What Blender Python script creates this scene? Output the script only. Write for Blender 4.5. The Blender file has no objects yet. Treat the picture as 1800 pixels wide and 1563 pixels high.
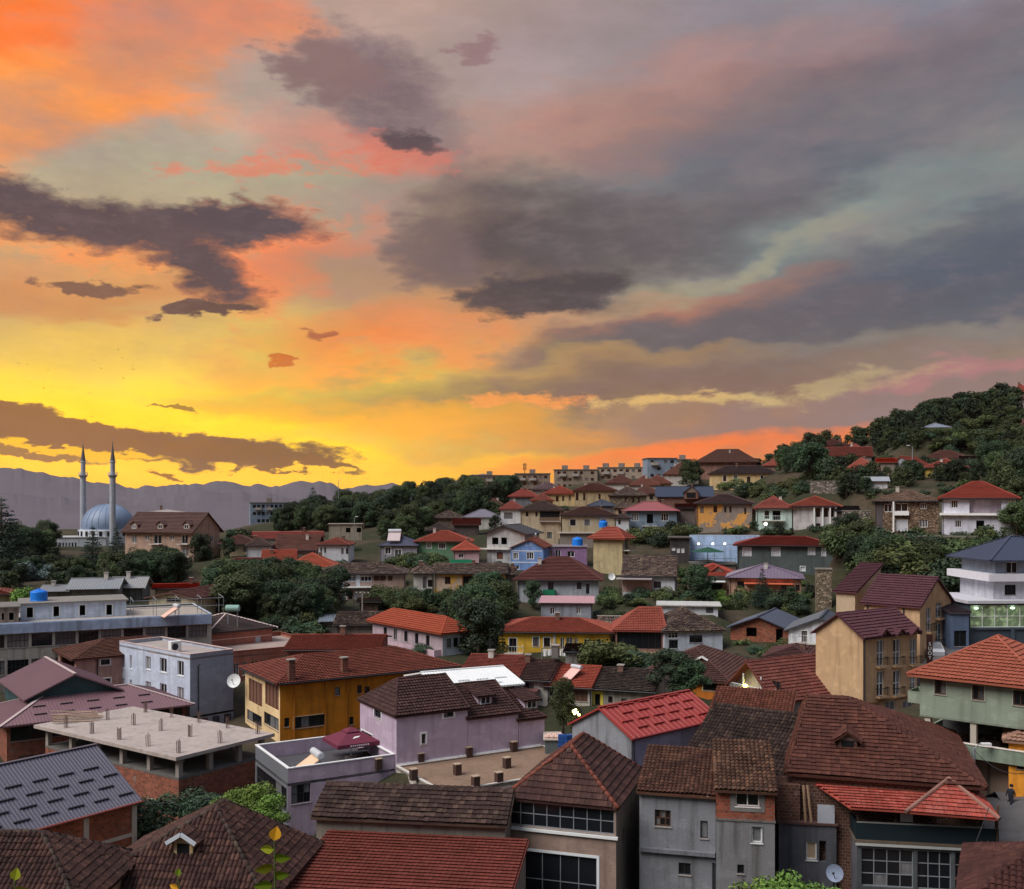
import bpy, bmesh, math, random
from mathutils import Vector, Matrix, noise

# ------------------------------------------------------------------ camera
FPX, HX, HY = 1800.0, 900.0, 880.0      # focal length (px), eye point in the 1800 x 1563 frame
CZ = 30.0                               # eye height in metres
scene = bpy.context.scene
COL = scene.collection
cam_data = bpy.data.cameras.new("camera")
cam = bpy.data.objects.new("camera", cam_data)
COL.objects.link(cam)
cam.location = (0, 0, CZ)
cam.rotation_euler = (math.radians(90), 0, 0)
cam_data.sensor_fit = 'HORIZONTAL'
cam_data.sensor_width = 36.0
cam_data.lens = 36.0 * FPX / 1800.0
cam_data.shift_y = (HY - 1563 / 2) / 1800.0
cam_data.clip_start = 0.3
cam_data.clip_end = 60000
scene.camera = cam

scene.view_settings.view_transform = 'Standard'
scene.view_settings.look = 'None'
scene.view_settings.exposure = 0.0
scene.view_settings.gamma = 1.0
scene.view_settings.use_curve_mapping = False
scene.render.engine = 'CYCLES'
scene.cycles.use_denoising = True
scene.cycles.max_bounces = 5
scene.cycles.diffuse_bounces = 3
scene.cycles.glossy_bounces = 2
scene.cycles.transmission_bounces = 3
scene.cycles.transparent_max_bounces = 6
scene.cycles.volume_bounces = 0
scene.cycles.caustics_reflective = False
scene.cycles.caustics_refractive = False


def lin(r, g, b):
    def f(c):
        c /= 255.0
        return c / 12.92 if c <= 0.04045 else ((c + 0.055) / 1.055) ** 2.4
    return (f(r), f(g), f(b), 1.0)


# ------------------------------------------------------------------ sky
SUN_AZ, SUN_EL = math.radians(-24), math.radians(3.0)   # azimuth from +Y, clockwise towards +X
world = bpy.data.worlds.new("World")
scene.world = world
world.use_nodes = True
NT = world.node_tree
NT.nodes.clear()


def nd(kind, **kw):
    n = NT.nodes.new(kind)
    for k, v in kw.items():
        setattr(n, k, v)
    return n


def put(sock, val):
    if isinstance(val, bpy.types.NodeSocket):
        NT.links.new(val, sock)
    else:
        sock.default_value = val


def mth(op, a, b=None, c=None, clamp=False):
    n = nd('ShaderNodeMath', operation=op, use_clamp=clamp)
    put(n.inputs[0], a)
    if b is not None:
        put(n.inputs[1], b)
    if c is not None:
        put(n.inputs[2], c)
    return n.outputs[0]


def mixc(f, a, b, blend='MIX'):
    n = nd('ShaderNodeMix', data_type='RGBA', blend_type=blend)
    put(n.inputs[0], f); put(n.inputs[6], a); put(n.inputs[7], b)
    return n.outputs[2]


def smooth(v, lo, hi):
    n = nd('ShaderNodeMapRange', interpolation_type='SMOOTHSTEP')
    put(n.inputs[0], v); n.inputs[1].default_value = lo; n.inputs[2].default_value = hi
    return n.outputs[0]


def ramp(v, stops, vmax):
    n = nd('ShaderNodeValToRGB')
    put(n.inputs[0], mth('DIVIDE', v, vmax, clamp=True))
    e = n.color_ramp.elements
    for i, (p, c) in enumerate(stops):
        s = e[i] if i < 2 else e.new(p / vmax)
        s.position = p / vmax
        s.color = lin(*c)
    return n.outputs[0]


tc = nd('ShaderNodeTexCoord')
DIR = tc.outputs['Generated']
sep = nd('ShaderNodeSeparateXYZ'); put(sep.inputs[0], DIR)
DX, DY, DZ = sep.outputs
AZ = mth('ARCTAN2', DX, DY)
EL = mth('ARCSINE', DZ)
U = mth('MULTIPLY', AZ, 1800.0)
V = mth('MULTIPLY', EL, 1800.0)
ELD = mth('MULTIPLY', mth('ABSOLUTE', EL), 57.29578)


def wnoise(vec, scale, detail, rough=0.55, typ='FBM', color=False):
    n = nd('ShaderNodeTexNoise', noise_dimensions='3D')
    put(n.inputs['Vector'], vec)
    n.inputs['Scale'].default_value = scale
    n.inputs['Detail'].default_value = detail
    n.inputs['Roughness'].default_value = rough
    return n.outputs['Color' if color else 'Fac']


# streaky coordinates: the vertical direction is compressed as in a layer of cloud seen edge-on
mp = nd('ShaderNodeMapping'); put(mp.inputs[0], DIR)
mp.inputs['Rotation'].default_value = (0.0, math.radians(-7), 0.0)
mp.inputs['Scale'].default_value = (1, 1, 2.6)
STREAK = mp.outputs[0]
n_soft = wnoise(STREAK, 6.0, 4.0, 0.6, color=True)
n_fine = wnoise(STREAK, 24.0, 7.0, 0.72)
n_mid = wnoise(STREAK, 9.0, 6.0, 0.64)

comb = nd('ShaderNodeCombineXYZ'); put(comb.inputs[0], U); put(comb.inputs[1], V); comb.inputs[2].default_value = 1.0
vs = nd('ShaderNodeVectorMath', operation='SUBTRACT'); put(vs.inputs[0], n_soft); vs.inputs[1].default_value = (0.5, 0.5, 0.5)
vm = nd('ShaderNodeVectorMath', operation='MULTIPLY'); put(vm.inputs[0], vs.outputs[0]); vm.inputs[1].default_value = (520, 210, 0)
va = nd('ShaderNodeVectorMath', operation='ADD'); put(va.inputs[0], comb.outputs[0]); put(va.inputs[1], vm.outputs[0])
vm2 = nd('ShaderNodeVectorMath', operation='MULTIPLY'); put(vm2.inputs[0], vs.outputs[0]); vm2.inputs[1].default_value = (230, 90, 0)
va2 = nd('ShaderNodeVectorMath', operation='ADD'); put(va2.inputs[0], comb.outputs[0]); put(va2.inputs[1], vm2.outputs[0])
n_curl = wnoise(STREAK, 30.0, 4.0, 0.6, color=True)
vs3 = nd('ShaderNodeVectorMath', operation='SUBTRACT'); put(vs3.inputs[0], n_curl); vs3.inputs[1].default_value = (0.5, 0.5, 0.5)
vm3 = nd('ShaderNodeVectorMath', operation='MULTIPLY'); put(vm3.inputs[0], vs3.outputs[0]); vm3.inputs[1].default_value = (110, 52, 0)
va3 = nd('ShaderNodeVectorMath', operation='ADD'); put(va3.inputs[0], va2.outputs[0]); put(va3.inputs[1], vm3.outputs[0])
P_WIDE, P_FINE = va.outputs[0], va3.outputs[0]

# clear sky behind the clouds: the Nishita sky sets the tint far from the sunset
sky = nd('ShaderNodeTexSky', sky_type='NISHITA')
sky.sun_disc = False
sky.sun_elevation = SUN_EL
sky.sun_rotation = SUN_AZ
sky.air_density = 1.6
sky.dust_density = 2.5

to_sun = ramp(ELD, [(0, (255, 184, 0)), (2.0, (255, 196, 0)), (4.2, (255, 216, 22)), (6.2, (252, 220, 74)), (9, (230, 192, 108)),
                    (13, (206, 178, 130)), (17, (190, 184, 158)), (22, (196, 182, 166)), (27, (200, 168, 152)), (48, (170, 174, 190)),
                    (90, (178, 192, 214))], 90.0)
away = ramp(ELD, [(0, (240, 130, 50)), (2.2, (238, 142, 66)), (4.2, (203, 150, 112)), (6.5, (170, 144, 124)), (10, (130, 128, 126)),
                  (15, (130, 142, 146)), (20, (134, 142, 150)), (27, (144, 144, 158)), (48, (160, 170, 190)), (90, (178, 192, 214))], 90.0)
hl = mth('SQRT', mth('ADD', mth('MULTIPLY', DX, DX), mth('ADD', mth('MULTIPLY', DY, DY), 1e-4)))
hc = mth('DIVIDE', mth('ADD', mth('MULTIPLY', DX, math.sin(SUN_AZ)), mth('MULTIPLY', DY, math.cos(SUN_AZ))), hl)
col = mixc(smooth(hc, 0.98, 0.80), to_sun, away)
col_clear = col


def uv_of(px, py):
    az = math.atan((px - HX) / FPX)
    el = math.atan((HY - py) / FPX * math.cos(az))
    return az * 1800, el * 1800


def cloud(px, py, rx, ry, rot, rgb, op, lo, hi, wide=True, k=0.9):
    """an uneven soft-edged cloud patch centred on one direction of the sky"""
    global col
    if wide:
        lo, hi = lo - .12, hi + .3
    u, v = uv_of(px, py)
    c, s = math.cos(math.radians(rot)), math.sin(math.radians(rot))
    q = []
    for ax, ay, r in ((c, s, rx), (-s, c, ry)):
        n = nd('ShaderNodeVectorMath', operation='DOT_PRODUCT')
        put(n.inputs[0], P_WIDE if wide else P_FINE)
        n.inputs[1].default_value = (ax / r, ay / r, -(ax * u + ay * v) / r)
        q.append(n.outputs['Value'])
    r2 = mth('MULTIPLY_ADD', q[0], q[0], mth('MULTIPLY', q[1], q[1]))
    g = op / (hi - lo)
    nz = mth('MULTIPLY_ADD', n_mid if wide else n_fine, k * g, (0.75 - 0.5 * k - lo) * g)
    f = mth('MULTIPLY_ADD', r2, -0.75 * g, nz)
    n = nd('ShaderNodeClamp'); put(n.inputs[0], f); n.inputs[2].default_value = op
    col = mixc(n.outputs[0], col, lin(*rgb))


CORAL, SLATE = (238, 140, 110), (88, 81, 94)
# high veils
cloud(760, 90, 520, 190, 0, (204, 172, 162), .75, -.3, .7, True, 1.3)
cloud(820, 300, 300, 120, -10, (186, 164, 154), .7, -.3, .7, True, 1.4)
cloud(1330, 40, 560, 110, 4, (158, 150, 166), .6, -.3, .7, True, 1.2)
cloud(1100, 215, 430, 66, 14, (196, 142, 128), .85, -.4, .7, True, 1.5)
cloud(1520, 140, 420, 60, 8, (140, 118, 124), .85, -.4, .6, True, 1.5)
cloud(1400, 270, 430, 100, 10, (112, 112, 124), .85, -.4, .6, True, 1.4)
cloud(1500, 385, 460, 64, 12, (142, 154, 152), .85, -.4, .6, True, 1.4)
# orange bank at the upper left
cloud(60, 70, 440, 165, 22, (255, 142, 76), .95, -.1, .5, True, 1.1)
cloud(-20, 30, 230, 130, 30, (255, 128, 26), .95, -.4, .7, True, 1.4)
cloud(20, 195, 360, 60, 24, (255, 164, 82), .95, -.3, .5, True, 1.2)
cloud(300, 40, 200, 60, 12, (236, 148, 112), .7, -.3, .6, True, 1.6)
# thin grey-mauve veil with gaps, drawn out along the wind
nsep = nd('ShaderNodeSeparateColor'); put(nsep.inputs[0], n_soft)
veil = mth('MULTIPLY', mth('MULTIPLY_ADD', nsep.outputs[2], 3.2, -1.25, clamp=True), mth('MULTIPLY', smooth(EL, .07, .17), .62))
col = mixc(veil, col, lin(160, 144, 142))
# warm zone in the middle
cloud(170, 490, 250, 60, 2, (228, 156, 100), .65, -.4, .6, True, 1.5)
cloud(110, 520, 160, 34, 4, (206, 140, 92), .7, -.4, .6, True, 1.8)
cloud(640, 400, 240, 95, 15, (174, 152, 144), .8, -.3, .6, True, 1.4)
cloud(500, 450, 130, 44, 24, (255, 136, 84), .85, -.4, .6, True, 1.5)
cloud(620, 612, 230, 46, 10, (255, 136, 62), .9, -.4, .6, True, 1.5)
cloud(720, 470, 240, 90, 10, (182, 140, 120), .8, -.4, .6, True, 1.4)
cloud(760, 560, 200, 36, 10, (214, 150, 104), .7, -.4, .6, True, 1.6)
cloud(1060, 566, 330, 34, 8, (238, 150, 100), .85, -.4, .6, True, 1.5)
cloud(280, 610, 280, 46, 2, (222, 190, 104), .65, -.4, .7, True, 1.6)
# grey layers
cloud(1640, 520, 640, 84, 6, (100, 104, 118), .97, -.2, .5, True, 1.1)
cloud(1750, 470, 260, 70, 8, (94, 104, 122), .8, -.3, .6, True, 1.2)
cloud(1250, 585, 420, 38, 6, (116, 108, 114), .9, -.3, .5, True, 1.3)
cloud(1170, 505, 260, 24, 18, (184, 174, 142), .55, -.4, .5, True, 1.5)
cloud(1010, 640, 300, 22, 2, (204, 162, 104), .75, -.4, .5, True, 1.6)
cloud(1540, 612, 260, 18, 4, (150, 142, 134), .8, -.4, .5, True, 1.6)
cloud(1010, 682, 560, 44, 2, (140, 114, 106), .97, -.25, .5, True, 1.2)
cloud(1250, 742, 620, 40, 2, (164, 132, 118), .9, -.4, .6, True, 1.3)
cloud(1650, 715, 380, 60, 8, (150, 132, 134), .8, -.4, .6, True, 1.3)
cloud(1740, 655, 190, 16, 10, (190, 134, 138), .85, -.4, .5, True, 1.5)
cloud(740, 735, 300, 30, -4, (240, 162, 50), .8, -.4, .5, True, 1.4)
cloud(1190, 704, 190, 14, 1, (240, 200, 124), .75, -.1, .7, False, 4.0)
cloud(1440, 684, 220, 20, 6, (200, 180, 132), .65, -.1, .8, False, 3.6)
cloud(900, 706, 120, 16, 2, (250, 162, 84), .9, -.1, .7, False, 3.6)
cloud(1230, 796, 340, 26, 6, (255, 134, 48), .95, -.4, .5, True, 1.2)
# middle cloud
cloud(940, 425, 250, 112, -4, (98, 88, 94), .97, -.15, .4, True, 1.2)
cloud(1180, 385, 250, 56, 8, (112, 106, 112), .85, -.4, .6, True, 1.4)
cloud(960, 515, 150, 38, 8, (88, 80, 88), .95, -.15, .3, False, 1.0)
cloud(760, 440, 90, 60, -20, (124, 108, 110), .8, -.4, .5, False, 1.8)
# mauve cloud with coral underside
cloud(600, 255, 160, 50, -14, (236, 150, 126), .65, -.4, .6, True, 1.5)
cloud(530, 296, 170, 30, 8, CORAL, .75, .0, .9, False, 6.0)
cloud(665, 168, 165, 68, -24, (134, 114, 122), .92, -.4, .7, False, 2.0)
cloud(560, 120, 80, 40, -20, (150, 122, 122), .85, -.4, .5, False, 2.0)
cloud(700, 268, 120, 36, -12, (224, 132, 112), .75, -.1, .7, False, 4.5)
cloud(728, 246, 60, 22, -14, (104, 88, 96), .97, -.2, .4, False, 1.6)
cloud(848, 82, 60, 26, 10, (160, 130, 132), .9, 0.0, .5, False, 3.6)
# dark cloud on the left, lit along its lower edge
cloud(100, 400, 280, 50, -9, (255, 158, 84), .7, -.1, .6, False, 2.6)
cloud(400, 410, 180, 42, 8, (255, 146, 84), .75, -.1, .6, False, 2.6)
cloud(385, 492, 110, 70, -28, (255, 142, 80), .7, -.1, .6, False, 2.4)
cloud(110, 378, 265, 42, -9, SLATE, 1, -.2, .5, False, 1.6)
cloud(390, 396, 160, 32, 3, SLATE, 1, -.2, .5, False, 1.6)
cloud(362, 478, 92, 60, -28, SLATE, 1, -.2, .5, False, 1.5)
cloud(345, 546, 76, 11, 6, (98, 82, 86), 1, -.15, .3, False, 1.8)
cloud(160, 498, 66, 12, -4, (120, 94, 88), .95, -.1, .35, False, 2.6)
cloud(552, 600, 34, 12, 3, (180, 106, 80), .9, -.1, .4, False, 2.6)
cloud(475, 628, 36, 6, 0, (206, 106, 48), .9, -.1, .4, False, 2.2)
cloud(340, 718, 50, 5.5, -7, (136, 104, 66), 1, -.1, .3, False, 1.6)
thin_v = mth('MULTIPLY', mth('MULTIPLY_ADD', n_fine, 4.0, -2.0, clamp=True), mth('MULTIPLY', smooth(EL, .05, .14), .28))
col = mixc(thin_v, col, lin(150, 128, 128))
# the glow is strongest low down where the sun has set
low = mth('MULTIPLY', smooth(EL, .17, .01), smooth(hc, .86, .99))
col = mixc(mth('MULTIPLY', low, .30), col, lin(255, 225, 0), 'ADD')
# bank low over the mountains
cloud(170, 770, 410, 33, -5, (134, 106, 78), 1, -.08, .16, False, 1.2)
cloud(420, 800, 190, 22, -7, (138, 106, 66), 1, -.1, .25, False, 2.0)
cloud(545, 826, 110, 9, -4, (146, 106, 52), .95, -.1, .3, False, 2.4)
cloud(110, 793, 180, 8, -3, (255, 204, 16), 1, -.25, .3, False, 2.4)
cloud(30, 801, 130, 8, -3, (136, 108, 80), .9, -.1, .3, False, 2.0)
cloud(290, 837, 26, 4, 0, (146, 104, 40), .9, -.1, .3, False, 2.6)

# fine streaks over everything
n_thin = wnoise(STREAK, 6.0, 3.0, 0.6)


def backdrop(c, streak):
    gm = nd('ShaderNodeGamma'); put(gm.inputs[0], c); gm.inputs[1].default_value = 1.16
    hs_ = nd('ShaderNodeHueSaturation'); hs_.inputs['Saturation'].default_value = 0.98; put(hs_.inputs['Color'], gm.outputs[0])
    c = hs_.outputs[0]
    v = nd('ShaderNodeVectorMath', operation='SCALE'); put(v.inputs[0], c); put(v.inputs[3], streak)
    b = nd('ShaderNodeBackground'); put(b.inputs[0], v.outputs[0]); b.inputs[1].default_value = 1.0
    return b.outputs[0]


# the cloud bank lies in the sunset quarter; the rest of the sky is the same thin veil without it
quarter = mth('MULTIPLY', smooth(hc, 0.30, 0.42), smooth(EL, 0.80, 0.62))
quarter = mth('MULTIPLY', quarter, smooth(EL, -0.12, -0.10))
bg_far = backdrop(col_clear, mth('MULTIPLY_ADD', n_thin, 0.30, 0.85))
bg_cloud = backdrop(col, mth('MULTIPLY_ADD', n_mid, 0.42, mth('MULTIPLY_ADD', n_fine, 0.30, 0.62)))
mxs = nd('ShaderNodeMixShader'); NT.links.new(quarter, mxs.inputs[0]); NT.links.new(bg_far, mxs.inputs[1]); NT.links.new(bg_cloud, mxs.inputs[2])
bg2 = nd('ShaderNodeBackground'); put(bg2.inputs[0], sky.outputs[0]); bg2.inputs[1].default_value = 0.006
add = nd('ShaderNodeAddShader'); NT.links.new(mxs.outputs[0], add.inputs[0]); NT.links.new(bg2.outputs[0], add.inputs[1])
wo = nd('ShaderNodeOutputWorld'); NT.links.new(add.outputs[0], wo.inputs[0])
world.cycles.sampling_method = 'MANUAL'
world.cycles.sample_map_resolution = 256

# added fill: broad warm sun lamp, high behind the viewer's left, brightening the fronts
fill_sun_data = bpy.data.lights.new("fill_sun", 'SUN')
fill_sun = bpy.data.objects.new("fill_sun", fill_sun_data)
COL.objects.link(fill_sun)
fill_sun_data.energy = 3.4
fill_sun_data.angle = math.radians(40)
fill_sun_data.color = (1.0, 0.945, 0.88)
SUN_LAMP_EL, SUN_LAMP_AZ = math.radians(50), math.radians(-122)
sdir = Vector((math.sin(SUN_LAMP_AZ) * math.cos(SUN_LAMP_EL), math.cos(SUN_LAMP_AZ) * math.cos(SUN_LAMP_EL), math.sin(SUN_LAMP_EL)))
fill_sun.rotation_euler = sdir.to_track_quat('Z', 'Y').to_euler()

# ------------------------------------------------------------------ helpers
RND = random.Random(11)
KALB = 1.3          # photo colour -> surface colour under this light
KTILE = 0.85         # the same for roof tiles
HAZE = 0.000014      # density of the evening air


def alb(rgb, k=None):
    k = KALB if k is None else k
    return tuple(min(0.82, c * k) for c in lin(*rgb)[:3]) + (1.0,)


def P(px, py, d):
    return Vector(((px - HX) / FPX * d, d, CZ + (HY - py) / FPX * d))


def PX(p):
    return HX + FPX * p.x / p.y, HY - FPX * (p.z - CZ) / p.y


class MB:
    """collects faces of one mesh"""
    def __init__(self):
        self.v, self.f, self.uv = [], [], []

    def poly(self, pts, uv=None):
        i = len(self.v)
        self.v.extend([tuple(p) for p in pts])
        self.f.append(tuple(range(i, i + len(pts))))
        self.uv.append(uv or [(0.0, 0.0)] * len(pts))

    def box(self, x0, y0, z0, x1, y1, z1):
        if x1 < x0: x0, x1 = x1, x0
        if y1 < y0: y0, y1 = y1, y0
        if z1 < z0: z0, z1 = z1, z0
        i = len(self.v)
        self.v += [(x0, y0, z0), (x1, y0, z0), (x1, y1, z0), (x0, y1, z0), (x0, y0, z1), (x1, y0, z1), (x1, y1, z1), (x0, y1, z1)]
        w, l, h = x1 - x0, y1 - y0, z1 - z0
        for q, a, b in (((0, 3, 2, 1), l, w), ((4, 5, 6, 7), w, l), ((0, 1, 5, 4), w, h), ((1, 2, 6, 5), l, h), ((2, 3, 7, 6), w, h), ((3, 0, 4, 7), l, h)):
            self.f.append(tuple(i + k for k in q))
            self.uv.append([(0, 0), (a, 0), (a, b), (0, b)])

    def bar(self, p, q, w, h=None, up=(0, 0, 1)):
        p, q = Vector(p), Vector(q)
        h = w if h is None else h
        t = (q - p).normalized()
        s = t.cross(Vector(up))
        if s.length < 1e-4:
            s = t.cross(Vector((1, 0, 0)))
        s.normalize()
        n = s.cross(t)
        c = [p + s * a * w / 2 + n * b * h / 2 for a, b in ((-1, -1), (1, -1), (1, 1), (-1, 1))]
        e = [x + (q - p) for x in c]
        L = (q - p).length
        for k in range(4):
            m = (k + 1) % 4
            self.poly([c[k], c[m], e[m], e[k]], [(0, 0), (w, 0), (w, L), (0, L)])
        self.poly(c[::-1]); self.poly(e)

    def tube(self, pts, rad, n=8, cap=True):
        pts = [Vector(p) for p in pts]
        rs = rad if isinstance(rad, (list, tuple)) else [rad] * len(pts)
        rings = []
        ref = Vector((0.31, 0.17, 0.93))
        for i, p in enumerate(pts):
            t = (pts[min(i + 1, len(pts) - 1)] - pts[max(i - 1, 0)]).normalized()
            s = t.cross(ref)
            if s.length < 0.05:
                s = t.cross(Vector((1, 0, 0)))
            s.normalize(); m = t.cross(s)
            b = len(self.v)
            for k in range(n):
                a = 2 * math.pi * k / n
                self.v.append(tuple(p + (s * math.cos(a) + m * math.sin(a)) * rs[i]))
            rings.append(b)
        for i in range(len(rings) - 1):
            for k in range(n):
                m = (k + 1) % n
                self.f.append((rings[i] + k, rings[i] + m, rings[i + 1] + m, rings[i + 1] + k))
                self.uv.append([(k, i), (k + 1, i), (k + 1, i + 1), (k, i + 1)])
        if cap:
            self.f.append(tuple(rings[0] + k for k in range(n))[::-1]); self.uv.append([(0, 0)] * n)
            self.f.append(tuple(rings[-1] + k for k in range(n))); self.uv.append([(0, 0)] * n)

    def lathe(self, prof, cx=0, cy=0, n=16, z=0):
        """prof: list of (radius, height)"""
        b = len(self.v)
        for r, h in prof:
            for k in range(n):
                a = 2 * math.pi * k / n
                self.v.append((cx + r * math.cos(a), cy + r * math.sin(a), z + h))
        for i in range(len(prof) - 1):
            for k in range(n):
                m = (k + 1) % n
                self.f.append((b + i * n + k, b + i * n + m, b + (i + 1) * n + m, b + (i + 1) * n + k))
                self.uv.append([(k, i), (k + 1, i), (k + 1, i + 1), (k, i + 1)])

    def mesh(self, name, mat, smooth=False):
        me = bpy.data.meshes.new(name)
        me.from_pydata(self.v, [], self.f)
        lay = me.uv_layers.new(name="uv")
        flat = []
        for u in self.uv:
            for a, b in u:
                flat.append(a); flat.append(b)
        if len(flat) == 2 * len(me.loops):
            lay.data.foreach_set("uv", flat)
        if mat:
            me.materials.append(mat)
        if smooth:
            me.polygons.foreach_set("use_smooth", [True] * len(me.polygons))
        return me

    def build(self, name, mat, parent=None, smooth=False, kind=None):
        if not self.f:
            return None
        o = bpy.data.objects.new(name, self.mesh(name, mat, smooth))
        COL.objects.link(o)
        o.parent = parent
        if kind:
            o["kind"] = kind
        return o


def tag(o, label, cat, group=None):
    o["label"] = label
    o["category"] = cat
    if group:
        o["group"] = group
    return o


def thing(name, label, cat, loc=(0, 0, 0), rz=0.0, group=None):
    o = bpy.data.objects.new(name, None)
    COL.objects.link(o)
    o.location = loc
    o.rotation_euler = (0, 0, rz)
    o.empty_display_size = 0.3
    return tag(o, label, cat, group)


def copy_obj(o, parent=None):
    c = o.copy()
    COL.objects.link(c)
    c.parent = parent
    return c


def copy_tree(o, parent=None):
    c = copy_obj(o, parent)
    for ch in list(o.children):
        copy_tree(ch, c)
    return c


# ------------------------------------------------------------------ materials
class Mat:
    """small node-building helper"""
    def __init__(self, name):
        self.m = bpy.data.materials.new(name)
        self.m.use_nodes = True
        self.t = self.m.node_tree
        self.b = self.t.nodes["Principled BSDF"]
        self.b.inputs["Roughness"].default_value = 0.85
        self.b.inputs["Specular IOR Level"].default_value = 0.25

    def n(self, kind, **kw):
        x = self.t.nodes.new(kind)
        for k, v in kw.items():
            setattr(x, k, v)
        return x

    def put(self, sock, val):
        if isinstance(val, bpy.types.NodeSocket):
            self.t.links.new(val, sock)
        else:
            sock.default_value = val

    def math(self, op, a, b=0.0, c=0.0, clamp=False):
        x = self.n('ShaderNodeMath', operation=op, use_clamp=clamp)
        for s, v in zip(x.inputs, (a, b, c)):
            self.put(s, v)
        return x.outputs[0]

    def pos(self, scale=(1, 1, 1)):
        g = self.n('ShaderNodeNewGeometry')
        if scale == (1, 1, 1):
            return g.outputs['Position']
        v = self.n('ShaderNodeVectorMath', operation='MULTIPLY')
        self.put(v.inputs[0], g.outputs['Position']); v.inputs[1].default_value = scale
        return v.outputs[0]

    def uv(self, scale=(1, 1, 1)):
        g = self.n('ShaderNodeTexCoord')
        v = self.n('ShaderNodeVectorMath', operation='MULTIPLY')
        self.put(v.inputs[0], g.outputs['UV']); v.inputs[1].default_value = scale
        return v.outputs[0]

    def noise(self, vec, scale, detail=3.0, rough=0.6):
        x = self.n('ShaderNodeTexNoise')
        self.put(x.inputs['Vector'], vec)
        x.inputs['Scale'].default_value = scale
        x.inputs['Detail'].default_value = detail
        x.inputs['Roughness'].default_value = rough
        return x.outputs['Fac']

    def rng(self, v, a, b, c=0.0, d=1.0, smooth=True):
        x = self.n('ShaderNodeMapRange', interpolation_type='SMOOTHSTEP' if smooth else 'LINEAR')
        self.put(x.inputs[0], v)
        for s, k in zip(x.inputs[1:5], (a, b, c, d)):
            s.default_value = k
        return x.outputs[0]

    def mix(self, f, a, b, blend='MIX'):
        x = self.n('ShaderNodeMix', data_type='RGBA', blend_type=blend)
        self.put(x.inputs[0], f); self.put(x.inputs[6], a); self.put(x.inputs[7], b)
        return x.outputs[2]

    def scale(self, c, f):
        v = self.n('ShaderNodeVectorMath', operation='SCALE')
        self.put(v.inputs[0], c[:3] if isinstance(c, tuple) else c); self.put(v.inputs[3], f)
        return v.outputs[0]

    def bump(self, h, dist, strength=1.0):
        x = self.n('ShaderNodeBump')
        self.put(x.inputs['Height'], h)
        x.inputs['Distance'].default_value = dist
        x.inputs['Strength'].default_value = strength
        self.put(self.b.inputs['Normal'], x.outputs[0])

    def base(self, c):
        self.put(self.b.inputs['Base Color'], c)


_mats = {}


def cached(fn):
    def w(*a):
        key = (fn.__name__,) + a
        if key not in _mats:
            _mats[key] = fn(*a)
        return _mats[key]
    return w


@cached
def plaster(rgb, stain=0.5, bump=0.01):
    m = Mat("plaster")
    c = alb(rgb)
    big = m.noise(m.pos(), 0.45, 5.0, 0.65)
    strk = m.noise(m.pos((1.6, 1.6, 0.14)), 1.0, 4.0, 0.6)
    k = m.math('MULTIPLY_ADD', big, 0.5, 0.75)
    col_ = m.scale(c, k)
    f = m.math('MULTIPLY', m.rng(strk, 0.46, 0.70), min(0.85, 0.25 + 0.75 * stain))
    dirt = tuple(x * y for x, y in zip(c[:3], (0.50, 0.47, 0.44))) + (1,)
    pat = m.noise(m.pos((1, 1, 1.3)), 0.8, 2.0, 0.5)
    col_ = m.scale(col_, m.rng(pat, 0.56, 0.575, 1.0, 1.13))
    col_ = m.mix(f, col_, dirt)
    m.base(col_)
    m.b.inputs["Roughness"].default_value = 0.92
    m.bump(m.noise(m.pos(), 9.0, 3.0), bump * 2)
    return m.m


@cached
def peeling(rgb, rgb2, amount=0.5, scale=0.45):
    """paint come away in patches from the render beneath"""
    m = Mat("peeling_paint")
    big = m.noise(m.pos(), scale, 6.0, 0.62)
    fine = m.noise(m.pos((1, 1, 0.4)), 2.2, 4.0)
    a = m.scale(alb(rgb), m.math('MULTIPLY_ADD', fine, 0.5, 0.75))
    b = m.scale(alb(rgb2), m.math('MULTIPLY_ADD', fine, 0.8, 0.6))
    f = m.rng(big, 0.62 - 0.25 * amount, 0.65 - 0.25 * amount)
    m.base(m.mix(f, a, b))
    m.b.inputs["Roughness"].default_value = 0.93
    m.bump(f, -0.02)
    return m.m


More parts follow.
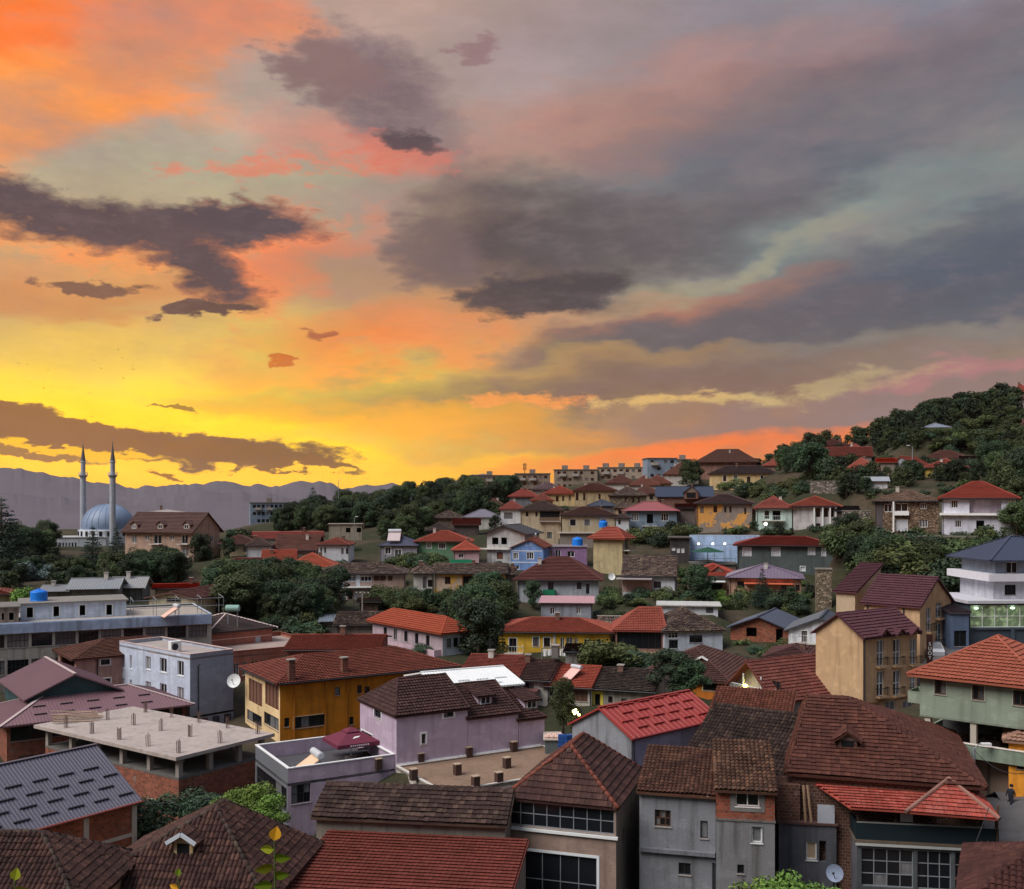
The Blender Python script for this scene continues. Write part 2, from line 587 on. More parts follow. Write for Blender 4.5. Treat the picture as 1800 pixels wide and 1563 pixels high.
@cached
def tile(rgb, rgb2=None, var=0.5, age=0.5):
    """clay tile; one shade per tile, lichen and soot in patches"""
    m = Mat("clay_tile")
    a = alb(rgb, KTILE)
    b = alb(rgb2, KTILE) if rgb2 else tuple(min(0.8, x * 1.45) for x in a[:3]) + (1,)
    oi = m.n('ShaderNodeObjectInfo')
    fl = m.n('ShaderNodeVectorMath', operation='FLOOR'); m.put(fl.inputs[0], m.uv())
    ad = m.n('ShaderNodeVectorMath', operation='ADD'); m.put(ad.inputs[0], fl.outputs[0])
    sc = m.math('MULTIPLY', oi.outputs['Random'], 53.7)
    cx = m.n('ShaderNodeCombineXYZ'); m.put(cx.inputs[2], sc)
    m.put(ad.inputs[1], cx.outputs[0])
    wn = m.n('ShaderNodeTexWhiteNoise', noise_dimensions='3D'); m.put(wn.inputs[0], ad.outputs[0])
    r = wn.outputs['Value']
    col_ = m.mix(m.math('MULTIPLY', m.rng(r, 0.35, 1.0), var), a, b)
    r2 = m.n('ShaderNodeSeparateColor'); m.put(r2.inputs[0], wn.outputs['Color'])
    col_ = m.scale(col_, m.math('MULTIPLY_ADD', r2.outputs[1], 0.7 * var, 1.0 - 0.35 * var))
    big = m.noise(m.pos(), 0.55, 5.0, 0.65)
    dark = tuple(x * 0.36 for x in a[:3]) + (1,)
    col_ = m.mix(m.math('MULTIPLY', m.rng(big, 0.42, 0.66), age * 0.8), col_, dark)
    lich = m.noise(m.pos(), 2.3, 4.0, 0.7)
    col_ = m.mix(m.math('MULTIPLY', m.rng(lich, 0.60, 0.72), age * 0.35), col_, alb((128, 122, 104)))
    m.base(col_)
    m.b.inputs["Roughness"].default_value = 0.78
    m.bump(m.noise(m.pos(), 14.0, 2.0), 0.01)
    return m.m


@cached
def metal(rgb, rough=0.5, wear=0.4):
    m = Mat("painted_sheet")
    big = m.noise(m.pos((0.6, 0.6, 0.6)), 0.7, 5.0, 0.6)
    fine = m.noise(m.pos(), 5.0, 3.0)
    c = m.scale(alb(rgb), m.math('MULTIPLY_ADD', big, 0.7 * wear, 1.0 - 0.35 * wear))
    m.base(m.scale(c, m.math('MULTIPLY_ADD', fine, 0.2, 0.9)))
    m.put(m.b.inputs["Roughness"], m.math('MULTIPLY_ADD', big, 0.25, rough - 0.1))
    m.b.inputs["Specular IOR Level"].default_value = 0.4
    return m.m


@cached
def paint(rgb, rough=0.6, k=1.45):
    m = Mat("paint")
    fine = m.noise(m.pos(), 2.5, 4.0)
    m.base(m.scale(alb(rgb, k), m.math('MULTIPLY_ADD', fine, 0.3, 0.85)))
    m.b.inputs["Roughness"].default_value = rough
    return m.m


@cached
def concrete(rgb=(140, 132, 126), stain=0.7):
    m = Mat("concrete")
    big = m.noise(m.pos(), 0.4, 6.0, 0.68)
    fine = m.noise(m.pos((1.5, 1.5, 0.3)), 1.4, 5.0, 0.65)
    c = m.scale(alb(rgb), m.math('MULTIPLY_ADD', big, 0.7, 0.65))
    c = m.mix(m.math('MULTIPLY', m.rng(fine, 0.48, 0.75), stain * 0.6), c, alb(tuple(x * 0.55 for x in rgb)))
    m.base(c)
    m.b.inputs["Roughness"].default_value = 0.95
    m.bump(m.noise(m.pos(), 6.0, 4.0), 0.03)
    return m.m


@cached
def brick(rgb=(150, 80, 58), mortar=(120, 105, 96), bw=0.3, bh=0.2):
    m = Mat("hollow_brick")
    t = m.n('ShaderNodeTexBrick')
    m.put(t.inputs['Vector'], m.uv())
    t.inputs['Color1'].default_value = alb(rgb)
    t.inputs['Color2'].default_value = alb(tuple(x * 0.72 for x in rgb))
    t.inputs['Mortar'].default_value = alb(mortar)
    t.inputs['Scale'].default_value = 1.0
    t.inputs['Mortar Size'].default_value = 0.014
    t.inputs['Brick Width'].default_value = bw
    t.inputs['Row Height'].default_value = bh
    big = m.noise(m.pos(), 0.8, 5.0)
    c = m.scale(t.outputs['Color'], m.math('MULTIPLY_ADD', big, 0.8, 0.6))
    sp = m.noise(m.pos(), 1.3, 5.0, 0.7)
    c = m.mix(m.math('MULTIPLY', m.rng(sp, 0.60, 0.68), 0.7), c, alb((122, 112, 106)))
    m.base(c)
    m.b.inputs["Roughness"].default_value = 0.95
    m.bump(t.outputs['Fac'], -0.03)
    return m.m


@cached
def stone(rgb=(112, 98, 84), sc=2.6):
    m = Mat("rubble_stone")
    v = m.n('ShaderNodeTexVoronoi', feature='F1')
    m.put(v.inputs['Vector'], m.uv((1.0, 1.7, 1)))
    v.inputs['Scale'].default_value = sc
    e = m.n('ShaderNodeTexVoronoi', feature='DISTANCE_TO_EDGE')
    m.put(e.inputs['Vector'], m.uv((1.0, 1.7, 1)))
    e.inputs['Scale'].default_value = sc
    s = m.n('ShaderNodeSeparateColor'); m.put(s.inputs[0], v.outputs['Color'])
    c = m.scale(alb(rgb), m.math('MULTIPLY_ADD', s.outputs[0], 1.1, 0.5))
    j = m.rng(e.outputs['Distance'], 0.02, 0.09)
    m.base(m.mix(j, alb(tuple(x * 0.5 for x in rgb)), c))
    m.b.inputs["Roughness"].default_value = 0.95
    m.bump(j, 0.05)
    return m.m


@cached
def glass(light=0.0):
    """window glass over a dim room, some with a pale curtain behind"""
    m = Mat("window_glass")
    oi = m.n('ShaderNodeObjectInfo')
    f = m.rng(oi.outputs['Random'], 0.72 - light, 0.74 - light)
    nz = m.noise(m.pos((3, 3, 0.6)), 2.0, 2.0)
    cur = m.scale(alb((120, 120, 122)), m.math('MULTIPLY_ADD', nz, 1.0, 0.4))
    m.base(m.mix(m.math('MULTIPLY', f, 0.8), (0.012, 0.014, 0.018, 1), cur))
    m.b.inputs["Roughness"].default_value = 0.12
    m.b.inputs["Specular IOR Level"].default_value = 0.5
    return m.m


@cached
def glow(rgb, strength):
    m = Mat("lit_lamp")
    m.base((0.8, 0.8, 0.8, 1))
    m.b.inputs["Emission Color"].default_value = lin(*rgb)
    m.b.inputs["Emission Strength"].default_value = strength
    return m.m


@cached
def leafmat(rgb, var=0.5, trans=0.15):
    m = Mat("leaves")
    oi = m.n('ShaderNodeObjectInfo')
    nz = m.noise(m.pos(), 0.9, 4.0, 0.7)
    c = m.scale(alb(rgb, 2.3), m.math('MULTIPLY_ADD', m.rng(nz, 0.3, 0.7), 1.5 * var, 1.0 - 0.75 * var))
    hs = m.n('ShaderNodeHueSaturation')
    m.put(hs.inputs['Color'], c)
    m.put(hs.inputs['Hue'], m.math('MULTIPLY_ADD', oi.outputs['Random'], 0.05, 0.472))
    m.put(hs.inputs['Value'], m.math('MULTIPLY_ADD', oi.outputs['Random'], 0.7, 0.65))
    m.base(hs.outputs[0])
    m.b.inputs["Roughness"].default_value = 0.65
    m.b.inputs["Specular IOR Level"].default_value = 0.2
    return m.m


@cached
def wood(rgb=(92, 66, 50)):
    m = Mat("wood")
    nz = m.noise(m.pos((6, 6, 1)), 1.5, 4.0)
    m.base(m.scale(alb(rgb), m.math('MULTIPLY_ADD', nz, 0.9, 0.55)))
    return m.m


WHITE = (196, 200, 206)
FRAME_W, FRAME_B, FRAME_D = paint((205, 208, 212), 0.5), paint((74, 52, 42), 0.6), paint((44, 44, 48), 0.5)
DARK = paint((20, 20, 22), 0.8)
BLACKM = paint((26, 26, 28), 0.5)
GREYM = metal((120, 124, 130), 0.45, 0.3)

# ------------------------------------------------------------------ building kit
CTRL = []            # ground heights known from the feet of buildings: (x, y, z)
FOOT = []            # footprints (world polygons) kept free of trees
FACES = 'FRBL'


def poly_st(pts):
    """slope polygon -> origin, s axis (along the eave), t axis (up the slope), normal, (s, t) points"""
    p0 = Vector(pts[0]); s = (Vector(pts[1]) - p0).normalized()
    n = s.cross(Vector(pts[-1]) - p0).normalized()
    t = n.cross(s)
    return p0, s, t, n, [((Vector(p) - p0).dot(s), (Vector(p) - p0).dot(t)) for p in pts]


def s_range(st, t):
    xs = []
    for i in range(len(st)):
        (a, b), (c, d) = st[i], st[(i + 1) % len(st)]
        if (b - t) * (d - t) <= 0 and abs(d - b) > 1e-9:
            xs.append(a + (c - a) * (t - b) / (d - b))
    return (min(xs), max(xs)) if len(xs) > 1 else None


def slab(mb, pts, th):
    top = [Vector(p) for p in pts]
    bot = [p - Vector((0, 0, th)) for p in top]
    mb.poly(top, [(x, y) for x, y in poly_st(pts)[4]])
    mb.poly(bot[::-1])
    for i in range(len(top)):
        j = (i + 1) % len(top)
        mb.poly([bot[i], bot[j], top[j], top[i]])


_tile_mesh = {}


def tile_mesh(mat, tw, c, flat):
    key = (mat.name, tw, c, flat)
    if key not in _tile_mesh:
        mb = MB()
        k = 4
        prof = []
        for i in range(k + 1):
            x = i / k
            z = (0.062 if flat else 0.10) * (math.sin(math.pi * x) ** 0.9 if not flat else (0.35 + 0.65 * abs(math.sin(math.pi * 1.5 * x + 0.4))))
            prof.append((tw * x, z + 0.015))
        L = c * 1.12
        lo = [(x, 0.0, z + (0.055 if flat else 0.028)) for x, z in prof]
        hi = [(x, L, z * 0.8 - 0.004) for x, z in prof]
        fr = [(x, 0.11 if flat else 0.06, 0.0 if flat else z * .3) for x, z in prof]
        for i in range(k):
            mb.poly([lo[i], lo[i + 1], hi[i + 1], hi[i]], [(0.3, 0.3)] * 4)
            mb.poly([fr[i], fr[i + 1], lo[i + 1], lo[i]], [(0.3, 0.3)] * 4)
        mb.poly([fr[0], lo[0], hi[0]], [(0.3, 0.3)] * 3)
        mb.poly([fr[-1], hi[-1], lo[-1]], [(0.3, 0.3)] * 3)
        _tile_mesh[key] = mb.mesh("tile", mat)
    return _tile_mesh[key]


def courses(mb, pts, c, tw, amp, jit, rnd, step=0.05, npt=3, skip=None):
    """overlapping courses of tiles on one slope, as real stepped and waved strips"""
    p0, s, t, n, st = poly_st(pts)
    tmax = max(b for a, b in st)
    k = 0
    while k * c < tmax - 0.05:
        t0, t1 = k * c, min((k + 1) * c, tmax)
        r = s_range(st, min(t0 + (t1 - t0) * 0.5, tmax - 1e-3))
        if r and r[1] - r[0] > 0.05:
            a, b = r
            off = (k % 2) * 0.0
            if amp <= 0:
                cnt = max(1, int((b - a) / 1.1))
                xs = [a + (b - a) * i / cnt for i in range(cnt + 1)]
            else:
                i0 = math.floor(a / tw)
                xs = [a]
                for i in range(int(i0 * npt), int((b / tw + 1) * npt)):
                    x = i * tw / npt
                    if a + 1e-3 < x < b - 1e-3:
                        xs.append(x)
                xs.append(b)
            prev = None
            jr = {}
            for x in xs:
                cell = math.floor(x / tw + 1e-6)
                if cell not in jr:
                    jr[cell] = rnd.uniform(-jit, jit)
                w = amp * abs(math.sin(math.pi * (x / tw))) if amp > 0 else 0.0
                z = w + jr[cell] * 0.6 + 0.012
                tl = t0 + jr[cell] * 0.7
                lo = p0 + s * x + t * tl + n * (z + step)
                hi = p0 + s * x + t * (t1 + 0.03) + n * (z + 0.004)
                fr = p0 + s * x + t * (tl + 0.12) + n * 0.002
                if prev is not None:
                    um = (prev[3] + x) / 2 / tw
                    u = [(um, k + 0.5)] * 4
                    mb.poly([prev[0], lo, hi, prev[1]], u)
                    mb.poly([prev[2], fr, lo, prev[0]], u)
                prev = (lo, hi, fr, x)
        k += 1


def ribs(mb, pts, gap, h=0.045, w=0.05):
    """standing ribs of a sheet roof"""
    p0, s, t, n, st = poly_st(pts)
    smin, smax = min(a for a, b in st), max(a for a, b in st)
    x = smin + gap * 0.5
    sw = [(b, a) for a, b in st]
    while x < smax:
        r = s_range(sw, x)
        if r and r[1] - r[0] > 0.1:
            q0 = p0 + s * x + t * r[0]; q1 = p0 + s * x + t * r[1]
            a0, a1 = q0 - s * w, q1 - s * w
            b0, b1 = q0 + s * w, q1 + s * w
            c0, c1 = q0 + n * h - s * w * .4, q1 + n * h - s * w * .4
            d0, d1 = q0 + n * h + s * w * .4, q1 + n * h + s * w * .4
            mb.poly([a0, c0, c1, a1]); mb.poly([c0, d0, d1, c1]); mb.poly([d0, b0, b1, d1]); mb.poly([a0, b0, d0, c0])
        x += gap


STY = {  # frame material, columns, rows, frame width, surround
    'w': (FRAME_W, 2, 1, .07), 'w3': (FRAME_W, 3, 1, .07), 'w1': (FRAME_W, 1, 1, .08), 'b': (FRAME_B, 2, 1, .08), 'b1': (FRAME_B, 1, 1, .08),
    'd': (FRAME_D, 2, 1, .05), 'd1': (FRAME_D, 1, 1, .05), 'o': None, 'g': (GREYM, 2, 1, .055), 's': (FRAME_W, 2, 1, .05), 'bs': (FRAME_B, 2, 1, .05),
}


class House:
    def __init__(self, name, label, xn, d, yaw, xf=None, xs=None, w=None, l=None, ye=None, yb=None, zb=None, he=None, cat="house", group=None,
                 wall=None, walls=None, bury=3.0):
        self.d = d
        self.yaw = math.radians(yaw)
        self.u = Vector((math.cos(self.yaw), math.sin(self.yaw), 0))
        self.v = Vector((-math.sin(self.yaw), math.cos(self.yaw), 0))
        O = Vector(((xn - HX) / FPX * d, d, 0))

        def reach(e, px):
            k = (px - HX) / FPX
            return (k * O.y - O.x) / (e.x - k * e.y)
        e = self.u if yaw >= 0 else -self.u
        self.w = w if w is not None else reach(e, xf)
        self.l = l if l is not None else reach(self.v, xs)
        zbw = CZ + (HY - yb) / FPX * d if yb is not None else CZ + zb
        zew = CZ + (HY - ye) / FPX * d if ye is not None else zbw + he
        self.h = zew - zbw
        FL = O if yaw >= 0 else O - self.u * self.w
        self.M = Matrix.Translation(Vector((FL.x, FL.y, zbw))) @ Matrix.Rotation(self.yaw, 4, 'Z')
        self.Mi = self.M.inverted()
        self.root = thing(name, label, cat, (FL.x, FL.y, zbw), self.yaw, group)
        self.wallm = {f: wall for f in FACES}
        self.wallm.update(walls or {})
        self.open = {f: [] for f in FACES}
        self.win = []
        self.bury = bury
        self.wt = {f: self.h for f in FACES}
        self.gable = []
        self.roof_obj = None
        self.rnd = random.Random(int(xn * 7 + d * 13))
        for a in (0, self.w) if name != "x" else ():
            for b in (0, self.l):
                p = self.M @ Vector((a, b, 0)); CTRL.append((p.x, p.y, p.z))
        FOOT.append([tuple((self.M @ Vector((a, b, 0))).xy) for a, b in ((-.8, -.8), (self.w + .8, -.8), (self.w + .8, self.l + .8), (-.8, self.l + .8))])

    # ---- faces
    def frame(self, f):
        w, l = self.w, self.l
        return {'F': (Vector((0, 0, 0)), Vector((1, 0, 0)), Vector((0, -1, 0)), w), 'R': (Vector((w, 0, 0)), Vector((0, 1, 0)), Vector((1, 0, 0)), l),
                'B': (Vector((w, l, 0)), Vector((-1, 0, 0)), Vector((0, 1, 0)), w), 'L': (Vector((0, l, 0)), Vector((0, -1, 0)), Vector((-1, 0, 0)), l)}[f]

    def hit(self, f, px, py, out=0.0):
        o, s, n, L = self.frame(f)
        po = self.M @ (o + n * out)
        nn = (self.M.to_3x3() @ n)
        D = Vector(((px - HX) / FPX, 1.0, (HY - py) / FPX))
        C = Vector((0, 0, CZ))
        t = (po - C).dot(nn) / D.dot(nn)
        q = self.Mi @ (C + D * t)
        return (q - o).dot(s), q.z

    def rect(self, f, x0, y0, x1, y1, out=0.0):
        xm, ym = (x0 + x1) / 2, (y0 + y1) / 2
        return self.hit(f, x0, ym, out)[0], self.hit(f, x1, ym, out)[0], self.hit(f, xm, y1, out)[1], self.hit(f, xm, y0, out)[1]

    def at(self, f, s, z, out=0.0):
        o, sd, n, L = self.frame(f)
        return o + sd * s + n * out + Vector((0, 0, z))

    # ---- windows
    def w_(self, f, s0, s1, z0, z1, style='w', cols=None, rows=None, trim=None, name="window", panemat=None):
        L = self.frame(f)[3]
        s0, s1 = max(0.12, min(s0, s1)), min(L - 0.12, max(s0, s1))
        z1 = min(z1, self.wt[f] - 0.08 if not self.gable or f not in self.gable else 99)
        if s1 - s0 < 0.15 or z1 - z0 < 0.15:
            return
        for o in self.open[f]:
            if s0 < o[1] + .02 and s1 > o[0] - .02 and z0 < o[3] + .02 and z1 > o[2] - .02:
                return
        self.open[f].append((s0, s1, z0, z1))
        self.win.append((f, s0, s1, z0, z1, style, cols, rows, trim, name, panemat))

    def px(self, f, rects, style='w', **kw):
        for r in rects:
            self.w_(f, *self.rect(f, *r), style=style, **kw)

    def auto(self, f, n, zs, wd=1.0, ht=1.3, style='w', m=0.12, skip=0.0, **kw):
        L = self.frame(f)[3]
        for z in zs:
            for i in range(n):
                if self.rnd.random() < skip:
                    continue
                c = L * (m + (1 - 2 * m) * ((i + .5) / n))
                self.w_(f, c - wd / 2, c + wd / 2, z, z + ht, style, **kw)

    # ---- roof
    def roof(self, kind, mat, yr=None, rh=None, oh=0.5, og=None, e=None, style='tile', th=0.14, rp=0.5, cs=0.36, tw=0.30, jit=0.012, objs=0, flat=False,
             cap=True, gap=0.35, along=None, low='F', ph=0.0, capmat=None, guards=None, name="roof", base=None):
        w, l, h = self.w, self.l, self.h
        og = oh if og is None else og
        along = along or ('u' if w >= l else 'v')
        if kind == 'gable_v': along = 'v'
        if kind == 'gable_u': along = 'u'
        if rh is None and kind not in ('flat',):
            if kind == 'shed':
                b = {'F': (w / 2, l), 'B': (w / 2, 0), 'L': (w, l / 2), 'R': (0, l / 2)}[low]
            else:
                b = (w / 2, l * rp) if along == 'u' else (w * rp, l / 2)
            yy = (self.M @ Vector((b[0], b[1], 0))).y
            rh = CZ + (HY - yr) / FPX * yy - (self.M.translation.z + h)
            rh = max(0.25, rh)
        planes = []
        ridge = []
        if kind == 'flat':
            for f in FACES: self.wt[f] = h
            mb = MB()
            mb.box(0.0, 0.0, h - ph - 0.2, w, l, h - ph)
            if ph > 0:
                t_ = 0.18
                cm = MB()
                for a in ((-.04, -.04, w + .04, t_), (-.04, l - t_, w + .04, l + .04), (-.04, t_, t_, l - t_), (w - t_, t_, w + .04, l - t_)):
                    cm.box(a[0], a[1], h + 0.003, a[2], a[3], h + 0.07)
                self.roof_obj = mb.build(name, mat, self.root)
                im = MB()
                for a in ((t_, t_, w - t_, t_ + .001), ):
                    pass
                cm.build("coping", capmat or mat, self.roof_obj)
            else:
                mb2 = MB(); mb2.box(-oh, -oh, h, w + oh, l + oh, h + th)
                self.roof_obj = mb2.build(name, mat, self.root)
            self.planes = [[Vector((0, 0, h - ph)), Vector((w, 0, h - ph)), Vector((w, l, h - ph)), Vector((0, l, h - ph))]]
            return self
        z0, z1 = h, h + rh
        if kind == 'shed':
            ll = {'F': l, 'B': l, 'L': w, 'R': w}[low]
            sl = rh / ll
            A, B, Cc, Dd = Vector((-og, -oh, z0 - oh * sl)), Vector((w + og, -oh, z0 - oh * sl)), Vector((w + og, l + oh * .4, z0 + rh + oh * .4 * sl)), Vector((-og, l + oh * .4, z0 + rh + oh * .4 * sl))
            if low == 'B':
                A, B, Cc, Dd = Vector((w + og, l + oh, z0 - oh * sl)), Vector((-og, l + oh, z0 - oh * sl)), Vector((-og, -oh * .4, z1 + oh * .4 * sl)), Vector((w + og, -oh * .4, z1 + oh * .4 * sl))
            if low == 'R':
                A, B, Cc, Dd = Vector((w + oh, -og, z0 - oh * sl)), Vector((w + oh, l + og, z0 - oh * sl)), Vector((-oh * .4, l + og, z1 + oh * .4 * sl)), Vector((-oh * .4, -og, z1 + oh * .4 * sl))
            if low == 'L':
                A, B, Cc, Dd = Vector((-oh, l + og, z0 - oh * sl)), Vector((-oh, -og, z0 - oh * sl)), Vector((w + oh * .4, -og, z1 + oh * .4 * sl)), Vector((w + oh * .4, l + og, z1 + oh * .4 * sl))
            planes = [[A, B, Cc, Dd]]
            opp = {'F': 'B', 'B': 'F', 'L': 'R', 'R': 'L'}[low]
            for f in FACES: self.wt[f] = h - th
            self.shed = (low, opp, rh)
        elif kind in ('gable_u', 'gable_v'):
            if along == 'u':
                rb = l * rp
                s1, s2 = rh / (rb + oh), rh / (l - rb + oh)
                planes = [[Vector((-og, -oh, z0)), Vector((w + og, -oh, z0)), Vector((w + og, rb, z1)), Vector((-og, rb, z1))],
                          [Vector((w + og, l + oh, z0)), Vector((-og, l + oh, z0)), Vector((-og, rb, z1)), Vector((w + og, rb, z1))]]
                self.wt.update(F=h + oh * s1 - th, B=h + oh * s2 - th)
                lo = min(self.wt['F'], self.wt['B'])
                self.wt.update(L=lo, R=lo)
                self.gable = {'L': [(0, self.wt['B']), (l - rb, z1 - th), (l, self.wt['F'])], 'R': [(0, self.wt['F']), (rb, z1 - th), (l, self.wt['B'])]}
                ridge = [(Vector((-og, rb, z1)), Vector((w + og, rb, z1)))]
            else:
                ra = w * rp
                s1, s2 = rh / (ra + oh), rh / (w - ra + oh)
                planes = [[Vector((-oh, l + og, z0)), Vector((-oh, -og, z0)), Vector((ra, -og, z1)), Vector((ra, l + og, z1))],
                          [Vector((w + oh, -og, z0)), Vector((w + oh, l + og, z0)), Vector((ra, l + og, z1)), Vector((ra, -og, z1))]]
                self.wt.update(L=h + oh * s1 - th, R=h + oh * s2 - th)
                lo = min(self.wt['L'], self.wt['R'])
                self.wt.update(F=lo, B=lo)
                self.gable = {'F': [(0, self.wt['L']), (ra, z1 - th), (w, self.wt['R'])], 'B': [(0, self.wt['R']), (w - ra, z1 - th), (w, self.wt['L'])]}
                ridge = [(Vector((ra, -og, z1)), Vector((ra, l + og, z1)))]
        elif kind == 'hip':
            a0, a1, b0, b1 = -oh, w + oh, -oh, l + oh
            A, B, Cc, Dd = Vector((a0, b0, z0)), Vector((a1, b0, z0)), Vector((a1, b1, z0)), Vector((a0, b1, z0))
            if along == 'u':
                rb = l * rp
                ee = e if e is not None and not isinstance(e, tuple) else (l / 2 + oh)
                e0, e1 = e if isinstance(e, tuple) else (min(ee, (w / 2 + oh) - 0.01),) * 2
                ee = max(e0, e1)
                R0, R1 = Vector((a0 + e0, rb, z1)), Vector((a1 - e1, rb, z1))
                planes = [[A, B, R1, R0], [B, Cc, R1], [Cc, Dd, R0, R1], [Dd, A, R0]]
                sl = min(rh / (rb + oh), rh / ee)
                hips = [(A, R0), (B, R1), (Cc, R1), (Dd, R0)]
            else:
                ra = w * rp
                ee = e if e is not None else (w / 2 + oh)
                ee = min(ee, (l / 2 + oh) - 0.01)
                R0, R1 = Vector((ra, b0 + ee, z1)), Vector((ra, b1 - ee, z1))
                planes = [[A, B, R0], [B, Cc, R1, R0], [Cc, Dd, R1], [Dd, A, R0, R1]]
                sl = min(rh / (ra + oh), rh / ee)
                hips = [(A, R0), (B, R0), (Cc, R1), (Dd, R1)]
            for f in FACES: self.wt[f] = h + oh * sl - th
            ridge = [(R0, R1)] + hips
        self.planes = planes
        mb = MB()
        for p in planes:
            slab(mb, p, th)
        near = self.d < 138
        if style == 'tile' and not near:
            for p in planes:
                if self.visible(p):
                    courses(mb, p, cs * 1.2, 0.5, 0.0, jit, self.rnd, 0.12)
        if style == 'old' and not near:
            for p in planes:
                if self.visible(p):
                    courses(mb, p, cs * 1.1, 0.45, 0.05, 0.05, self.rnd, 0.05, 2)
        if style == 'sheet':
            for p in planes:
                if self.visible(p):
                    ribs(mb, p, gap)
        self.roof_obj = mb.build(name, mat, self.root)
        if style in ('tile', 'old') and near:
            j = jit if style == 'tile' else 0.045
            if objs:
                self.tiles(planes, mat, tw, cs, objs, j, flat)
            else:
                tb = MB()
                for p in planes:
                    if self.visible(p):
                        courses(tb, p, cs, tw, 0.055, j, self.rnd, 0.09, 3)
                tb.build("tiles", mat, self.roof_obj, kind="stuff")
        if cap and ridge and style != 'sheet':
            cm = capmat or mat
            if objs:
                me = {}
                for a, b in ridge:
                    L = (b - a).length
                    if L < 0.4: continue
                    n_ = max(1, int(L / 0.42))
                    for i in range(n_):
                        p, q = a.lerp(b, i / n_), a.lerp(b, (i + 1.12) / n_ if i < n_ - 1 else 1.0)
                        m2 = MB()
                        m2.tube([p + Vector((0, 0, .03)), q + Vector((0, 0, .01))], [0.15, 0.115], 7)
                        m2.build("ridge_tile", cm, self.roof_obj, smooth=True)
            else:
                m2 = MB()
                for a, b in ridge:
                    L = (b - a).length
                    if L < 0.3: continue
                    n_ = max(1, int(L / 0.8))
                    pts = [a.lerp(b, i / n_) + Vector((0, 0, 0.02 + self.rnd.uniform(-.02, .02))) for i in range(n_ + 1)]
                    m2.tube(pts, 0.12, 6)
                m2.build("ridge_cap", cm, self.roof_obj)
        if cap and ridge and style == 'sheet':
            m2 = MB()
            for a, b in ridge:
                if (b - a).length > .3:
                    m2.bar(a + Vector((0, 0, .05)), b + Vector((0, 0, .05)), 0.3, 0.05)
            m2.build("ridge_cap", capmat or mat, self.roof_obj)
        if guards:
            self.guards(guards, mat)
        return self

    def visible(self, poly):
        n = (self.M.to_3x3() @ poly_st(poly)[3])
        c = sum((self.M @ Vector(p) for p in poly), Vector()) / len(poly)
        return n.dot(Vector((0, 0, CZ)) - c) > 0

    def tiles(self, planes, mat, tw, cs, limit, jit, flat):
        cand = []
        for pi, p in enumerate(planes):
            if not self.visible(p):
                continue
            p0, s, t, n, st = poly_st(p)
            tmax = max(b for a, b in st)
            basis = Matrix((s, t, n)).transposed()
            k = 0
            while k * cs < tmax - 0.1:
                r = s_range(st, min(k * cs + cs * 0.5, tmax - 1e-3))
                if r:
                    i = math.ceil(r[0] / tw - 0.3)
                    while (i + 0.7) * tw <= r[1]:
                        loc = p0 + s * (i * tw) + t * (k * cs) + n * 0.004
                        wp = self.M @ loc
                        x, y = PX(wp)
                        inside = -20 < x < 1820 and y < 1590
                        cand.append((0 if inside else 1, (wp - Vector((0, 0, CZ))).length, loc, basis))
                        i += 1
                k += 1
        cand.sort(key=lambda q: (q[0], q[1]))
        me = tile_mesh(mat, tw, cs, flat)
        rest = MB()
        for q, (out, dist, loc, basis) in enumerate(cand):
            R = basis.copy()
            if jit >= .012:      # old roofs lie unevenly and some tiles have slipped
                loc = loc + R.col[2] * (.05 + .06 * noise.noise(loc * .45))
                if self.rnd.random() < .02:
                    loc = loc - R.col[1] * .1 + R.col[2] * .03
            tilt = Matrix.Rotation(self.rnd.uniform(-jit, jit) * 2.0, 3, 'Z') @ Matrix.Rotation(self.rnd.uniform(-jit, jit) * 1.5, 3, 'X')
            M3 = R @ tilt
            if q < limit and not out:
                o = bpy.data.objects.new("tile", me)
                COL.objects.link(o)
                o.parent = self.roof_obj
                o.matrix_local = Matrix.Translation(loc + R.col[1] * self.rnd.uniform(-jit, jit)) @ M3.to_4x4()
            else:
                b = len(rest.v)
                for v in me.vertices:
                    rest.v.append(tuple(loc + M3 @ v.co))
                for f in me.polygons:
                    rest.f.append(tuple(b + k for k in f.vertices))
                    rest.uv.append([(q + .5, .5)] * len(f.vertices))
        rest.build("tiles", mat, self.roof_obj, kind="stuff")

    def guards(self, spec, mat):
        """snow guards on a sheet roof: (plane index, rows, gap along, first t, t step, length)"""
        pi, rows, gap, tf, ts, ln = spec[:6]
        p0, s, t, n, st = poly_st(self.planes[pi])
        mb = MB(); mb.box(0, -.04, 0, ln, .04, .11)
        me = mb.mesh("snow_guard", mat if self.wallm['F'] is None or len(spec) > 6 else FRAME_D)
        R = Matrix((s, t, n)).transposed()
        for k in range(rows):
            r = s_range(st, tf + k * ts)
            if not r: continue
            x = r[0] + (0.6 if k % 2 else 0.6 + gap / 2)
            while x + ln < r[1] - 0.2:
                o = bpy.data.objects.new("snow_guard", me); COL.objects.link(o); o.parent = self.roof_obj
                o.matrix_local = Matrix.Translation(p0 + s * x + t * (tf + k * ts) + n * 0.02) @ R.to_4x4()
                x += gap

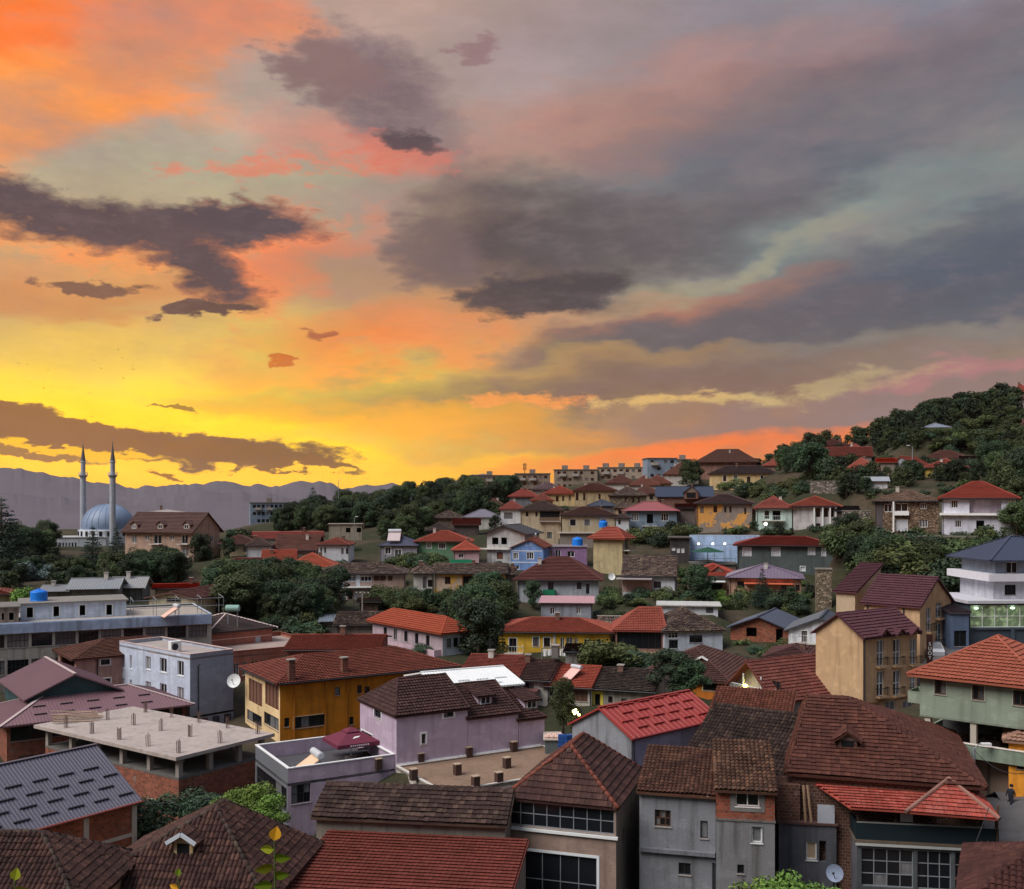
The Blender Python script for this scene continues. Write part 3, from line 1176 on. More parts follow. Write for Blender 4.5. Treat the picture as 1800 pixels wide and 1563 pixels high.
    # ---- finishing
    def wall_face(self, mb, f):
        o, s, n, L = self.frame(f)
        zb, zt = -self.bury, self.wt[f]
        ops = [q for q in self.open[f] if q[2] < zt]
        gops = []
        ss = sorted({0.0, L} | {q[0] for q in ops} | {q[1] for q in ops})
        zz = sorted({zb, zt} | {min(q[2], zt) for q in ops} | {min(q[3], zt) for q in ops})
        for i in range(len(ss) - 1):
            for j in range(len(zz) - 1):
                a, b, c, d = ss[i], ss[i + 1], zz[j], zz[j + 1]
                if b - a < 1e-5 or d - c < 1e-5: continue
                cs_, cz = (a + b) / 2, (c + d) / 2
                if any(q[0] < cs_ < q[1] and q[2] < cz < q[3] for q in ops): continue
                mb.poly([o + s * a + Vector((0, 0, c)), o + s * b + Vector((0, 0, c)), o + s * b + Vector((0, 0, d)), o + s * a + Vector((0, 0, d))],
                        [(a, c), (b, c), (b, d), (a, d)])
        dp = 0.22
        for q in ops:
            a, b, c, d = q[0], q[1], q[2], min(q[3], zt)
            c4 = [o + s * a + Vector((0, 0, c)), o + s * b + Vector((0, 0, c)), o + s * b + Vector((0, 0, d)), o + s * a + Vector((0, 0, d))]
            i4 = [p - n * dp for p in c4]
            for k in range(4):
                m = (k + 1) % 4
                mb.poly([c4[k], i4[k], i4[m], c4[m]], [(0, 0), (dp, 0), (dp, 1), (0, 1)])
        if self.gable and f in self.gable:
            g = [(0, zt)] + [q for q in self.gable[f]] + [(L, zt)]
            g = [q for k, q in enumerate(g) if k == 0 or (abs(q[0] - g[k - 1][0]) > 1e-4 or abs(q[1] - g[k - 1][1]) > 1e-4)]
            g = g[::-1]
            g = [g[-1]] + [g[0]] + g[1:-1]
            mb.poly([o + s * a + Vector((0, 0, z)) for a, z in g], [(a, z) for a, z in g])
        if getattr(self, 'shed', None):
            low, opp, rh = self.shed
            if f == opp:
                mb.poly([o + Vector((0, 0, zt)), o + s * L + Vector((0, 0, zt)), o + s * L + Vector((0, 0, zt + rh)), o + Vector((0, 0, zt + rh))], [(0, zt), (L, zt), (L, zt + rh), (0, zt + rh)])
            elif f != low:
                hi = {('F', 'R'): L, ('F', 'L'): 0, ('B', 'R'): 0, ('B', 'L'): L, ('L', 'F'): L, ('L', 'B'): 0, ('R', 'F'): 0, ('R', 'B'): L}[(low, f)]
                mb.poly([o + Vector((0, 0, zt)), o + s * L + Vector((0, 0, zt)), o + s * hi + Vector((0, 0, zt + rh))], [(0, zt), (L, zt), (hi, zt + rh)])

    def done(self):
        groups = {}
        for f in FACES:
            groups.setdefault(self.wallm[f], []).append(f)
        for m, fs in groups.items():
            mb = MB()
            for f in fs:
                self.wall_face(mb, f)
            mb.build("wall", m, self.root)
        for f, s0, s1, z0, z1, style, cols, rows, trim, name, pm in self.win:
            self.window(f, s0, s1, z0, z1, style, cols, rows, trim, name, pm)
        return self

    def fbox(self, mb, f, s0, s1, z0, z1, o0, o1):
        """box on a wall face: s, z range and distance out from the wall"""
        o, s, n, L = self.frame(f)
        a = o + s * s0 + n * o0; b = o + s * s1 + n * o1
        mb.box(a.x, a.y, z0, b.x, b.y, z1)

    def window(self, f, s0, s1, z0, z1, style, cols, rows, trim, name, pm):
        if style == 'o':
            mb = MB()      # unglazed opening: a black sheet stands in for the unlit room
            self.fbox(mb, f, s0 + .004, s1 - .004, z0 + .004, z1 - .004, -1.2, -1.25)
            mb.build("dark_room_sheet", DARK, self.root)
            if trim:
                self.trim(f, s0, s1, z0, z1, trim, self.root)
            return
        fm, c, r, fw = STY[style]
        c, r = cols or c, rows or r
        if self.d > 180: fw *= 1.25
        dp = -0.13
        mb = MB()
        self.fbox(mb, f, s0 + .003, s0 + fw, z0 + .003, z1 - .003, dp - .05, dp + .03)
        self.fbox(mb, f, s1 - fw, s1 - .003, z0 + .003, z1 - .003, dp - .05, dp + .03)
        self.fbox(mb, f, s0 + fw, s1 - fw, z0 + .003, z0 + fw, dp - .05, dp + .03)
        self.fbox(mb, f, s0 + fw, s1 - fw, z1 - fw, z1 - .003, dp - .05, dp + .03)
        for i in range(1, c):
            x = s0 + (s1 - s0) * i / c
            self.fbox(mb, f, x - fw * .45, x + fw * .45, z0 + fw, z1 - fw, dp - .045, dp + .025)
        for i in range(1, r):
            z = z0 + (z1 - z0) * i / r
            self.fbox(mb, f, s0 + fw, s1 - fw, z - fw * .4, z + fw * .4, dp - .04, dp + .02)
        wob = mb.build(name, fm, self.root)
        panem = pm or {'s': paint((176, 178, 184), .6), 'bs': wood((86, 58, 44))}.get(style) or glass(0.0)
        if self.d < 100:
            for i in range(c):
                for k in range(r):
                    pb = MB()
                    self.fbox(pb, f, s0 + (s1 - s0) * i / c + .01, s0 + (s1 - s0) * (i + 1) / c - .01, z0 + (z1 - z0) * k / r + .01, z0 + (z1 - z0) * (k + 1) / r - .01, dp - .02, dp - .03)
                    pb.build("pane", panem, wob)
        else:
            pb = MB()
            self.fbox(pb, f, s0 + .01, s1 - .01, z0 + .01, z1 - .01, dp - .02, dp - .03)
            pb.build("pane", panem, wob)
        if self.d < 140 and z1 - z0 < 1.9:
            sb = MB()
            self.fbox(sb, f, s0 - .06, s1 + .06, z0 - .06, z0 - .004, -.1, .06)
            sb.build("sill", FRAME_W if style.startswith('w') else concrete(), wob)
        if trim:
            self.trim(f, s0, s1, z0, z1, trim, wob)

    def trim(self, f, s0, s1, z0, z1, m, par, t=0.14):
        if isinstance(m, tuple):
            m, t = m
        mb = MB()
        self.fbox(mb, f, s0 - t, s0 - .004, z0 - t, z1 + t, .003, .035)
        self.fbox(mb, f, s1 + .004, s1 + t, z0 - t, z1 + t, .003, .035)
        self.fbox(mb, f, s0 - .004, s1 + .004, z1 + .004, z1 + t, .003, .035)
        self.fbox(mb, f, s0 - .004, s1 + .004, z0 - t, z0 - .062, .003, .035)
        mb.build("surround", m, par)

    # ---- extras
    def piece(self, name, mat, f, s0, s1, z0, z1, o0, o1, par=None):
        mb = MB(); self.fbox(mb, f, s0, s1, z0, z1, o0, o1)
        return mb.build(name, mat, par or self.root)

    def pxpiece(self, name, mat, f, x0, y0, x1, y1, o0, o1, par=None):
        s0, s1, z0, z1 = self.rect(f, x0, y0, x1, y1, max(o0, o1))
        return self.piece(name, mat, f, s0, s1, z0, z1, o0, o1, par)

    def balcony(self, f, s0, s1, z, out=1.1, slabm=None, rail=None, h=0.95, panel=None):
        mb = MB(); self.fbox(mb, f, s0, s1, z - .15, z, .003, out)
        b = mb.build("balcony", slabm or concrete((170, 168, 166), .4), self.root)
        rm = rail or BLACKM
        mb = MB()
        if panel:
            self.fbox(mb, f, s0, s1, z + .003, z + h, out - .05, out)
            self.fbox(mb, f, s0, s0 + .05, z + .003, z + h, .006, out - .053)
            self.fbox(mb, f, s1 - .05, s1, z + .003, z + h, .006, out - .053)
            mb.build("balcony_panel", panel, b)
        else:
            self.fbox(mb, f, s0, s1, z + h - .05, z + h, out - .05, out)
            self.fbox(mb, f, s0, s0 + .05, z + h - .05, z + h, .006, out - .053)
            self.fbox(mb, f, s1 - .05, s1, z + h - .05, z + h, .006, out - .053)
            n_ = max(3, int((s1 - s0) / .16)) if self.d < 120 else max(3, int((s1 - s0) / .35))
            for i in range(n_ + 1):
                x = s0 + .02 + (s1 - s0 - .04) * i / n_
                self.fbox(mb, f, x - .012, x + .012, z + .003, z + h - .053, out - .04, out - .016)
            for i in range(1, max(2, int(out / .3))):
                y = out * i / max(2, int(out / .3))
                for x in (s0 + .02, s1 - .045):
                    self.fbox(mb, f, x, x + .024, z + .003, z + h - .053, y, y + .024)
            mb.build("railing", rm, b)
        return b

    def pipe(self, f, s, z0=-2.0, z1=None, mat=None, r=0.06):
        mb = MB()
        z1 = z1 if z1 is not None else self.wt[f] - .1
        mb.tube([self.at(f, s, z0, .1), self.at(f, s, z1, .1), self.at(f, s, z1 + .15, .35)], r, 8)
        mb.build("drainpipe", mat or FRAME_D, self.root)

    def gutter(self, f, mat=None, out=0.5, z=None):
        L = self.frame(f)[3]
        mb = MB()
        z = self.h - .02 if z is None else z
        mb.tube([self.at(f, -.3, z, out + .04), self.at(f, L + .3, z, out + .04)], .07, 6)
        mb.build("gutter", mat or FRAME_D, self.root)

    def chimney(self, a, b, z, w=.6, h=1.4, mat=None, capm=None):
        mb = MB(); mb.box(a - w / 2, b - w / 2, z, a + w / 2, b + w / 2, z + h)
        c = mb.build("chimney", mat or brick(), self.roof_obj)
        mb = MB(); mb.box(a - w * .65, b - w * .65, z + h + .003, a + w * .65, b + w * .65, z + h + .1)
        mb.build("chimney_cap", capm or concrete(), c)

    def zroof(self, a, b):
        """height of the roof above local point (a, b)"""
        best = None
        for p in self.planes:
            p0, s, t, n, st = poly_st(p)
            z = p0.z - (n.x * (a - p0.x) + n.y * (b - p0.y)) / n.z
            best = z if best is None else min(best, z)
        return best

    def roofpt(self, px, py, pi=0):
        """local point where the sight line through a pixel meets roof slope pi"""
        p0, s, t, n, st = poly_st(self.planes[pi])
        C = self.Mi @ Vector((0, 0, CZ)); D = self.Mi.to_3x3() @ Vector(((px - HX) / FPX, 1.0, (HY - py) / FPX))
        k = (p0 - C).dot(n) / D.dot(n)
        return C + D * k

    def dormer(self, loc, f, w=1.6, h=1.3, dep=2.5, kind='gable', mat=None, roofm=None, style='o', trimm=None):
        """small roof window standing on the slope that falls towards face f; loc is its front foot in local coordinates"""
        o, s, n, L = self.frame(f)
        z = loc.z
        q = loc
        mb = MB()
        fl, fr = q - s * w / 2, q + s * w / 2
        up = Vector((0, 0, h))
        bk = -n * dep
        mb.poly([fl, fr, fr + up, fl + up], [(0, 0), (w, 0), (w, h), (0, h)])
        mb.poly([fl + bk, fl, fl + up, fl + up + bk]); mb.poly([fr, fr + bk, fr + bk + up, fr + up])
        if kind == 'gable':
            mb.poly([fl + up, fr + up, q + up + Vector((0, 0, w * .42))])
        d_ = mb.build("dormer", mat or self.wallm[f], self.roof_obj)
        wb = MB()
        a, b = q - s * w * .32 + n * .02, q + s * w * .32 + n * .02
        wb.poly([a + up * .12, b + up * .12, b + up * .9, a + up * .9])
        wb.build("dormer_window", DARK if style == 'o' else glass(0.0), d_)  # open dormers: a black sheet painted in for the dark inside
        if style != 'o':
            fb = MB()
            for x in (-.34, 0, .34):
                fb.bar(q + s * w * x + up * .1 + n * .04, q + s * w * x + up * .92 + n * .04, .07)
            fb.bar(a + up * .12 + n * .02, b + up * .12 + n * .02, .07); fb.bar(a + up * .9 + n * .02, b + up * .9 + n * .02, .07)
            fb.build("dormer_frame", FRAME_W, d_)
        rb = MB()
        ov = s * .28; fo = n * .3
        if kind == 'gable':
            ap = Vector((0, 0, w * .42 + .06))
            e = Vector((0, 0, -.08))
            for sg in (-1, 1):
                pl = [q + s * (w / 2) * sg + ov * sg + up + e + fo, q + s * (w / 2) * sg + ov * sg + up + e + bk, q + up + ap + bk, q + up + ap + fo]
                if sg < 0: pl = [pl[1], pl[0], pl[3], pl[2]]
                slab(rb, pl, .09)
                if self.d < 110: courses(rb, pl, .34, .3, .05, .01, self.rnd, .05)
        else:
            pl = [fl - ov + up + fo, fr + ov + up + fo, fr + ov + up + bk + Vector((0, 0, .55)), fl - ov + up + bk + Vector((0, 0, .55))]
            slab(rb, pl, .1)
            if self.d < 110: courses(rb, pl, .34, .3, .05, .01, self.rnd, .05)
        rb.build("dormer_roof", roofm or self.roof_obj.data.materials[0], d_)
        if trimm:
            tb = MB()
            ap = Vector((0, 0, w * .42 + .06))
            for sg in (-1, 1):
                tb.bar(q + s * (w / 2) * sg + ov * sg + up + fo - n * -.03, q + up + ap + fo + n * .03, .06, .2)
            tb.build("barge_board", trimm, d_)
        return d_


def front(name, label, x0, x1, ye, yb, d, l=8.0, yaw=0.0, wall=None, **kw):
    """a building whose front runs from x0 to x1 in the view; yaw is measured from facing the viewer"""
    yaw -= math.degrees(math.atan(((x0 + x1) / 2 - HX) / FPX)) * .85
    if yaw >= 0:
        return House(name, label, x0, d, yaw, xf=x1, l=l, ye=ye, yb=yb, wall=wall, **kw)
    return House(name, label, x1, d, yaw, xf=x0, l=l, ye=ye, yb=yb, wall=wall, **kw)

# ------------------------------------------------------------------ near buildings
T_BROWN = tile((74, 48, 44), (104, 72, 62), .55, .55)
T_OLD = tile((62, 50, 46), (104, 88, 76), .7, .7)
T_RED = tile((126, 62, 52), (146, 80, 66), .35, .35)
T_REDW = tile((138, 66, 54), (158, 86, 70), .3, .2)
T_ORANGE = tile((168, 78, 54), (182, 92, 66), .25, .12)
T_RUST = tile((112, 58, 46), (136, 76, 58), .4, .45)
T_DRED = tile((98, 50, 46), (120, 66, 58), .4, .4)
T_MAROON = tile((96, 56, 62), (112, 66, 70), .25, .2)
T_BRIGHT = tile((176, 82, 70), (186, 112, 98), .55, .3)
T_CAP = tile((128, 70, 58), (150, 92, 76), .5, .4)
CONC, CONC_D = concrete((142, 134, 128), .6), concrete((98, 96, 94), .8)
BRICK = brick()
GLASS = glass(0.0)


def attach(sub, main):
    """make the parts of one block parts of the main building"""
    D = main.Mi @ sub.M
    for ch in list(sub.root.children):
        ml = ch.matrix_local.copy()
        ch.parent = main.root
        ch.matrix_local = D @ ml
    bpy.data.objects.remove(sub.root)
    return sub


# --- beige tower house with the glazed top floor
tw = House("tower_house", "beige tower house with a glazed top floor and a steep tiled hip roof", 1083, 60, -18, xf=888, xs=1130, ye=1420, zb=-27,
           wall=plaster((134, 114, 104), .35), walls={'R': concrete((112, 104, 96), .9), 'B': concrete((112, 104, 96), .9)})
tw.roof('hip', T_BROWN, rh=2.85, oh=.16, e=2.7, along='v', objs=300, tw=.34, cs=.42, flat=True, jit=.008, capmat=T_CAP)
zt = tw.h
tw.w_('F', .12, tw.w - .12, zt - 1.62, zt - .12, 'g', cols=8, rows=2, name="glazed_band", panemat=glass(-.5))
tw.piece("ledge", paint(WHITE), 'F', -.12, tw.w + .12, zt - 1.86, zt - 1.70, .003, .16)
tw.piece("eaves_board", GREYM, 'F', -.1, tw.w + .1, zt - .1, zt + .02, .003, .14)
s0, s1, z0, z1 = tw.rect('F', 921, 1502, 1049, 1600)
tw.w_('F', s0, s1, z0, z1, 'g', cols=4, rows=2, trim=(paint((190, 194, 200)), .16), name="large_window", panemat=glass(-.5))
for (x, y, h_) in ((1110, 1440, 24), (1096, 1470, 30)):
    s0, s1, z0, z1 = tw.rect('R', x - 2, y - h_ / 2, x + 2, y + h_ / 2)
    tw.w_('R', s0, s1, z0, z1, 'o', name="slit")
tw.done()
mb = MB(); mb.tube([tw.at('R', tw.l - .2, -2, .1), tw.at('R', tw.l - .2, zt - .6, .1)], .06, 8); mb.build("drainpipe", GREYM, tw.root)
# --- two-level tiled house in front of it
lt = House("tiled_house", "house with a dark mossy tile roof above a wide red tile lean-to", 888, 59.5, -8, xf=556, l=5.4, ye=1449, zb=-27, wall=plaster((120, 112, 104), .8))
lt.roof('gable_u', tile((66, 48, 44), (104, 82, 72), .65, .6), yr=1383, oh=.35, og=.25, objs=300, tw=.31, cs=.40, flat=True, jit=.02)
lt.done()
le = House("x", "x", 889, 51.0, -8, w=lt.w + .2, l=7.9, ye=1590, zb=-27, wall=plaster((120, 112, 104), .6))
le.roof('shed', T_RED, rh=(lt.M.translation.z + lt.h - .75) - (le.M.translation.z + le.h), oh=.3, og=.2, objs=300, tw=.29, cs=.40, flat=True, jit=.006, name="lean_to_roof")
le.done(); attach(le, lt)

# --- brown hip roof, lower left
br = House("hip_roof_house", "cream house with a large brown barrel-tile hip roof and a small white-edged dormer", 465, 50, -6, xf=128, l=8.4, ye=1588, zb=-26, wall=plaster((196, 166, 128), .4))
br.roof('hip', tile((70, 46, 42), (112, 78, 66), .6, .5), rh=3.5, oh=.35, e=4.0, rp=.60, along='v', objs=300, tw=.24, cs=.38, jit=.022, capmat=T_OLD)
br.dormer(br.roofpt(322, 1506, 0), 'F', 1.0, .75, 2.0, trimm=paint((176, 182, 190)))
br.auto('F', 3, [2.2], 1.0, 1.2, 'b'); br.done()

bl = House("corner_hip_house", "house with a dark brown hip roof at the bottom corner, below the blue sheet roof", 135, 46, -1, w=11, l=7.0, ye=1602, zb=-25, wall=plaster((160, 130, 104), .5))
bl.roof('hip', tile((66, 44, 40), (104, 72, 62), .6, .55), yr=1463, oh=.35, e=3.6, objs=300, tw=.24, cs=.38, jit=.02, capmat=T_OLD, along='u')
bl.done()

# --- blue-grey sheet roof on brick walls
bs = House("sheet_roof_building", "brick building with a blue-grey ribbed sheet roof and rows of snow guards", -60, 58.5, 54, xf=240, l=10, ye=1488, zb=-26, cat="building",
           wall=brick((158, 84, 56)))
bs.roof('gable_u', metal((82, 80, 92), .5, .4), rh=2.95, oh=.35, og=.25, style='sheet', gap=.24, guards=(0, 4, 1.75, .9, 1.0, 1.05), rp=.5)
cm = concrete((170, 160, 150), .5)
for s in (bs.w - .18, bs.w - 3.6, 4.2):
    bs.piece("concrete_column", cm, 'F', s - .18, s + .18, -1, bs.wt['F'] - .15, .003, .05)
bs.piece("concrete_beam", cm, 'F', bs.w - 3.4, bs.w - .38, bs.wt['F'] - 2.3, bs.wt['F'] - 2.05, .003, .045)
bs.done()
bs.gutter('F', metal((140, 70, 60)), .35)

# --- unfinished concrete frame with a bare slab
uf = House("unfinished_building", "unfinished building with a bare concrete roof slab on columns over brick walls", 314, 80, 55, xf=465, xs=80, ye=1372, zb=-26, cat="building",
           wall=brick((148, 84, 64)))
uf.roof('flat', CONC_D, th=.2, oh=.02, ph=0.0, name="floor_slab")
uf.px('L', [(262, 1406, 274, 1424)], 'd', trim=paint((150, 140, 130)))
uf.done()
zs = uf.h + 1.75
mb = MB(); mb.box(-.7, -.6, zs, uf.w + .6, uf.l + .7, zs + .28)
slab_o = mb.build("roof_slab", concrete((158, 146, 140), .8), uf.root)
for i, a in enumerate([.2, uf.w * .36, uf.w * .7, uf.w - .2]):
    for j in range(6):
        b = .2 + (uf.l - .4) * j / 5
        mb = MB(); mb.box(a - .2, b - .2, uf.h + .21, a + .2, b + .2, zs - .003)
        mb.build("column", CONC, uf.root)
rb = MB()
for q in range(5):
    x, y = [(-.1, -.1), (.12, -.12), (.1, .12), (-.12, .1), (0, 0.02)][q]
    rb.tube([(x, y, 0), (x + .03, y, .95 + .1 * (q % 2))], .028, 5)
rbm = rb.mesh("rebar", metal((92, 72, 66), .7))
for a in (.3, uf.w * .5, uf.w - .4):
    for j in range(5):
        b = .4 + (uf.l - .8) * j / 4.6
        o = bpy.data.objects.new("rebar", rbm); COL.objects.link(o); o.parent = slab_o
        o.location = (a, b, zs + .28); o.rotation_euler = (0, 0, RND.uniform(0, 3))
pl = uf.M @ Vector((uf.w * .25, uf.l - 1.6, zs + .29))
for q in range(9):
    mb = MB(); mb.box(-2.1, -.1, 0, 2.1 + RND.uniform(-.5, .4), .1, .06)
    o = mb.build("plank", wood((150, 128, 112)))
    o.location = pl + Vector((-.28 * q * .6, .30 * q, .10 + .05 * (q % 3) + .03 * q)); o.rotation_euler = (RND.uniform(-.1, .1), RND.uniform(-.05, .08), math.radians(22 + RND.uniform(-7, 7)))
    tag(o, "weathered plank in the loose pile on the bare concrete slab", "plank", "planks piled on the slab")

# --- maroon sheet roof hall behind it
mh = House("sheet_roof_hall", "long hall with a maroon sheet roof and rows of dark snow guards", 12, 92, 36, xf=326, l=9, ye=1274, zb=-23.5, cat="building", wall=brick((142, 82, 62)))
M_MAR = metal((112, 84, 90), .45, .3)
mh.roof('hip', M_MAR, rh=1.7, oh=.7, e=5.0, style='sheet', gap=.3, capmat=metal((168, 150, 148)), guards=(0, 2, 2.4, 1.4, 1.5, 1.1))
mh.w_('F', .3, mh.w - .3, mh.h - 1.6, mh.h - .35, 'd', cols=9, name="glazed_strip")
mh.w_('F', 1, mh.w - 1, mh.h - 4.6, mh.h - 3.0, 'd', cols=7, name="glazed_strip")
mh.done()
mo = House("x", "x", 50, 96.5, 36, xf=205, l=12, ye=1228, zb=-20.5, wall=plaster((52, 72, 76), .3), bury=0)
mo.roof('gable_v', M_MAR, rh=2.0, oh=.5, og=.6, style='sheet', gap=.3, rp=.5, capmat=metal((178, 160, 158)), name="upper_roof"); mo.done(); attach(mo, mh)

# --- pale blue office block
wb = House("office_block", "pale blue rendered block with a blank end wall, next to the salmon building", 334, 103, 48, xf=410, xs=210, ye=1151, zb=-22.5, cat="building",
           wall=plaster((168, 176, 192), .15), walls={'F': plaster((134, 140, 156), .12)})  # end wall is a darker copy, its shade put into the plaster colour
wb.roof('flat', concrete((150, 140, 136), .5), ph=.35, capmat=paint((170, 150, 146)))
W = [(215, 1150, 219, 1174), (228, 1152, 232, 1176), (256, 1154, 265, 1177), (281, 1157, 293, 1182), (312, 1162, 323, 1188),
     (215, 1193, 219, 1212), (228, 1195, 232, 1214), (256, 1198, 265, 1222), (281, 1202, 293, 1224), (312, 1208, 323, 1232)]
wb.px('L', W, 'w')
wb.done()
wb.pipe('F', .9, -.5, wb.h - 1.2)
s_, z_ = wb.hit('F', 372, 1258)
for i in range(3):
    wb.piece("poster", [paint((96, 66, 78)), paint((60, 62, 74)), paint((44, 46, 60))][i], 'F', 1.2 + i * 1.35, 2.0 + i * 1.35, z_ - 1.3, z_ - .1, .003, .03)
wb.piece("painted_shade_strip", DARK, 'F', 0, wb.w, z_ + .05, z_ + .25, .003, .02)  # dark strip painted on the wall for the shade under the overhang

# --- long office building on the left
lo = House("long_building", "long pale building with bands of factory windows and a blue parapet", -40, 113, 26, xf=372, l=14, ye=1099, zb=-21, cat="building", wall=plaster((142, 140, 136), .7))
lo.roof('flat', concrete((150, 140, 132), .6), ph=.2, capmat=paint((150, 160, 176)))
L_ = lo.w
lo.piece("blue_band", plaster((132, 148, 172), .5), 'F', .05, L_ - .05, lo.h - 1.12, lo.h - .02, .003, .3)
nb = 10
for r, (za, zb_) in enumerate(((lo.h - 2.7, lo.h - 1.25), (lo.h - 5.7, lo.h - 4.1))):
    for i in range(nb):
        a = .4 + (L_ - .8) * i / nb
        lo.w_('F', a + .15, a + (L_ - .8) / nb - .15, za, zb_, 'd', cols=5, rows=2, panemat=glass(.25))
lo.done()
pent = House("x", "x", 36, 119, 26, xf=222, l=7, ye=1063, yb=1094, wall=plaster((170, 184, 204), .35), bury=0)
pent.roof('flat', concrete((120, 116, 112), .5), th=.15, oh=.25, name="upper_roof")
pent.px('F', [(47, 1068, 58, 1086), (94, 1066, 104, 1084), (140, 1064, 150, 1082), (187, 1063, 197, 1081)], 'o', trim=(paint(WHITE), .1)); pent.done(); attach(pent, lo)
shd = House("x", "x", -30, 115, 26, xf=33, l=6, ye=1070, yb=1098, wall=plaster((128, 120, 114), .8), bury=0)
shd.roof('flat', concrete((110, 106, 102), .5), th=.12, oh=.2, name="upper_roof"); shd.px('F', [(3, 1078, 7, 1090), (16, 1077, 24, 1090)], 'o'); shd.done(); attach(shd, lo)
fr = MB()
a0 = lo.Mi @ P(236, 1082, 119.5)
for i in range(5):
    x = a0.x + i * 2.6
    fr.tube([(x, .4, lo.h - .15), (x, .4, lo.h + 1.9), (x, 3.6, lo.h + 2.1), (x, 3.6, lo.h - .15)], .04, 6)
for z in (1.0, 1.9):
    fr.tube([(a0.x, .4, lo.h + z), (a0.x + 10.4, .4, lo.h + z)], .035, 6)
fr.build("terrace_frame", GREYM, lo.root)

# --- salmon house with brown tiles between the hall and the office block
sa = House("salmon_house", "salmon house with brown roof tiles behind the maroon sheet roof", 133, 109.5, 36, xf=335, xs=102, ye=1159, zb=-22, wall=plaster((158, 124, 112), .3))
sa.roof('hip', tile((96, 60, 50), (120, 78, 64), .4, .4), yr=1121, oh=.5, e=4.5)
sa.px('F', [(177, 1159, 193, 1168), (178, 1193, 194, 1208), (250, 1190, 262, 1206)], 'd', trim=paint((200, 190, 184)))
sa.px('L', [(106, 1153, 131, 1174), (106, 1186, 131, 1200)], 'o')
sa.done(); sa.pipe('F', 2.2)

# --- salmon-red building with the dark hip roof
sr = House("red_office_building", "salmon-red rendered building with pale bands and white windows behind the pale block", 385, 119, 36, xf=573, l=14, ye=1148, zb=-22, cat="building",
           wall=plaster((140, 88, 76), .25))
sr.roof('flat', concrete((150, 132, 124), .5), ph=.5, capmat=paint((120, 72, 62)))
for (z0, z1) in ((1166, 1189), (1208, 1236)):
    sr.px('F', [(411, z0, 420, z1), (426, z0 - 2, 434, z1 - 2), (442, z0 - 4, 454, z1 - 4), (458, z0 - 6, 470, z1 - 6), (476, z0 - 8, 488, z1 - 8)], 'w')
sr.done()
up = House("x", "x", 368, 127, 42, xf=478, xs=312, ye=1113, zb=-19, wall=plaster((150, 96, 84), .2), bury=0)
up.roof('hip', tile((86, 72, 72), (104, 86, 84), .25, .2), yr=1079, oh=.55, capmat=paint((190, 170, 165)), name="upper_roof")
up.px('L', [(324, 1117, 331, 1138), (353, 1121, 358, 1148)], 'w1'); up.px('F', [(449, 1119, 459, 1135)], 's')
for z in (up.h - 1.0, up.h - 2.6):
    for f in 'FL': up.piece("pale_band", paint((196, 160, 150)), f, 0.02, up.frame(f)[3] - .02, z, z + .1, .003, .02)
up.done(); attach(up, sr)

# --- orange building
og_ = House("orange_building", "deep orange building with a cream glazed end and a long red tile roof", 492, 95, 32, xf=800, xs=431, ye=1201, zb=-22.5, cat="building",
            wall=plaster((176, 110, 30), .45), walls={'L': plaster((206, 178, 136), .45)})
og_.roof('hip', tile((120, 62, 50), (142, 80, 66), .4, .4), yr=1144, oh=.55, e=4.8)
og_.px('L', [(437, 1197, 461, 1238), (466, 1201, 490, 1244)], 'b', cols=4, panemat=paint((104, 74, 62)))
og_.px('L', [(434, 1253, 460, 1272), (464, 1257, 490, 1279)], 'd', cols=3, panemat=glass(.3))
og_.px('F', [(589, 1208, 598, 1222), (628, 1204, 636, 1219), (641, 1207, 650, 1222), (614, 1260, 622, 1274), (500, 1262, 509, 1278)], 'd1')
og_.px('F', [(516, 1258, 572, 1278)], 'd', cols=4, trim=(paint((190, 170, 140)), .06))
og_.done()
for px_ in (517, 571, 609): og_.pipe('F', og_.hit('F', px_, 1250)[0], -1, None, paint((150, 92, 30)))
p_ = og_.roofpt(605, 1182, 0); og_.chimney(p_.x, p_.y, p_.z - .3, .55, 1.7, brick((120, 70, 56)))
p_ = og_.roofpt(512, 1196, 0); og_.chimney(p_.x, p_.y, p_.z - .3, .6, 2.2, brick((104, 58, 48)))
og_.gutter('F', FRAME_D, .55); og_.gutter('L', FRAME_D, .55)

# --- lilac house and its terraces
PINK = plaster((162, 146, 163), .15)
pk = House("lilac_house", "lilac house with stepped dark tile roofs and two dormers", 697, 78, 30, xf=822, xs=633, ye=1259, yb=1347, wall=PINK, bury=1)
T_PK = tile((70, 46, 44), (96, 66, 60), .5, .45)
pk.roof('hip', T_PK, rh=2.15, oh=.15, e=(1.9, .3), along='u', cs=.33, tw=.27)
pk.px('F', [(741, 1290, 748, 1307)], 'd1', trim=paint(WHITE)); pk.px('F', [(780, 1251, 797, 1260)], 'd', trim=paint(WHITE))
pk.px('L', [(658, 1243, 670, 1262)], 'd', rows=2, trim=paint(WHITE)); pk.px('L', [(636, 1288, 655, 1300)], 'd', cols=4, trim=(paint(WHITE), .1))
pk.px('L', [(640, 1303, 653, 1326)], 'd', trim=(paint(WHITE), .08))
pk.done()
pk.piece("plinth_strip", paint(WHITE), 'F', 0, pk.w + 6.8, 0.02, .16, .003, .08)
zpk = pk.M.translation.z
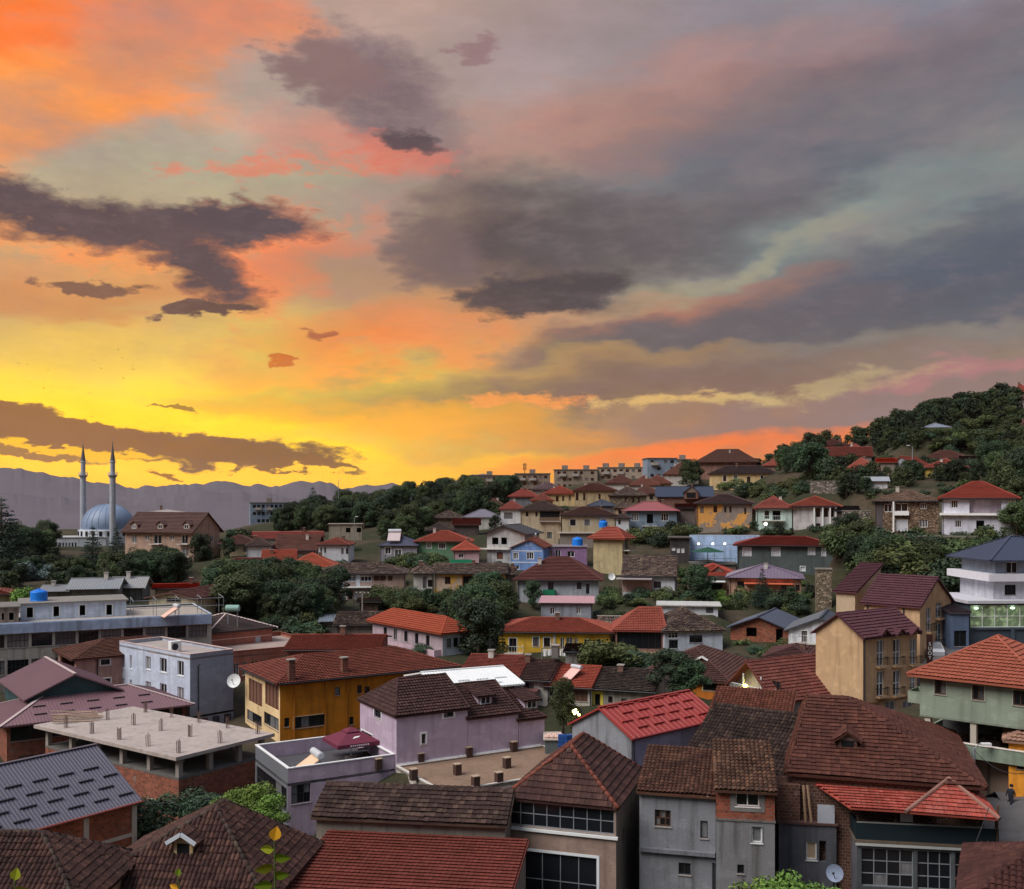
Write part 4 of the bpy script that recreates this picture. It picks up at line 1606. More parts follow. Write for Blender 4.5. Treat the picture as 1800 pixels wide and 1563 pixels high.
for (xa, xb, ye_, rr, dx, dy) in ((823, 911, 1263, 2.05, 853, 1239), (912, 957, 1266, 1.7, 934, 1246)):
    dd = (pk.M @ Vector((pk.hit('F', xa, 1300)[0], 0, 0))).y
    sb = House("x", "x", xa, dd, 30, xf=xb, l=pk.l, ye=ye_, zb=zpk - CZ, wall=PINK, bury=1)
    sb.roof('hip', T_PK, rh=rr, oh=.15, e=(.3, 1.9 if xa > 900 else .3), along='u', cs=.33, tw=.27, name="lower_roof")
    sb.done()
    sb.dormer(sb.roofpt(dx, dy, 0), 'F', 1.25, .75, 2.2, kind='shed', mat=PINK, style='w')
    attach(sb, pk)

fl = House("flat_roof_annex", "low annex with a flat brown felt roof and small square vents, before the lilac wall", 778, 71, 30, w=13.2, l=8.0, ye=1393, zb=-26, cat="building", wall=plaster((168, 160, 152), .5))
fl.roof('flat', concrete((122, 100, 84), .7), ph=.06, capmat=paint((178, 172, 166)))
fl.done()
vm_ = MB(); vm_.box(-.24, -.24, 0, .24, .24, .78)
vme = vm_.mesh("roof_vent", paint((62, 46, 42)))
vcm = MB(); vcm.box(-.27, -.27, 0, .27, .27, .05)
vce = vcm.mesh("vent_cap", paint((150, 130, 112)))
for (x, y) in ((739, 1342), (824, 1331), (903, 1321), (727, 1371), (804, 1362), (891, 1350), (836, 1384), (877, 1377), (665, 1352)):
    q = fl.roofpt(x, y, 0)
    o = bpy.data.objects.new("roof_vent", vme); COL.objects.link(o); o.parent = fl.root; o.location = q
    c = bpy.data.objects.new("vent_cap", vce); COL.objects.link(c); c.parent = o; c.location = (0, 0, .783)

tr = House("terrace_block", "low lilac block with a walled roof terrace in front of the orange building", 506, 74, 30, xf=694, xs=449, ye=1352, zb=-26, cat="building", wall=PINK, walls={'L': metal((104, 106, 112), .35)})
tr.roof('flat', concrete((74, 72, 76), .5), ph=1.05, capmat=paint((205, 205, 210)))
tr.w_('L', .3, tr.l - .3, tr.h - 3.3, tr.h - 1.5, 'd', cols=5, rows=2); tr.px('F', [(512, 1378, 546, 1412)], 'd', cols=3, rows=2)
tr.done()
mb = MB(); mb.box(.2, .2, tr.h - 1.04, tr.w - .2, .204, tr.h - .02); mb.box(.2, tr.l - .21, tr.h - 1.04, tr.w - .2, tr.l - .206, tr.h - .02)
mb.build("parapet_lining", PINK, tr.root)

# --- white sheet roof behind the lilac house
ws = House("white_roof_house", "small brick house with a bright white ribbed sheet roof behind the lilac house", 786, 92.5, 26, xf=904, l=8.6, ye=1212, zb=-22, wall=brick((120, 86, 74)))
ws.roof('gable_u', metal((206, 216, 232), .4, .15), yr=1176, oh=.4, og=.9, style='sheet', gap=.3, guards=(0, 2, 1.9, .7, 1.1, 1.2, 1)); ws.done()

# --- red sheet roof house
rs = House("red_roof_house", "grey rendered house with a bright red sheet roof and lilac side wall", 1110, 72, 41, xf=1262, xs=1006, ye=1297, zb=-25, wall=plaster((124, 126, 132), .7),
           walls={'F': plaster((156, 148, 168), .3)})
rs.roof('gable_u', metal((138, 50, 46), .5, .4), yr=1228, oh=.3, og=.25, style='sheet', gap=.55, guards=(0, 4, 1.7, .9, .85, 1.15, 1)); rs.done()
rs.pipe('F', .15, -3, None); rs.gutter('F', metal((120, 40, 44)), .3)

# --- old tiled complex on the right
gp = House("grey_plaster_house", "grey-blue plastered house with sagging brown tiles and barred windows beside the tower", 1258, 60.5, -14, xf=1124, l=5.6, ye=1397, zb=-27,
           wall=plaster((116, 118, 124), .9, .012))
gp.roof('shed', tile((86, 56, 46), (124, 86, 68), .6, .5), rh=1.25, oh=.3, og=.15, objs=200, tw=.26, cs=.36, jit=.02)
gp.px('F', [(1151, 1424, 1179, 1453)], 'b', cols=3, rows=2); gp.px('F', [(1231, 1443, 1244, 1474)], 'd1'); gp.px('F', [(1193, 1517, 1214, 1538)], 'd')
gp.done()
s_, z_ = gp.hit('F', 1190, 1492)
gp.piece("overhang", concrete((104, 106, 112), .8), 'F', 0.02, gp.w - .02, z_ - .25, z_ - .02, .003, .3)
gp.pipe('F', gp.w - .15, -2, gp.h - 4)
gp.piece("barge_tile_strip", paint((170, 150, 138)), 'F', gp.w - .5, gp.w - .4, gp.wt['F'], gp.wt['F'] + .1, -.1, .3)

bk_ = House("brick_room_house", "narrow house with a bare brick upper room and a white two-pane window", 1362, 59.5, -10, xf=1259, l=6.5, ye=1447, zb=-27, wall=plaster((112, 112, 114), .9, .008))
bk_.roof('flat', CONC_D, th=.12, oh=.05)
bk_.px('F', [(1321, 1453, 1340, 1482)], 'w1', trim=(GREYM, .05)); bk_.px('F', [(1296, 1520, 1308, 1536)], 'd1')
bk_.done()
bu = House("x", "x", 1362, 59.5, -10, xf=1259, l=5, ye=1388, yb=1446, wall=brick((148, 76, 56)), bury=0)
bu.roof('shed', tile((84, 58, 46), (126, 92, 72), .7, .5), rh=1.5, oh=.35, og=.12, objs=150, tw=.26, cs=.36, jit=.03, name="upper_roof")
bu.px('F', [(1293, 1383, 1335, 1418)], 'w', trim=(concrete((110, 108, 106)), .3)); bu.done(); attach(bu, bk_)

dk = House("dark_tile_house", "house with a broad blackened tile slope beside the red sheet roof", 1392, 66, -36, xf=1198, l=11, ye=1367, zb=-26, wall=plaster((90, 86, 84), .8))
dk.roof('gable_u', tile((56, 42, 38), (92, 72, 62), .7, .6), rh=2.9, oh=.2, og=.1, objs=300, tw=.26, cs=.36, jit=.025, flat=False); dk.done()

us = House("rust_tile_house", "small house with a rust-coloured barrel tile slope above the blackened roof", 1384, 73, -20, xf=1243, l=6.0, ye=1279, zb=-25, wall=plaster((96, 90, 86), .8))
us.roof('shed', tile((110, 62, 48), (142, 88, 66), .55, .4), rh=1.45, oh=.25, og=.2, objs=200, tw=.26, cs=.36, jit=.015); us.done()

bh = House("big_hip_house", "old house with a huge brown tile hip roof, an open dormer and brick side wall", 1722, 60.4, -17, xf=1392, l=14.5, ye=1383, zb=-27, wall=brick((96, 66, 56)))
bh.roof('hip', tile((88, 50, 42), (116, 72, 58), .5, .4), rh=3.5, oh=.35, e=(1.2, 7.6), rp=.5, objs=300, tw=.29, cs=.38, flat=True, jit=.012, along='u')
bh.dormer(bh.roofpt(1490, 1318, 0), 'F', 1.15, .62, 2.2); bh.done()

# --- gallery house with the bright red canopy
ga = House("gallery_house", "tumbledown house with a dark gallery under a bright red tile canopy", 1752, 59.3, -9, xf=1506, l=6.0, ye=1492, zb=-27,
           wall=plaster((74, 78, 82), .9), walls={'L': plaster((90, 90, 96), .9)})
ga.roof('flat', concrete((96, 84, 72), .8), th=.16, oh=.12, name="gallery_floor")
zg = ga.h
ga.w_('F', .25, 3.2, zg - 2.6, zg - .35, 'g', cols=4, rows=3, name="glazing"); ga.w_('F', 3.4, 5.3, zg - 2.6, zg - .35, 'g', cols=3, rows=3, name="glazing"); ga.w_('F', 5.5, ga.w - .3, zg - 2.6, zg - .35, 'g', cols=3, rows=3, name="glazing")
ga.w_('L', .4, 2.6, zg - 2.3, zg - .6, 'd', cols=2, rows=2)
ga.done()
ga.piece("fascia", paint((150, 152, 150)), 'F', -.1, ga.w + .1, zg - .16, zg - .02, .13, .18)
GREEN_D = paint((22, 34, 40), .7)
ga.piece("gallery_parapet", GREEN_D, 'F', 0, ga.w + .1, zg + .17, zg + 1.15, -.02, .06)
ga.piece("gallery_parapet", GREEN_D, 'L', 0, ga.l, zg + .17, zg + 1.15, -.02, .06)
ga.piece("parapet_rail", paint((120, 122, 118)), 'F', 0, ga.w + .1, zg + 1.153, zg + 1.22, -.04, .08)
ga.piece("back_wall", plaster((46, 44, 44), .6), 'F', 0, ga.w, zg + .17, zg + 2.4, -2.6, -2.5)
for s in (0.05, 2.2, 4.4, 6.6, ga.w - .05):
    mb = MB(); mb.bar(ga.at('F', s, zg + .17), ga.at('F', s, zg + 2.25), .09); mb.build("gallery_post", wood((70, 52, 44)), ga.root)
ga.piece("hung_sheet", paint((150, 150, 156)), 'F', 2.5, 3.2, zg + 1.25, zg + 2.0, -.2, -.17)
ga.piece("boarded_panel", wood((112, 76, 60)), 'L', 3.0, 4.0, zg - 2.2, zg - .8, .003, .03)
# canopy: one long slope and a hipped end, tiled
cpl = [[P(1495, 1421, 60.0), P(1606, 1428, 59.2), P(1664, 1374, 62.3), P(1412, 1364, 64.2)], [P(1592, 1428, 59.0), P(1757, 1441, 58.0), P(1668, 1369, 61.2)], [P(1757, 1441, 58.0), P(1722, 1394, 62.2), P(1668, 1369, 61.2)]]
canopy = MB(); Mi = ga.Mi
cpl = [[Mi @ p for p in q] for q in cpl]
for q in cpl: slab(canopy, q, .08)
co = canopy.build("canopy_roof", T_BRIGHT, ga.root)
ga.roof_obj = co
ga.tiles(cpl, T_BRIGHT, .29, .34, 300, .01, True)
mb = MB()
for a, b in ((P(1592, 1427, 58.9), P(1668, 1368, 61.1)), (P(1757, 1440, 57.9), P(1668, 1368, 61.1))):
    mb.tube([Mi @ a, Mi @ b], .12, 7)
mb.build("ridge_cap", tile((150, 110, 98), None, .5, .4), co)
mb = MB(); mb.bar(ga.at('F', ga.w, zg + .17, .0), ga.at('F', ga.w, zg + 2.6, .3), .08); mb.build("gallery_post", wood(), ga.root)
# side room with leaning poles on its left
sd = House("x", "x", 1470, 62.3, -9, w=3.4, l=4, ye=1452, zb=-27, wall=plaster((82, 84, 92), .9), walls={'L': brick((92, 64, 54))}, bury=1)
sd.roof('flat', concrete((84, 62, 58)), th=.12, oh=.1, name="side_roof"); sd.px('F', [(1417, 1480, 1436, 1512)], 'w1', panemat=paint((150, 132, 112))); sd.px('F', [(1440, 1478, 1452, 1515)], 'o'); sd.done()
zz_ = sd.h
sd.piece("white_sheet", paint((150, 154, 164)), 'F', 2.3, 3.3, zz_ + .13, zz_ + 1.25, -.03, 0)
mb = MB(); mb.bar(sd.at('F', 1.6, zz_ + .13, -.1), sd.at('F', 1.5, zz_ + 2.3, -.3), .1); mb.bar(sd.at('F', 1.95, zz_ + .13, -.1), sd.at('F', 1.75, zz_ + 2.3, -.4), .1); mb.build("leaning_poles", wood((150, 124, 100)), sd.root)
sd.piece("brick_pier", brick((100, 66, 54)), 'F', -.1, 1.3, zz_ + .13, zz_ + 2.3, -2.4, -.3)
attach(sd, ga)

cr = House("brown_corner_roof_house", "house with a red-brown tile hip roof in the corner below the walking man", 1960, 44, -26, xf=1694, l=9, ye=1640, zb=-26.5, wall=plaster((120, 100, 90), .6))
cr.roof('hip', tile((76, 44, 40), (104, 64, 54), .5, .5), rh=2.0, oh=.35, e=5.0, objs=300, tw=.28, cs=.38, jit=.018); cr.done()

# --- grey-green building on columns
gg = House("grey_green_building", "grey-green building on columns with a red tile hip roof above an empty terrace", 1832, 69, -40, xf=1617, l=9.5, ye=1208, yb=1284, cat="building",
           wall=plaster((124, 134, 120), .25), bury=0)
gg.roof('hip', tile((168, 92, 72), (180, 104, 82), .3, .15), rh=2.6, oh=.7, e=5.2, cs=.40, tw=.30)
gg.px('F', [(1643, 1195, 1663, 1221), (1709, 1205, 1730, 1231), (1781, 1214, 1806, 1241)], 'b', trim=(paint((150, 150, 142)), .05)); gg.done()
gg.piece("under_slab", plaster((110, 118, 106), .3), 'F', -.01, gg.w + .01, -.12, -.003, -gg.l, .01)
zq = (CZ + (HY - 1293) / FPX * 74) - gg.M.translation.z
for s in (.5, gg.w * .45, gg.w * .92):
    gg.piece("column", plaster((168, 160, 148), .3), 'F', s - .2, s + .2, zq - .6, -.123, -.5, -.1)
    gg.piece("column", plaster((150, 144, 134), .3), 'F', s - .2, s + .2, zq - .6, -.123, -gg.l + .4, -gg.l + .8)
gg.piece("terrace_slab", CONC, 'F', -.6, gg.w + .6, zq - .95, zq - .75, -gg.l - .2, .75)
for (f0, f1, o0, o1) in ((-.6, gg.w + .6, .6, .8), (-.6, -.4, -gg.l - .2, .597)):
    gg.piece("terrace_parapet", plaster((120, 132, 118), .3), 'F', f0, f1, zq - .95, zq, o0, o1)
gg.piece("parapet_coping", paint((196, 186, 176)), 'F', -.65, gg.w + .65, zq + .003, zq + .06, .55, .85)
mb = MB()
for q in range(40):
    a, b = RND.uniform(.6, gg.w - .4), RND.uniform(.6, gg.l - 1)
    h_ = RND.uniform(.05, .5)
    mb.lathe([(RND.uniform(.3, .8), 0), (RND.uniform(.15, .3), h_), (0, h_ + .05)], a, b, 6, zq - .75)
mb.build("rubble_heap", stone((84, 66, 56), 6.0), gg.root, kind="stuff")
gg.piece("lower_wall", plaster((112, 104, 96), .5), 'F', .4, gg.w - .2, zq - 5.2, zq - .96, -gg.l, -1.2)
for i in range(4):
    s = 1.0 + i * 1.75
    gg.piece("shutter", [metal((58, 72, 80)), metal((150, 134, 120)), metal((148, 130, 116)), metal((60, 70, 84))][i], 'F', s, s + 1.5, zq - 4.6, zq - 1.4, -1.19, -1.1)
gg.balcony('L', 7.2, 9.4, .9, .9, plaster((124, 134, 120), .25), panel=plaster((124, 134, 120), .25), h=.7)

# --- orange fragment at the right edge
oe = House("orange_edge_house", "orange house with a pale tile eave at the right edge, above the street tree", 1890, 68, -27, xf=1773, l=6, ye=1312, zb=-24.6, wall=plaster((198, 130, 44), .3))
oe.roof('hip', tile((168, 128, 110), (190, 150, 128), .5, .2), rh=1.2, oh=.35); oe.px('F', [(1787, 1320, 1800, 1352)], 'd1'); oe.w_('F', .3, 3, .6, 2.4, 'd', cols=3); oe.done()

# --- tan hotel
TAN = plaster((174, 144, 112), .25)
T_HOT = tile((94, 58, 66), (112, 72, 78), .2, .15)
ho = House("tan_hotel", "tan hotel with maroon tile gables and white balcony doors", 1517, 92, 36, xf=1612, xs=1434, ye=1122, zb=-20.8, cat="hotel", wall=TAN)
ho.roof('gable_u', T_HOT, rh=2.0, oh=.35, og=.35, cs=.4, tw=.34)
for r, (y0, y1) in enumerate(((1125, 1171), (1180, 1224))):
    for x in (1541, 1570, 1600):
        dy = -(x - 1541) * .05
        ho.px('F', [(x, y0 + dy, x + 13, y1 + dy)], 'w', rows=2, panemat=glass(.5), name="balcony_door")
        s0, s1, z0, z1 = ho.rect('F', x - 1, y1 - 16 + dy, x + 14, y1 + dy)
        ho.balcony('F', s0 - .1, s1 + .1, z0 + .05, .45, TAN, h=.75)
for x in (1525, 1556, 1587):
    ho.px('F', [(x, 1234 - (x - 1525) * .05, x + 18, 1268 - (x - 1525) * .05)], 'w', rows=2, panemat=glass(.6), name="shop_window")
ho.done()
ho.pipe('F', .1, -1, None, FRAME_D)
s_, z_ = ho.hit('F', 1560, 1229)
ho.piece("floor_band", plaster((120, 88, 60), .2), 'F', -.05, ho.w + .05, z_ - .15, z_ + .05, .003, .25)
for x in (1554, 1582, 1608):
    q = ho.roofpt(x, 1117 - (x - 1554) * .04, 0); ho.dormer(q, 'F', .95, .1, 2.0, mat=TAN, style='o')
ho2 = House("x", "x", 1617, 101, -45, xf=1519, xs=1672, ye=1067, zb=-20, wall=TAN, bury=1)
ho2.roof('gable_u', T_HOT, rh=2.7, oh=.35, og=.3, cs=.4, tw=.34, name="rear_roof")
ho2.px('R', [(1628, 1068, 1637, 1110), (1645, 1048, 1656, 1086), (1645, 1096, 1656, 1136)], 'w', rows=2, panemat=glass(.5), name="balcony_door")
for (x0, x1, yb_) in ((1627, 1638, 1110), (1644, 1657, 1086), (1644, 1657, 1136)):
    s0, s1, z0, z1 = ho2.rect('R', x0, yb_ - 14, x1, yb_); ho2.balcony('R', s0, s1, z0, .5, TAN, h=.8)
ho2.done(); ho2.pipe('F', ho2.w - 1.6, 0, None); ho2.pipe('F', .4, 0, None); attach(ho2, ho)
ho3 = House("x", "x", 1503, 108, -45, xf=1470, l=6, ye=1039, zb=-19, wall=concrete((170, 150, 126), .3), bury=1)
ho3.roof('shed', T_HOT, rh=2.6, oh=.3, og=.3, name="stair_roof"); ho3.done(); attach(ho3, ho)
# vertical sign
sg = thing("hotel_sign", "dark vertical sign with white letters on the corner of the tan hotel", "sign", P(1634, 1190, 97))
mb = MB(); mb.box(-.28, -.05, 0, .28, .05, 4.0); mb.build("board", paint((52, 30, 28)), sg)
for i, ch in enumerate("SUOY"):
    cu = bpy.data.curves.new("letter", 'FONT'); cu.body = ch; cu.size = .46; cu.extrude = .01; cu.align_x = 'CENTER'
    to = bpy.data.objects.new("tmp", cu); COL.objects.link(to)
    me = bpy.data.meshes.new_from_object(to); bpy.data.objects.remove(to)
    me.materials.clear(); me.materials.append(paint((214, 214, 214)))
    lo_ = bpy.data.objects.new("letter", me); COL.objects.link(lo_); lo_.parent = sg
    lo_.location = (0, -.065, 2.98 - i * .44); lo_.rotation_euler = (math.radians(90), 0, 0)

# --- modern block on the right edge
md = House("modern_building", "white modern building with a navy roof and a lit glazed restaurant floor", 1703, 104, 3, w=9.5, l=9, ye=1061, yb=1142, cat="building", wall=plaster((62, 72, 82), .2))
md.roof('flat', paint((168, 168, 174)), th=.3, oh=.25, name="white_slab")
s0, s1, z0, z1 = md.rect('F', 1704, 1063, 1812, 1103)
m_ = Mat("lit_room"); nz = m_.noise(m_.pos((1, 1, 1)), 1.6, 3.0); m_.base(m_.scale(alb((120, 140, 110)), m_.math('MULTIPLY_ADD', nz, 1.4, .2)))
m_.b.inputs["Emission Color"].default_value = lin(196, 214, 160)
m_.put(m_.b.inputs["Emission Strength"], m_.rng(nz, .45, .75, .02, .35)); m_.b.inputs["Roughness"].default_value = .2
md.w_('F', .15, md.w - .15, z0, z1 - .05, 'w', cols=7, rows=2, panemat=m_.m, name="restaurant_glazing")
for i in range(2):
    md.w_('F', .4 + i * 4.4, 4.4 + i * 4.4, .3, 2.0, 'd', cols=1, panemat=metal((58, 68, 80), .4), name="roller_shutter")
md.done()
for q in (.8, 4.6):
    mb = MB(); mb.lathe([(0, .1), (.16, .06), (.2, 0), (.16, -.06), (0, -.1)], 0, 0, 10); o = mb.build("ceiling_lamp", glow((226, 255, 226), 5), md.root, smooth=True); o.location = (q, .05, z1 - .35)
m2 = House("x", "x", 1746, 105.5, 3, w=8, l=7, ye=1021, yb=1060, wall=plaster((176, 178, 188), .2), bury=0)
m2.roof('flat', paint((190, 190, 198)), th=.75, oh=1.0, name="balcony_slab"); m2.px('F', [(1766, 1028, 1786, 1046)], 'd', cols=3); m2.done(); attach(m2, md)
m3 = House("x", "x", 1749, 105.5, 3, w=8, l=7, ye=984, yb=1009, wall=plaster((134, 146, 162), .2), bury=0)
m3.roof('hip', metal((52, 58, 76), .5, .2), rh=2.3, oh=1.2, style='sheet', gap=.4, name="navy_roof"); m3.px('F', [(1769, 988, 1789, 1008)], 'w'); m3.done(); attach(m3, md)
an = House("blue_annex", "small blue-grey annex with a dark roof beside the tan hotel", 1672, 103, 3, xf=1703, l=6, ye=1076, yb=1142, wall=plaster((84, 98, 122), .3))
an.roof('shed', metal((72, 62, 70)), rh=.8, oh=.2); an.w_('F', .3, 1.6, .3, 1.9, 'd', name="door"); an.done()

# ------------------------------------------------------------------ middle distance
def quick(name, label, x0, x1, ye, yr, yb, d, wall, roofm, kind='hip', yaw=0.0, l=8.0, style='tile', oh=.5, wins=None, wst='w', e=None, n=0, trim=None, done=True, cat="house", wstyle=None, **kw):
    h = front(name, label, x0, x1, ye, yb, d, l=l, yaw=yaw, wall=wall, cat=cat)
    h.roof(kind, roofm, yr=yr, oh=oh, style=style, e=e, **kw)
    if wins: h.px('F', wins, wst, trim=trim)
    if n: h.auto('F', n, [h.h * .35], 1.0, min(1.3, h.h * .5), wst)
    if done: h.done()
    if kind in ('hip', 'gable_u') and h.rnd.random() < .75:
        a, b = h.w * h.rnd.uniform(.25, .75), h.l * h.rnd.uniform(.3, .48)
        h.chimney(a, b, h.zroof(a, b) - .25, .55, h.rnd.uniform(.8, 1.3), brick((116, 82, 70)) if h.rnd.random() < .6 else OFFW)
    if kind != 'flat' and h.rnd.random() < .5 and d < 300:
        a, b = h.w * h.rnd.uniform(.2, .8), h.l * .45
        z = h.zroof(a, b); mb = MB()
        mb.tube([(a, b, z - .2), (a, b, z + 1.9)], .035, 5)
        for q in range(4): mb.bar((a - .5 + .1 * q, b, z + 1.25 + .18 * q), (a + .5 - .1 * q, b, z + 1.25 + .18 * q), .03)
        mb.build("aerial", FRAME_D, h.roof_obj)
    if d < 240 and kind != 'flat':
        h.gutter('F', FRAME_D, oh, h.h - .05)
        h.pipe('F', .12 if h.rnd.random() < .5 else h.w - .12, -1.0, h.wt['F'] - .25, FRAME_D, .05)
    return h


KTILE = 1.25
CREAM, OFFW, GREYP = plaster((168, 152, 124), .6), plaster((172, 168, 162), .5), plaster((128, 124, 122), .6)
WHITEP = plaster((186, 188, 194), .35)
DARKO = tile((66, 52, 48), (108, 92, 78), .7, .6)
# --- row at about 120-135 m
yh = quick("yellow_house", "bright yellow house with a red tile hip roof, white balcony and glazed porch", 876, 1074, 1112, 1086, 1152, 130, plaster((196, 156, 56), .3), tile((136, 68, 54), (156, 86, 68), .3, .25), l=10, yaw=-2, e=4.6, done=False)
yh.px('F', [(937, 1120, 947, 1136), (956, 1121, 967, 1137)], 'b', trim=(paint(WHITE), .12)); yh.px('F', [(895, 1122, 908, 1146)], 'b', trim=(paint(WHITE), .1), name="balcony_door")
yh.px('F', [(985, 1121, 992, 1141), (995, 1121, 1007, 1146), (1010, 1122, 1016, 1141)], 'w'); yh.px('F', [(1027, 1124, 1037, 1135), (1047, 1124, 1057, 1135)], 'w'); yh.px('F', [(888, 1153, 896, 1160)], 'b1')
yh.done()
s0, s1, z0, z1 = yh.rect('F', 875, 1136, 920, 1147); yh.balcony('F', max(.02, s0), s1, z0, 1.2, OFFW, paint(WHITE))
s0, s1, z0, z1 = yh.rect('F', 972, 1112, 1072, 1152); yh.piece("porch_wall", OFFW, 'F', s0, s0 + .35, z0, z1, .003, .12); yh.piece("porch_wall", OFFW, 'F', s0 + 3.4, s1, z0, z0 + .8, .003, .06)

wh = House("orange_roof_house", "pale house with a bright orange hip roof and pinkish gallery, beside dark trees", 778, 122, 38, xf=824, xs=655, ye=1113, zb=-18.5, wall=plaster((168, 176, 188), .3), walls={'L': plaster((156, 140, 148), .3)})
wh.roof('hip', T_ORANGE, yr=1077, oh=.6)
wh.auto('L', 5, [wh.h - 1.9], .8, 1.3, 'd'); wh.auto('F', 3, [wh.h - 1.8], .7, 1.1, 'd1'); wh.done()
s0 = wh.l; wh.balcony('L', .3, wh.l - .3, wh.h - 2.9, 1.0, paint(WHITE), panel=plaster((176, 150, 162), .2), h=.9)

vh = House("veranda_house", "corner house half red tiles and half mossy tiles with a dark glazed veranda", 1166, 128, -6, xf=1082, l=8, ye=1109, yb=1163, wall=plaster((130, 96, 84), .5))
vh.roof('hip', tile((132, 66, 54), (146, 78, 62), .25, .3), rh=2.5, oh=.4, e=(3.4, .5), along='u')
vh.w_('F', .2, vh.w - .2, vh.h - 2.3, vh.h - .2, 'd', cols=7, name="veranda_glazing"); vh.auto('F', 2, [.4], .9, 1.3, 'o'); vh.done()
vh.balcony('F', 0.02, vh.w, vh.h - 3.3, 1.0, paint(WHITE), panel=plaster((166, 148, 124), .2), h=.8)
ve = House("x", "x", 1168, 127.5, 8, xf=1270, l=9, ye=1110, yb=1165, wall=plaster((176, 182, 194), .5))
ve.roof('hip', DARKO, yr=1068, oh=.4, style='old', e=5.5, name="mossy_roof"); ve.px('F', [(1212, 1117, 1235, 1130)], 'd', cols=2); ve.px('F', [(1175, 1110, 1192, 1122)], 'w3', rows=2); ve.px('F', [(1176, 1125, 1192, 1140)], 'd', cols=3); ve.done(); attach(ve, vh)

bg_ = front("brick_gable_house", "unfinished bare brick gable house with a navy sheet roof", 1284, 1386, 1107, 1133, 130, l=10, yaw=-14, wall=brick((150, 84, 60)))
bg_.roof('gable_v', metal((60, 66, 82), .5, .3), yr=1076, oh=.4, og=.6, style='sheet', gap=.45)
bg_.px('F', [(1312, 1101, 1330, 1119), (1364, 1105, 1376, 1131)], 'o'); bg_.done()
bg_.piece("floor_slab", concrete((170, 166, 160)), 'F', -.4, bg_.w + .4, -.22, -.02, .0, .9)
bg2 = front("x", "x", 1290, 1384, 1134, 1152, 130.5, l=9, yaw=-14, wall=OFFW); bg2.roof('flat', CONC, th=.02, oh=0); bg2.px('F', [(1308, 1139, 1332, 1152)], 'o'); bg2.done(); attach(bg2, bg_)

wg = front("white_gable_house", "white gable house with a dark roof edge between the brick gable and the tan hotel", 1386, 1478, 1112, 1150, 121, l=9, yaw=-8, wall=WHITEP)
wg.roof('gable_v', metal((64, 68, 78)), yr=1078, oh=.5, og=.5, style='sheet', rp=.62); wg.px('F', [(1409, 1109, 1419, 1128)], 'b', trim=(paint(WHITE), .12)); wg.done()
wg.balcony('F', .4, wg.w - .3, wg.hit('F', 1414, 1129)[1], 1.0, OFFW, paint(WHITE))

ob = House("orange_wall_house", "orange walled house with a wide dark brown hip roof and white roof vent", 1277, 104, -24, xf=1130, l=13, ye=1198, zb=-20.5, wall=plaster((176, 104, 40), .3))
ob.roof('hip', tile((76, 50, 46), (96, 66, 58), .4, .5), yr=1137, oh=.7, e=6.0); ob.px('F', [(1186, 1191, 1208, 1208), (1236, 1196, 1262, 1214)], 'd', trim=(paint((206, 190, 160)), .1)); ob.done()
ob.dormer(ob.roofpt(1235, 1162, 0), 'F', .7, .15, 1.2, trimm=paint(WHITE))

bt = House("balcony_gable_house", "house with a long red-brown tile slope and a gabled balcony end", 1372, 92, 30, xf=1516, xs=1286, ye=1234, zb=-20.5, wall=plaster((132, 134, 140), .5), walls={'L': plaster((150, 142, 144), .3)})
bt.roof('gable_u', tile((100, 54, 48), (122, 72, 62), .4, .4), rh=3.3, oh=.4, og=1.2, rp=.5)
bt.px('L', [(1329, 1195, 1350, 1217), (1355, 1197, 1372, 1219)], 'b'); bt.done()
zb_ = bt.hit('L', 1330, 1222)[1]; bt.balcony('L', .8, bt.l - .5, zb_, 1.0, OFFW, paint(WHITE))
for s in (2.6, 4.9): bt.piece("post", paint(WHITE), 'L', s, s + .1, zb_, zb_ + 2.0, .9, 1.0)
q = bt.at('L', 3.0, zb_ + .9, 1.05)
mb = MB(); mb.lathe([(0, .16), (.13, .1), (.17, 0), (.12, -.1), (0, -.14)], 0, 0, 10); wl = mb.build("wall_lamp", glow((255, 238, 90), 30), bt.root, smooth=True); wl.location = q
dh = quick("dark_hip_house", "small house with a dark red hip roof between the brick gable and the tan hotel", 1348, 1432, 1160, 1134, 1185, 108, plaster((120, 100, 92), .5), tile((72, 46, 44), (90, 60, 54), .4, .5), yaw=-10, l=7)

# --- terrace of houses behind the white roof
r1 = quick("terrace_house", "terrace house with plain red tiles behind the white sheet roof", 806, 914, 1190, 1152, 1225, 100, OFFW, tile((122, 62, 52), (140, 78, 64), .35, .35), kind='gable_u', yaw=-14, l=10, og=.1)
r2 = quick("terrace_house", "terrace house with dark old tiles and a small porch roof, left of the solar heater", 893, 966, 1196, 1160, 1232, 99, OFFW, tile((66, 46, 42), (88, 64, 56), .5, .6), kind='gable_u', yaw=-14, l=9, og=.1, n=1, wst='d')
r2.piece("porch_roof", metal((112, 70, 70)), 'F', .6, 3.2, r2.h - 1.0, r2.h - .85, .1, 1.2)
r3 = quick("terrace_house", "white terrace house with clean red tiles under the solar water heater", 957, 1040, 1209, 1170, 1240, 98, plaster((170, 164, 154), .4), tile((146, 70, 54), (160, 84, 66), .3, .15), kind='gable_u', yaw=-14, l=9, og=.1,
           wins=[(963, 1206, 972, 1224), (984, 1210, 993, 1227)], wst='d', done=False)
r3.px('F', [(1004, 1213, 1033, 1233)], 'b', cols=3, panemat=paint((96, 70, 58))); r3.done()
r4 = quick("terrace_house", "terrace house with sagging blackened tiles and a yellow framed door", 1040, 1150, 1216, 1176, 1246, 96.5, plaster((150, 144, 136), .7), tile((56, 46, 42), (84, 70, 60), .6, .6), kind='gable_u', yaw=-14, l=9, og=.1, done=False, jit=.03)
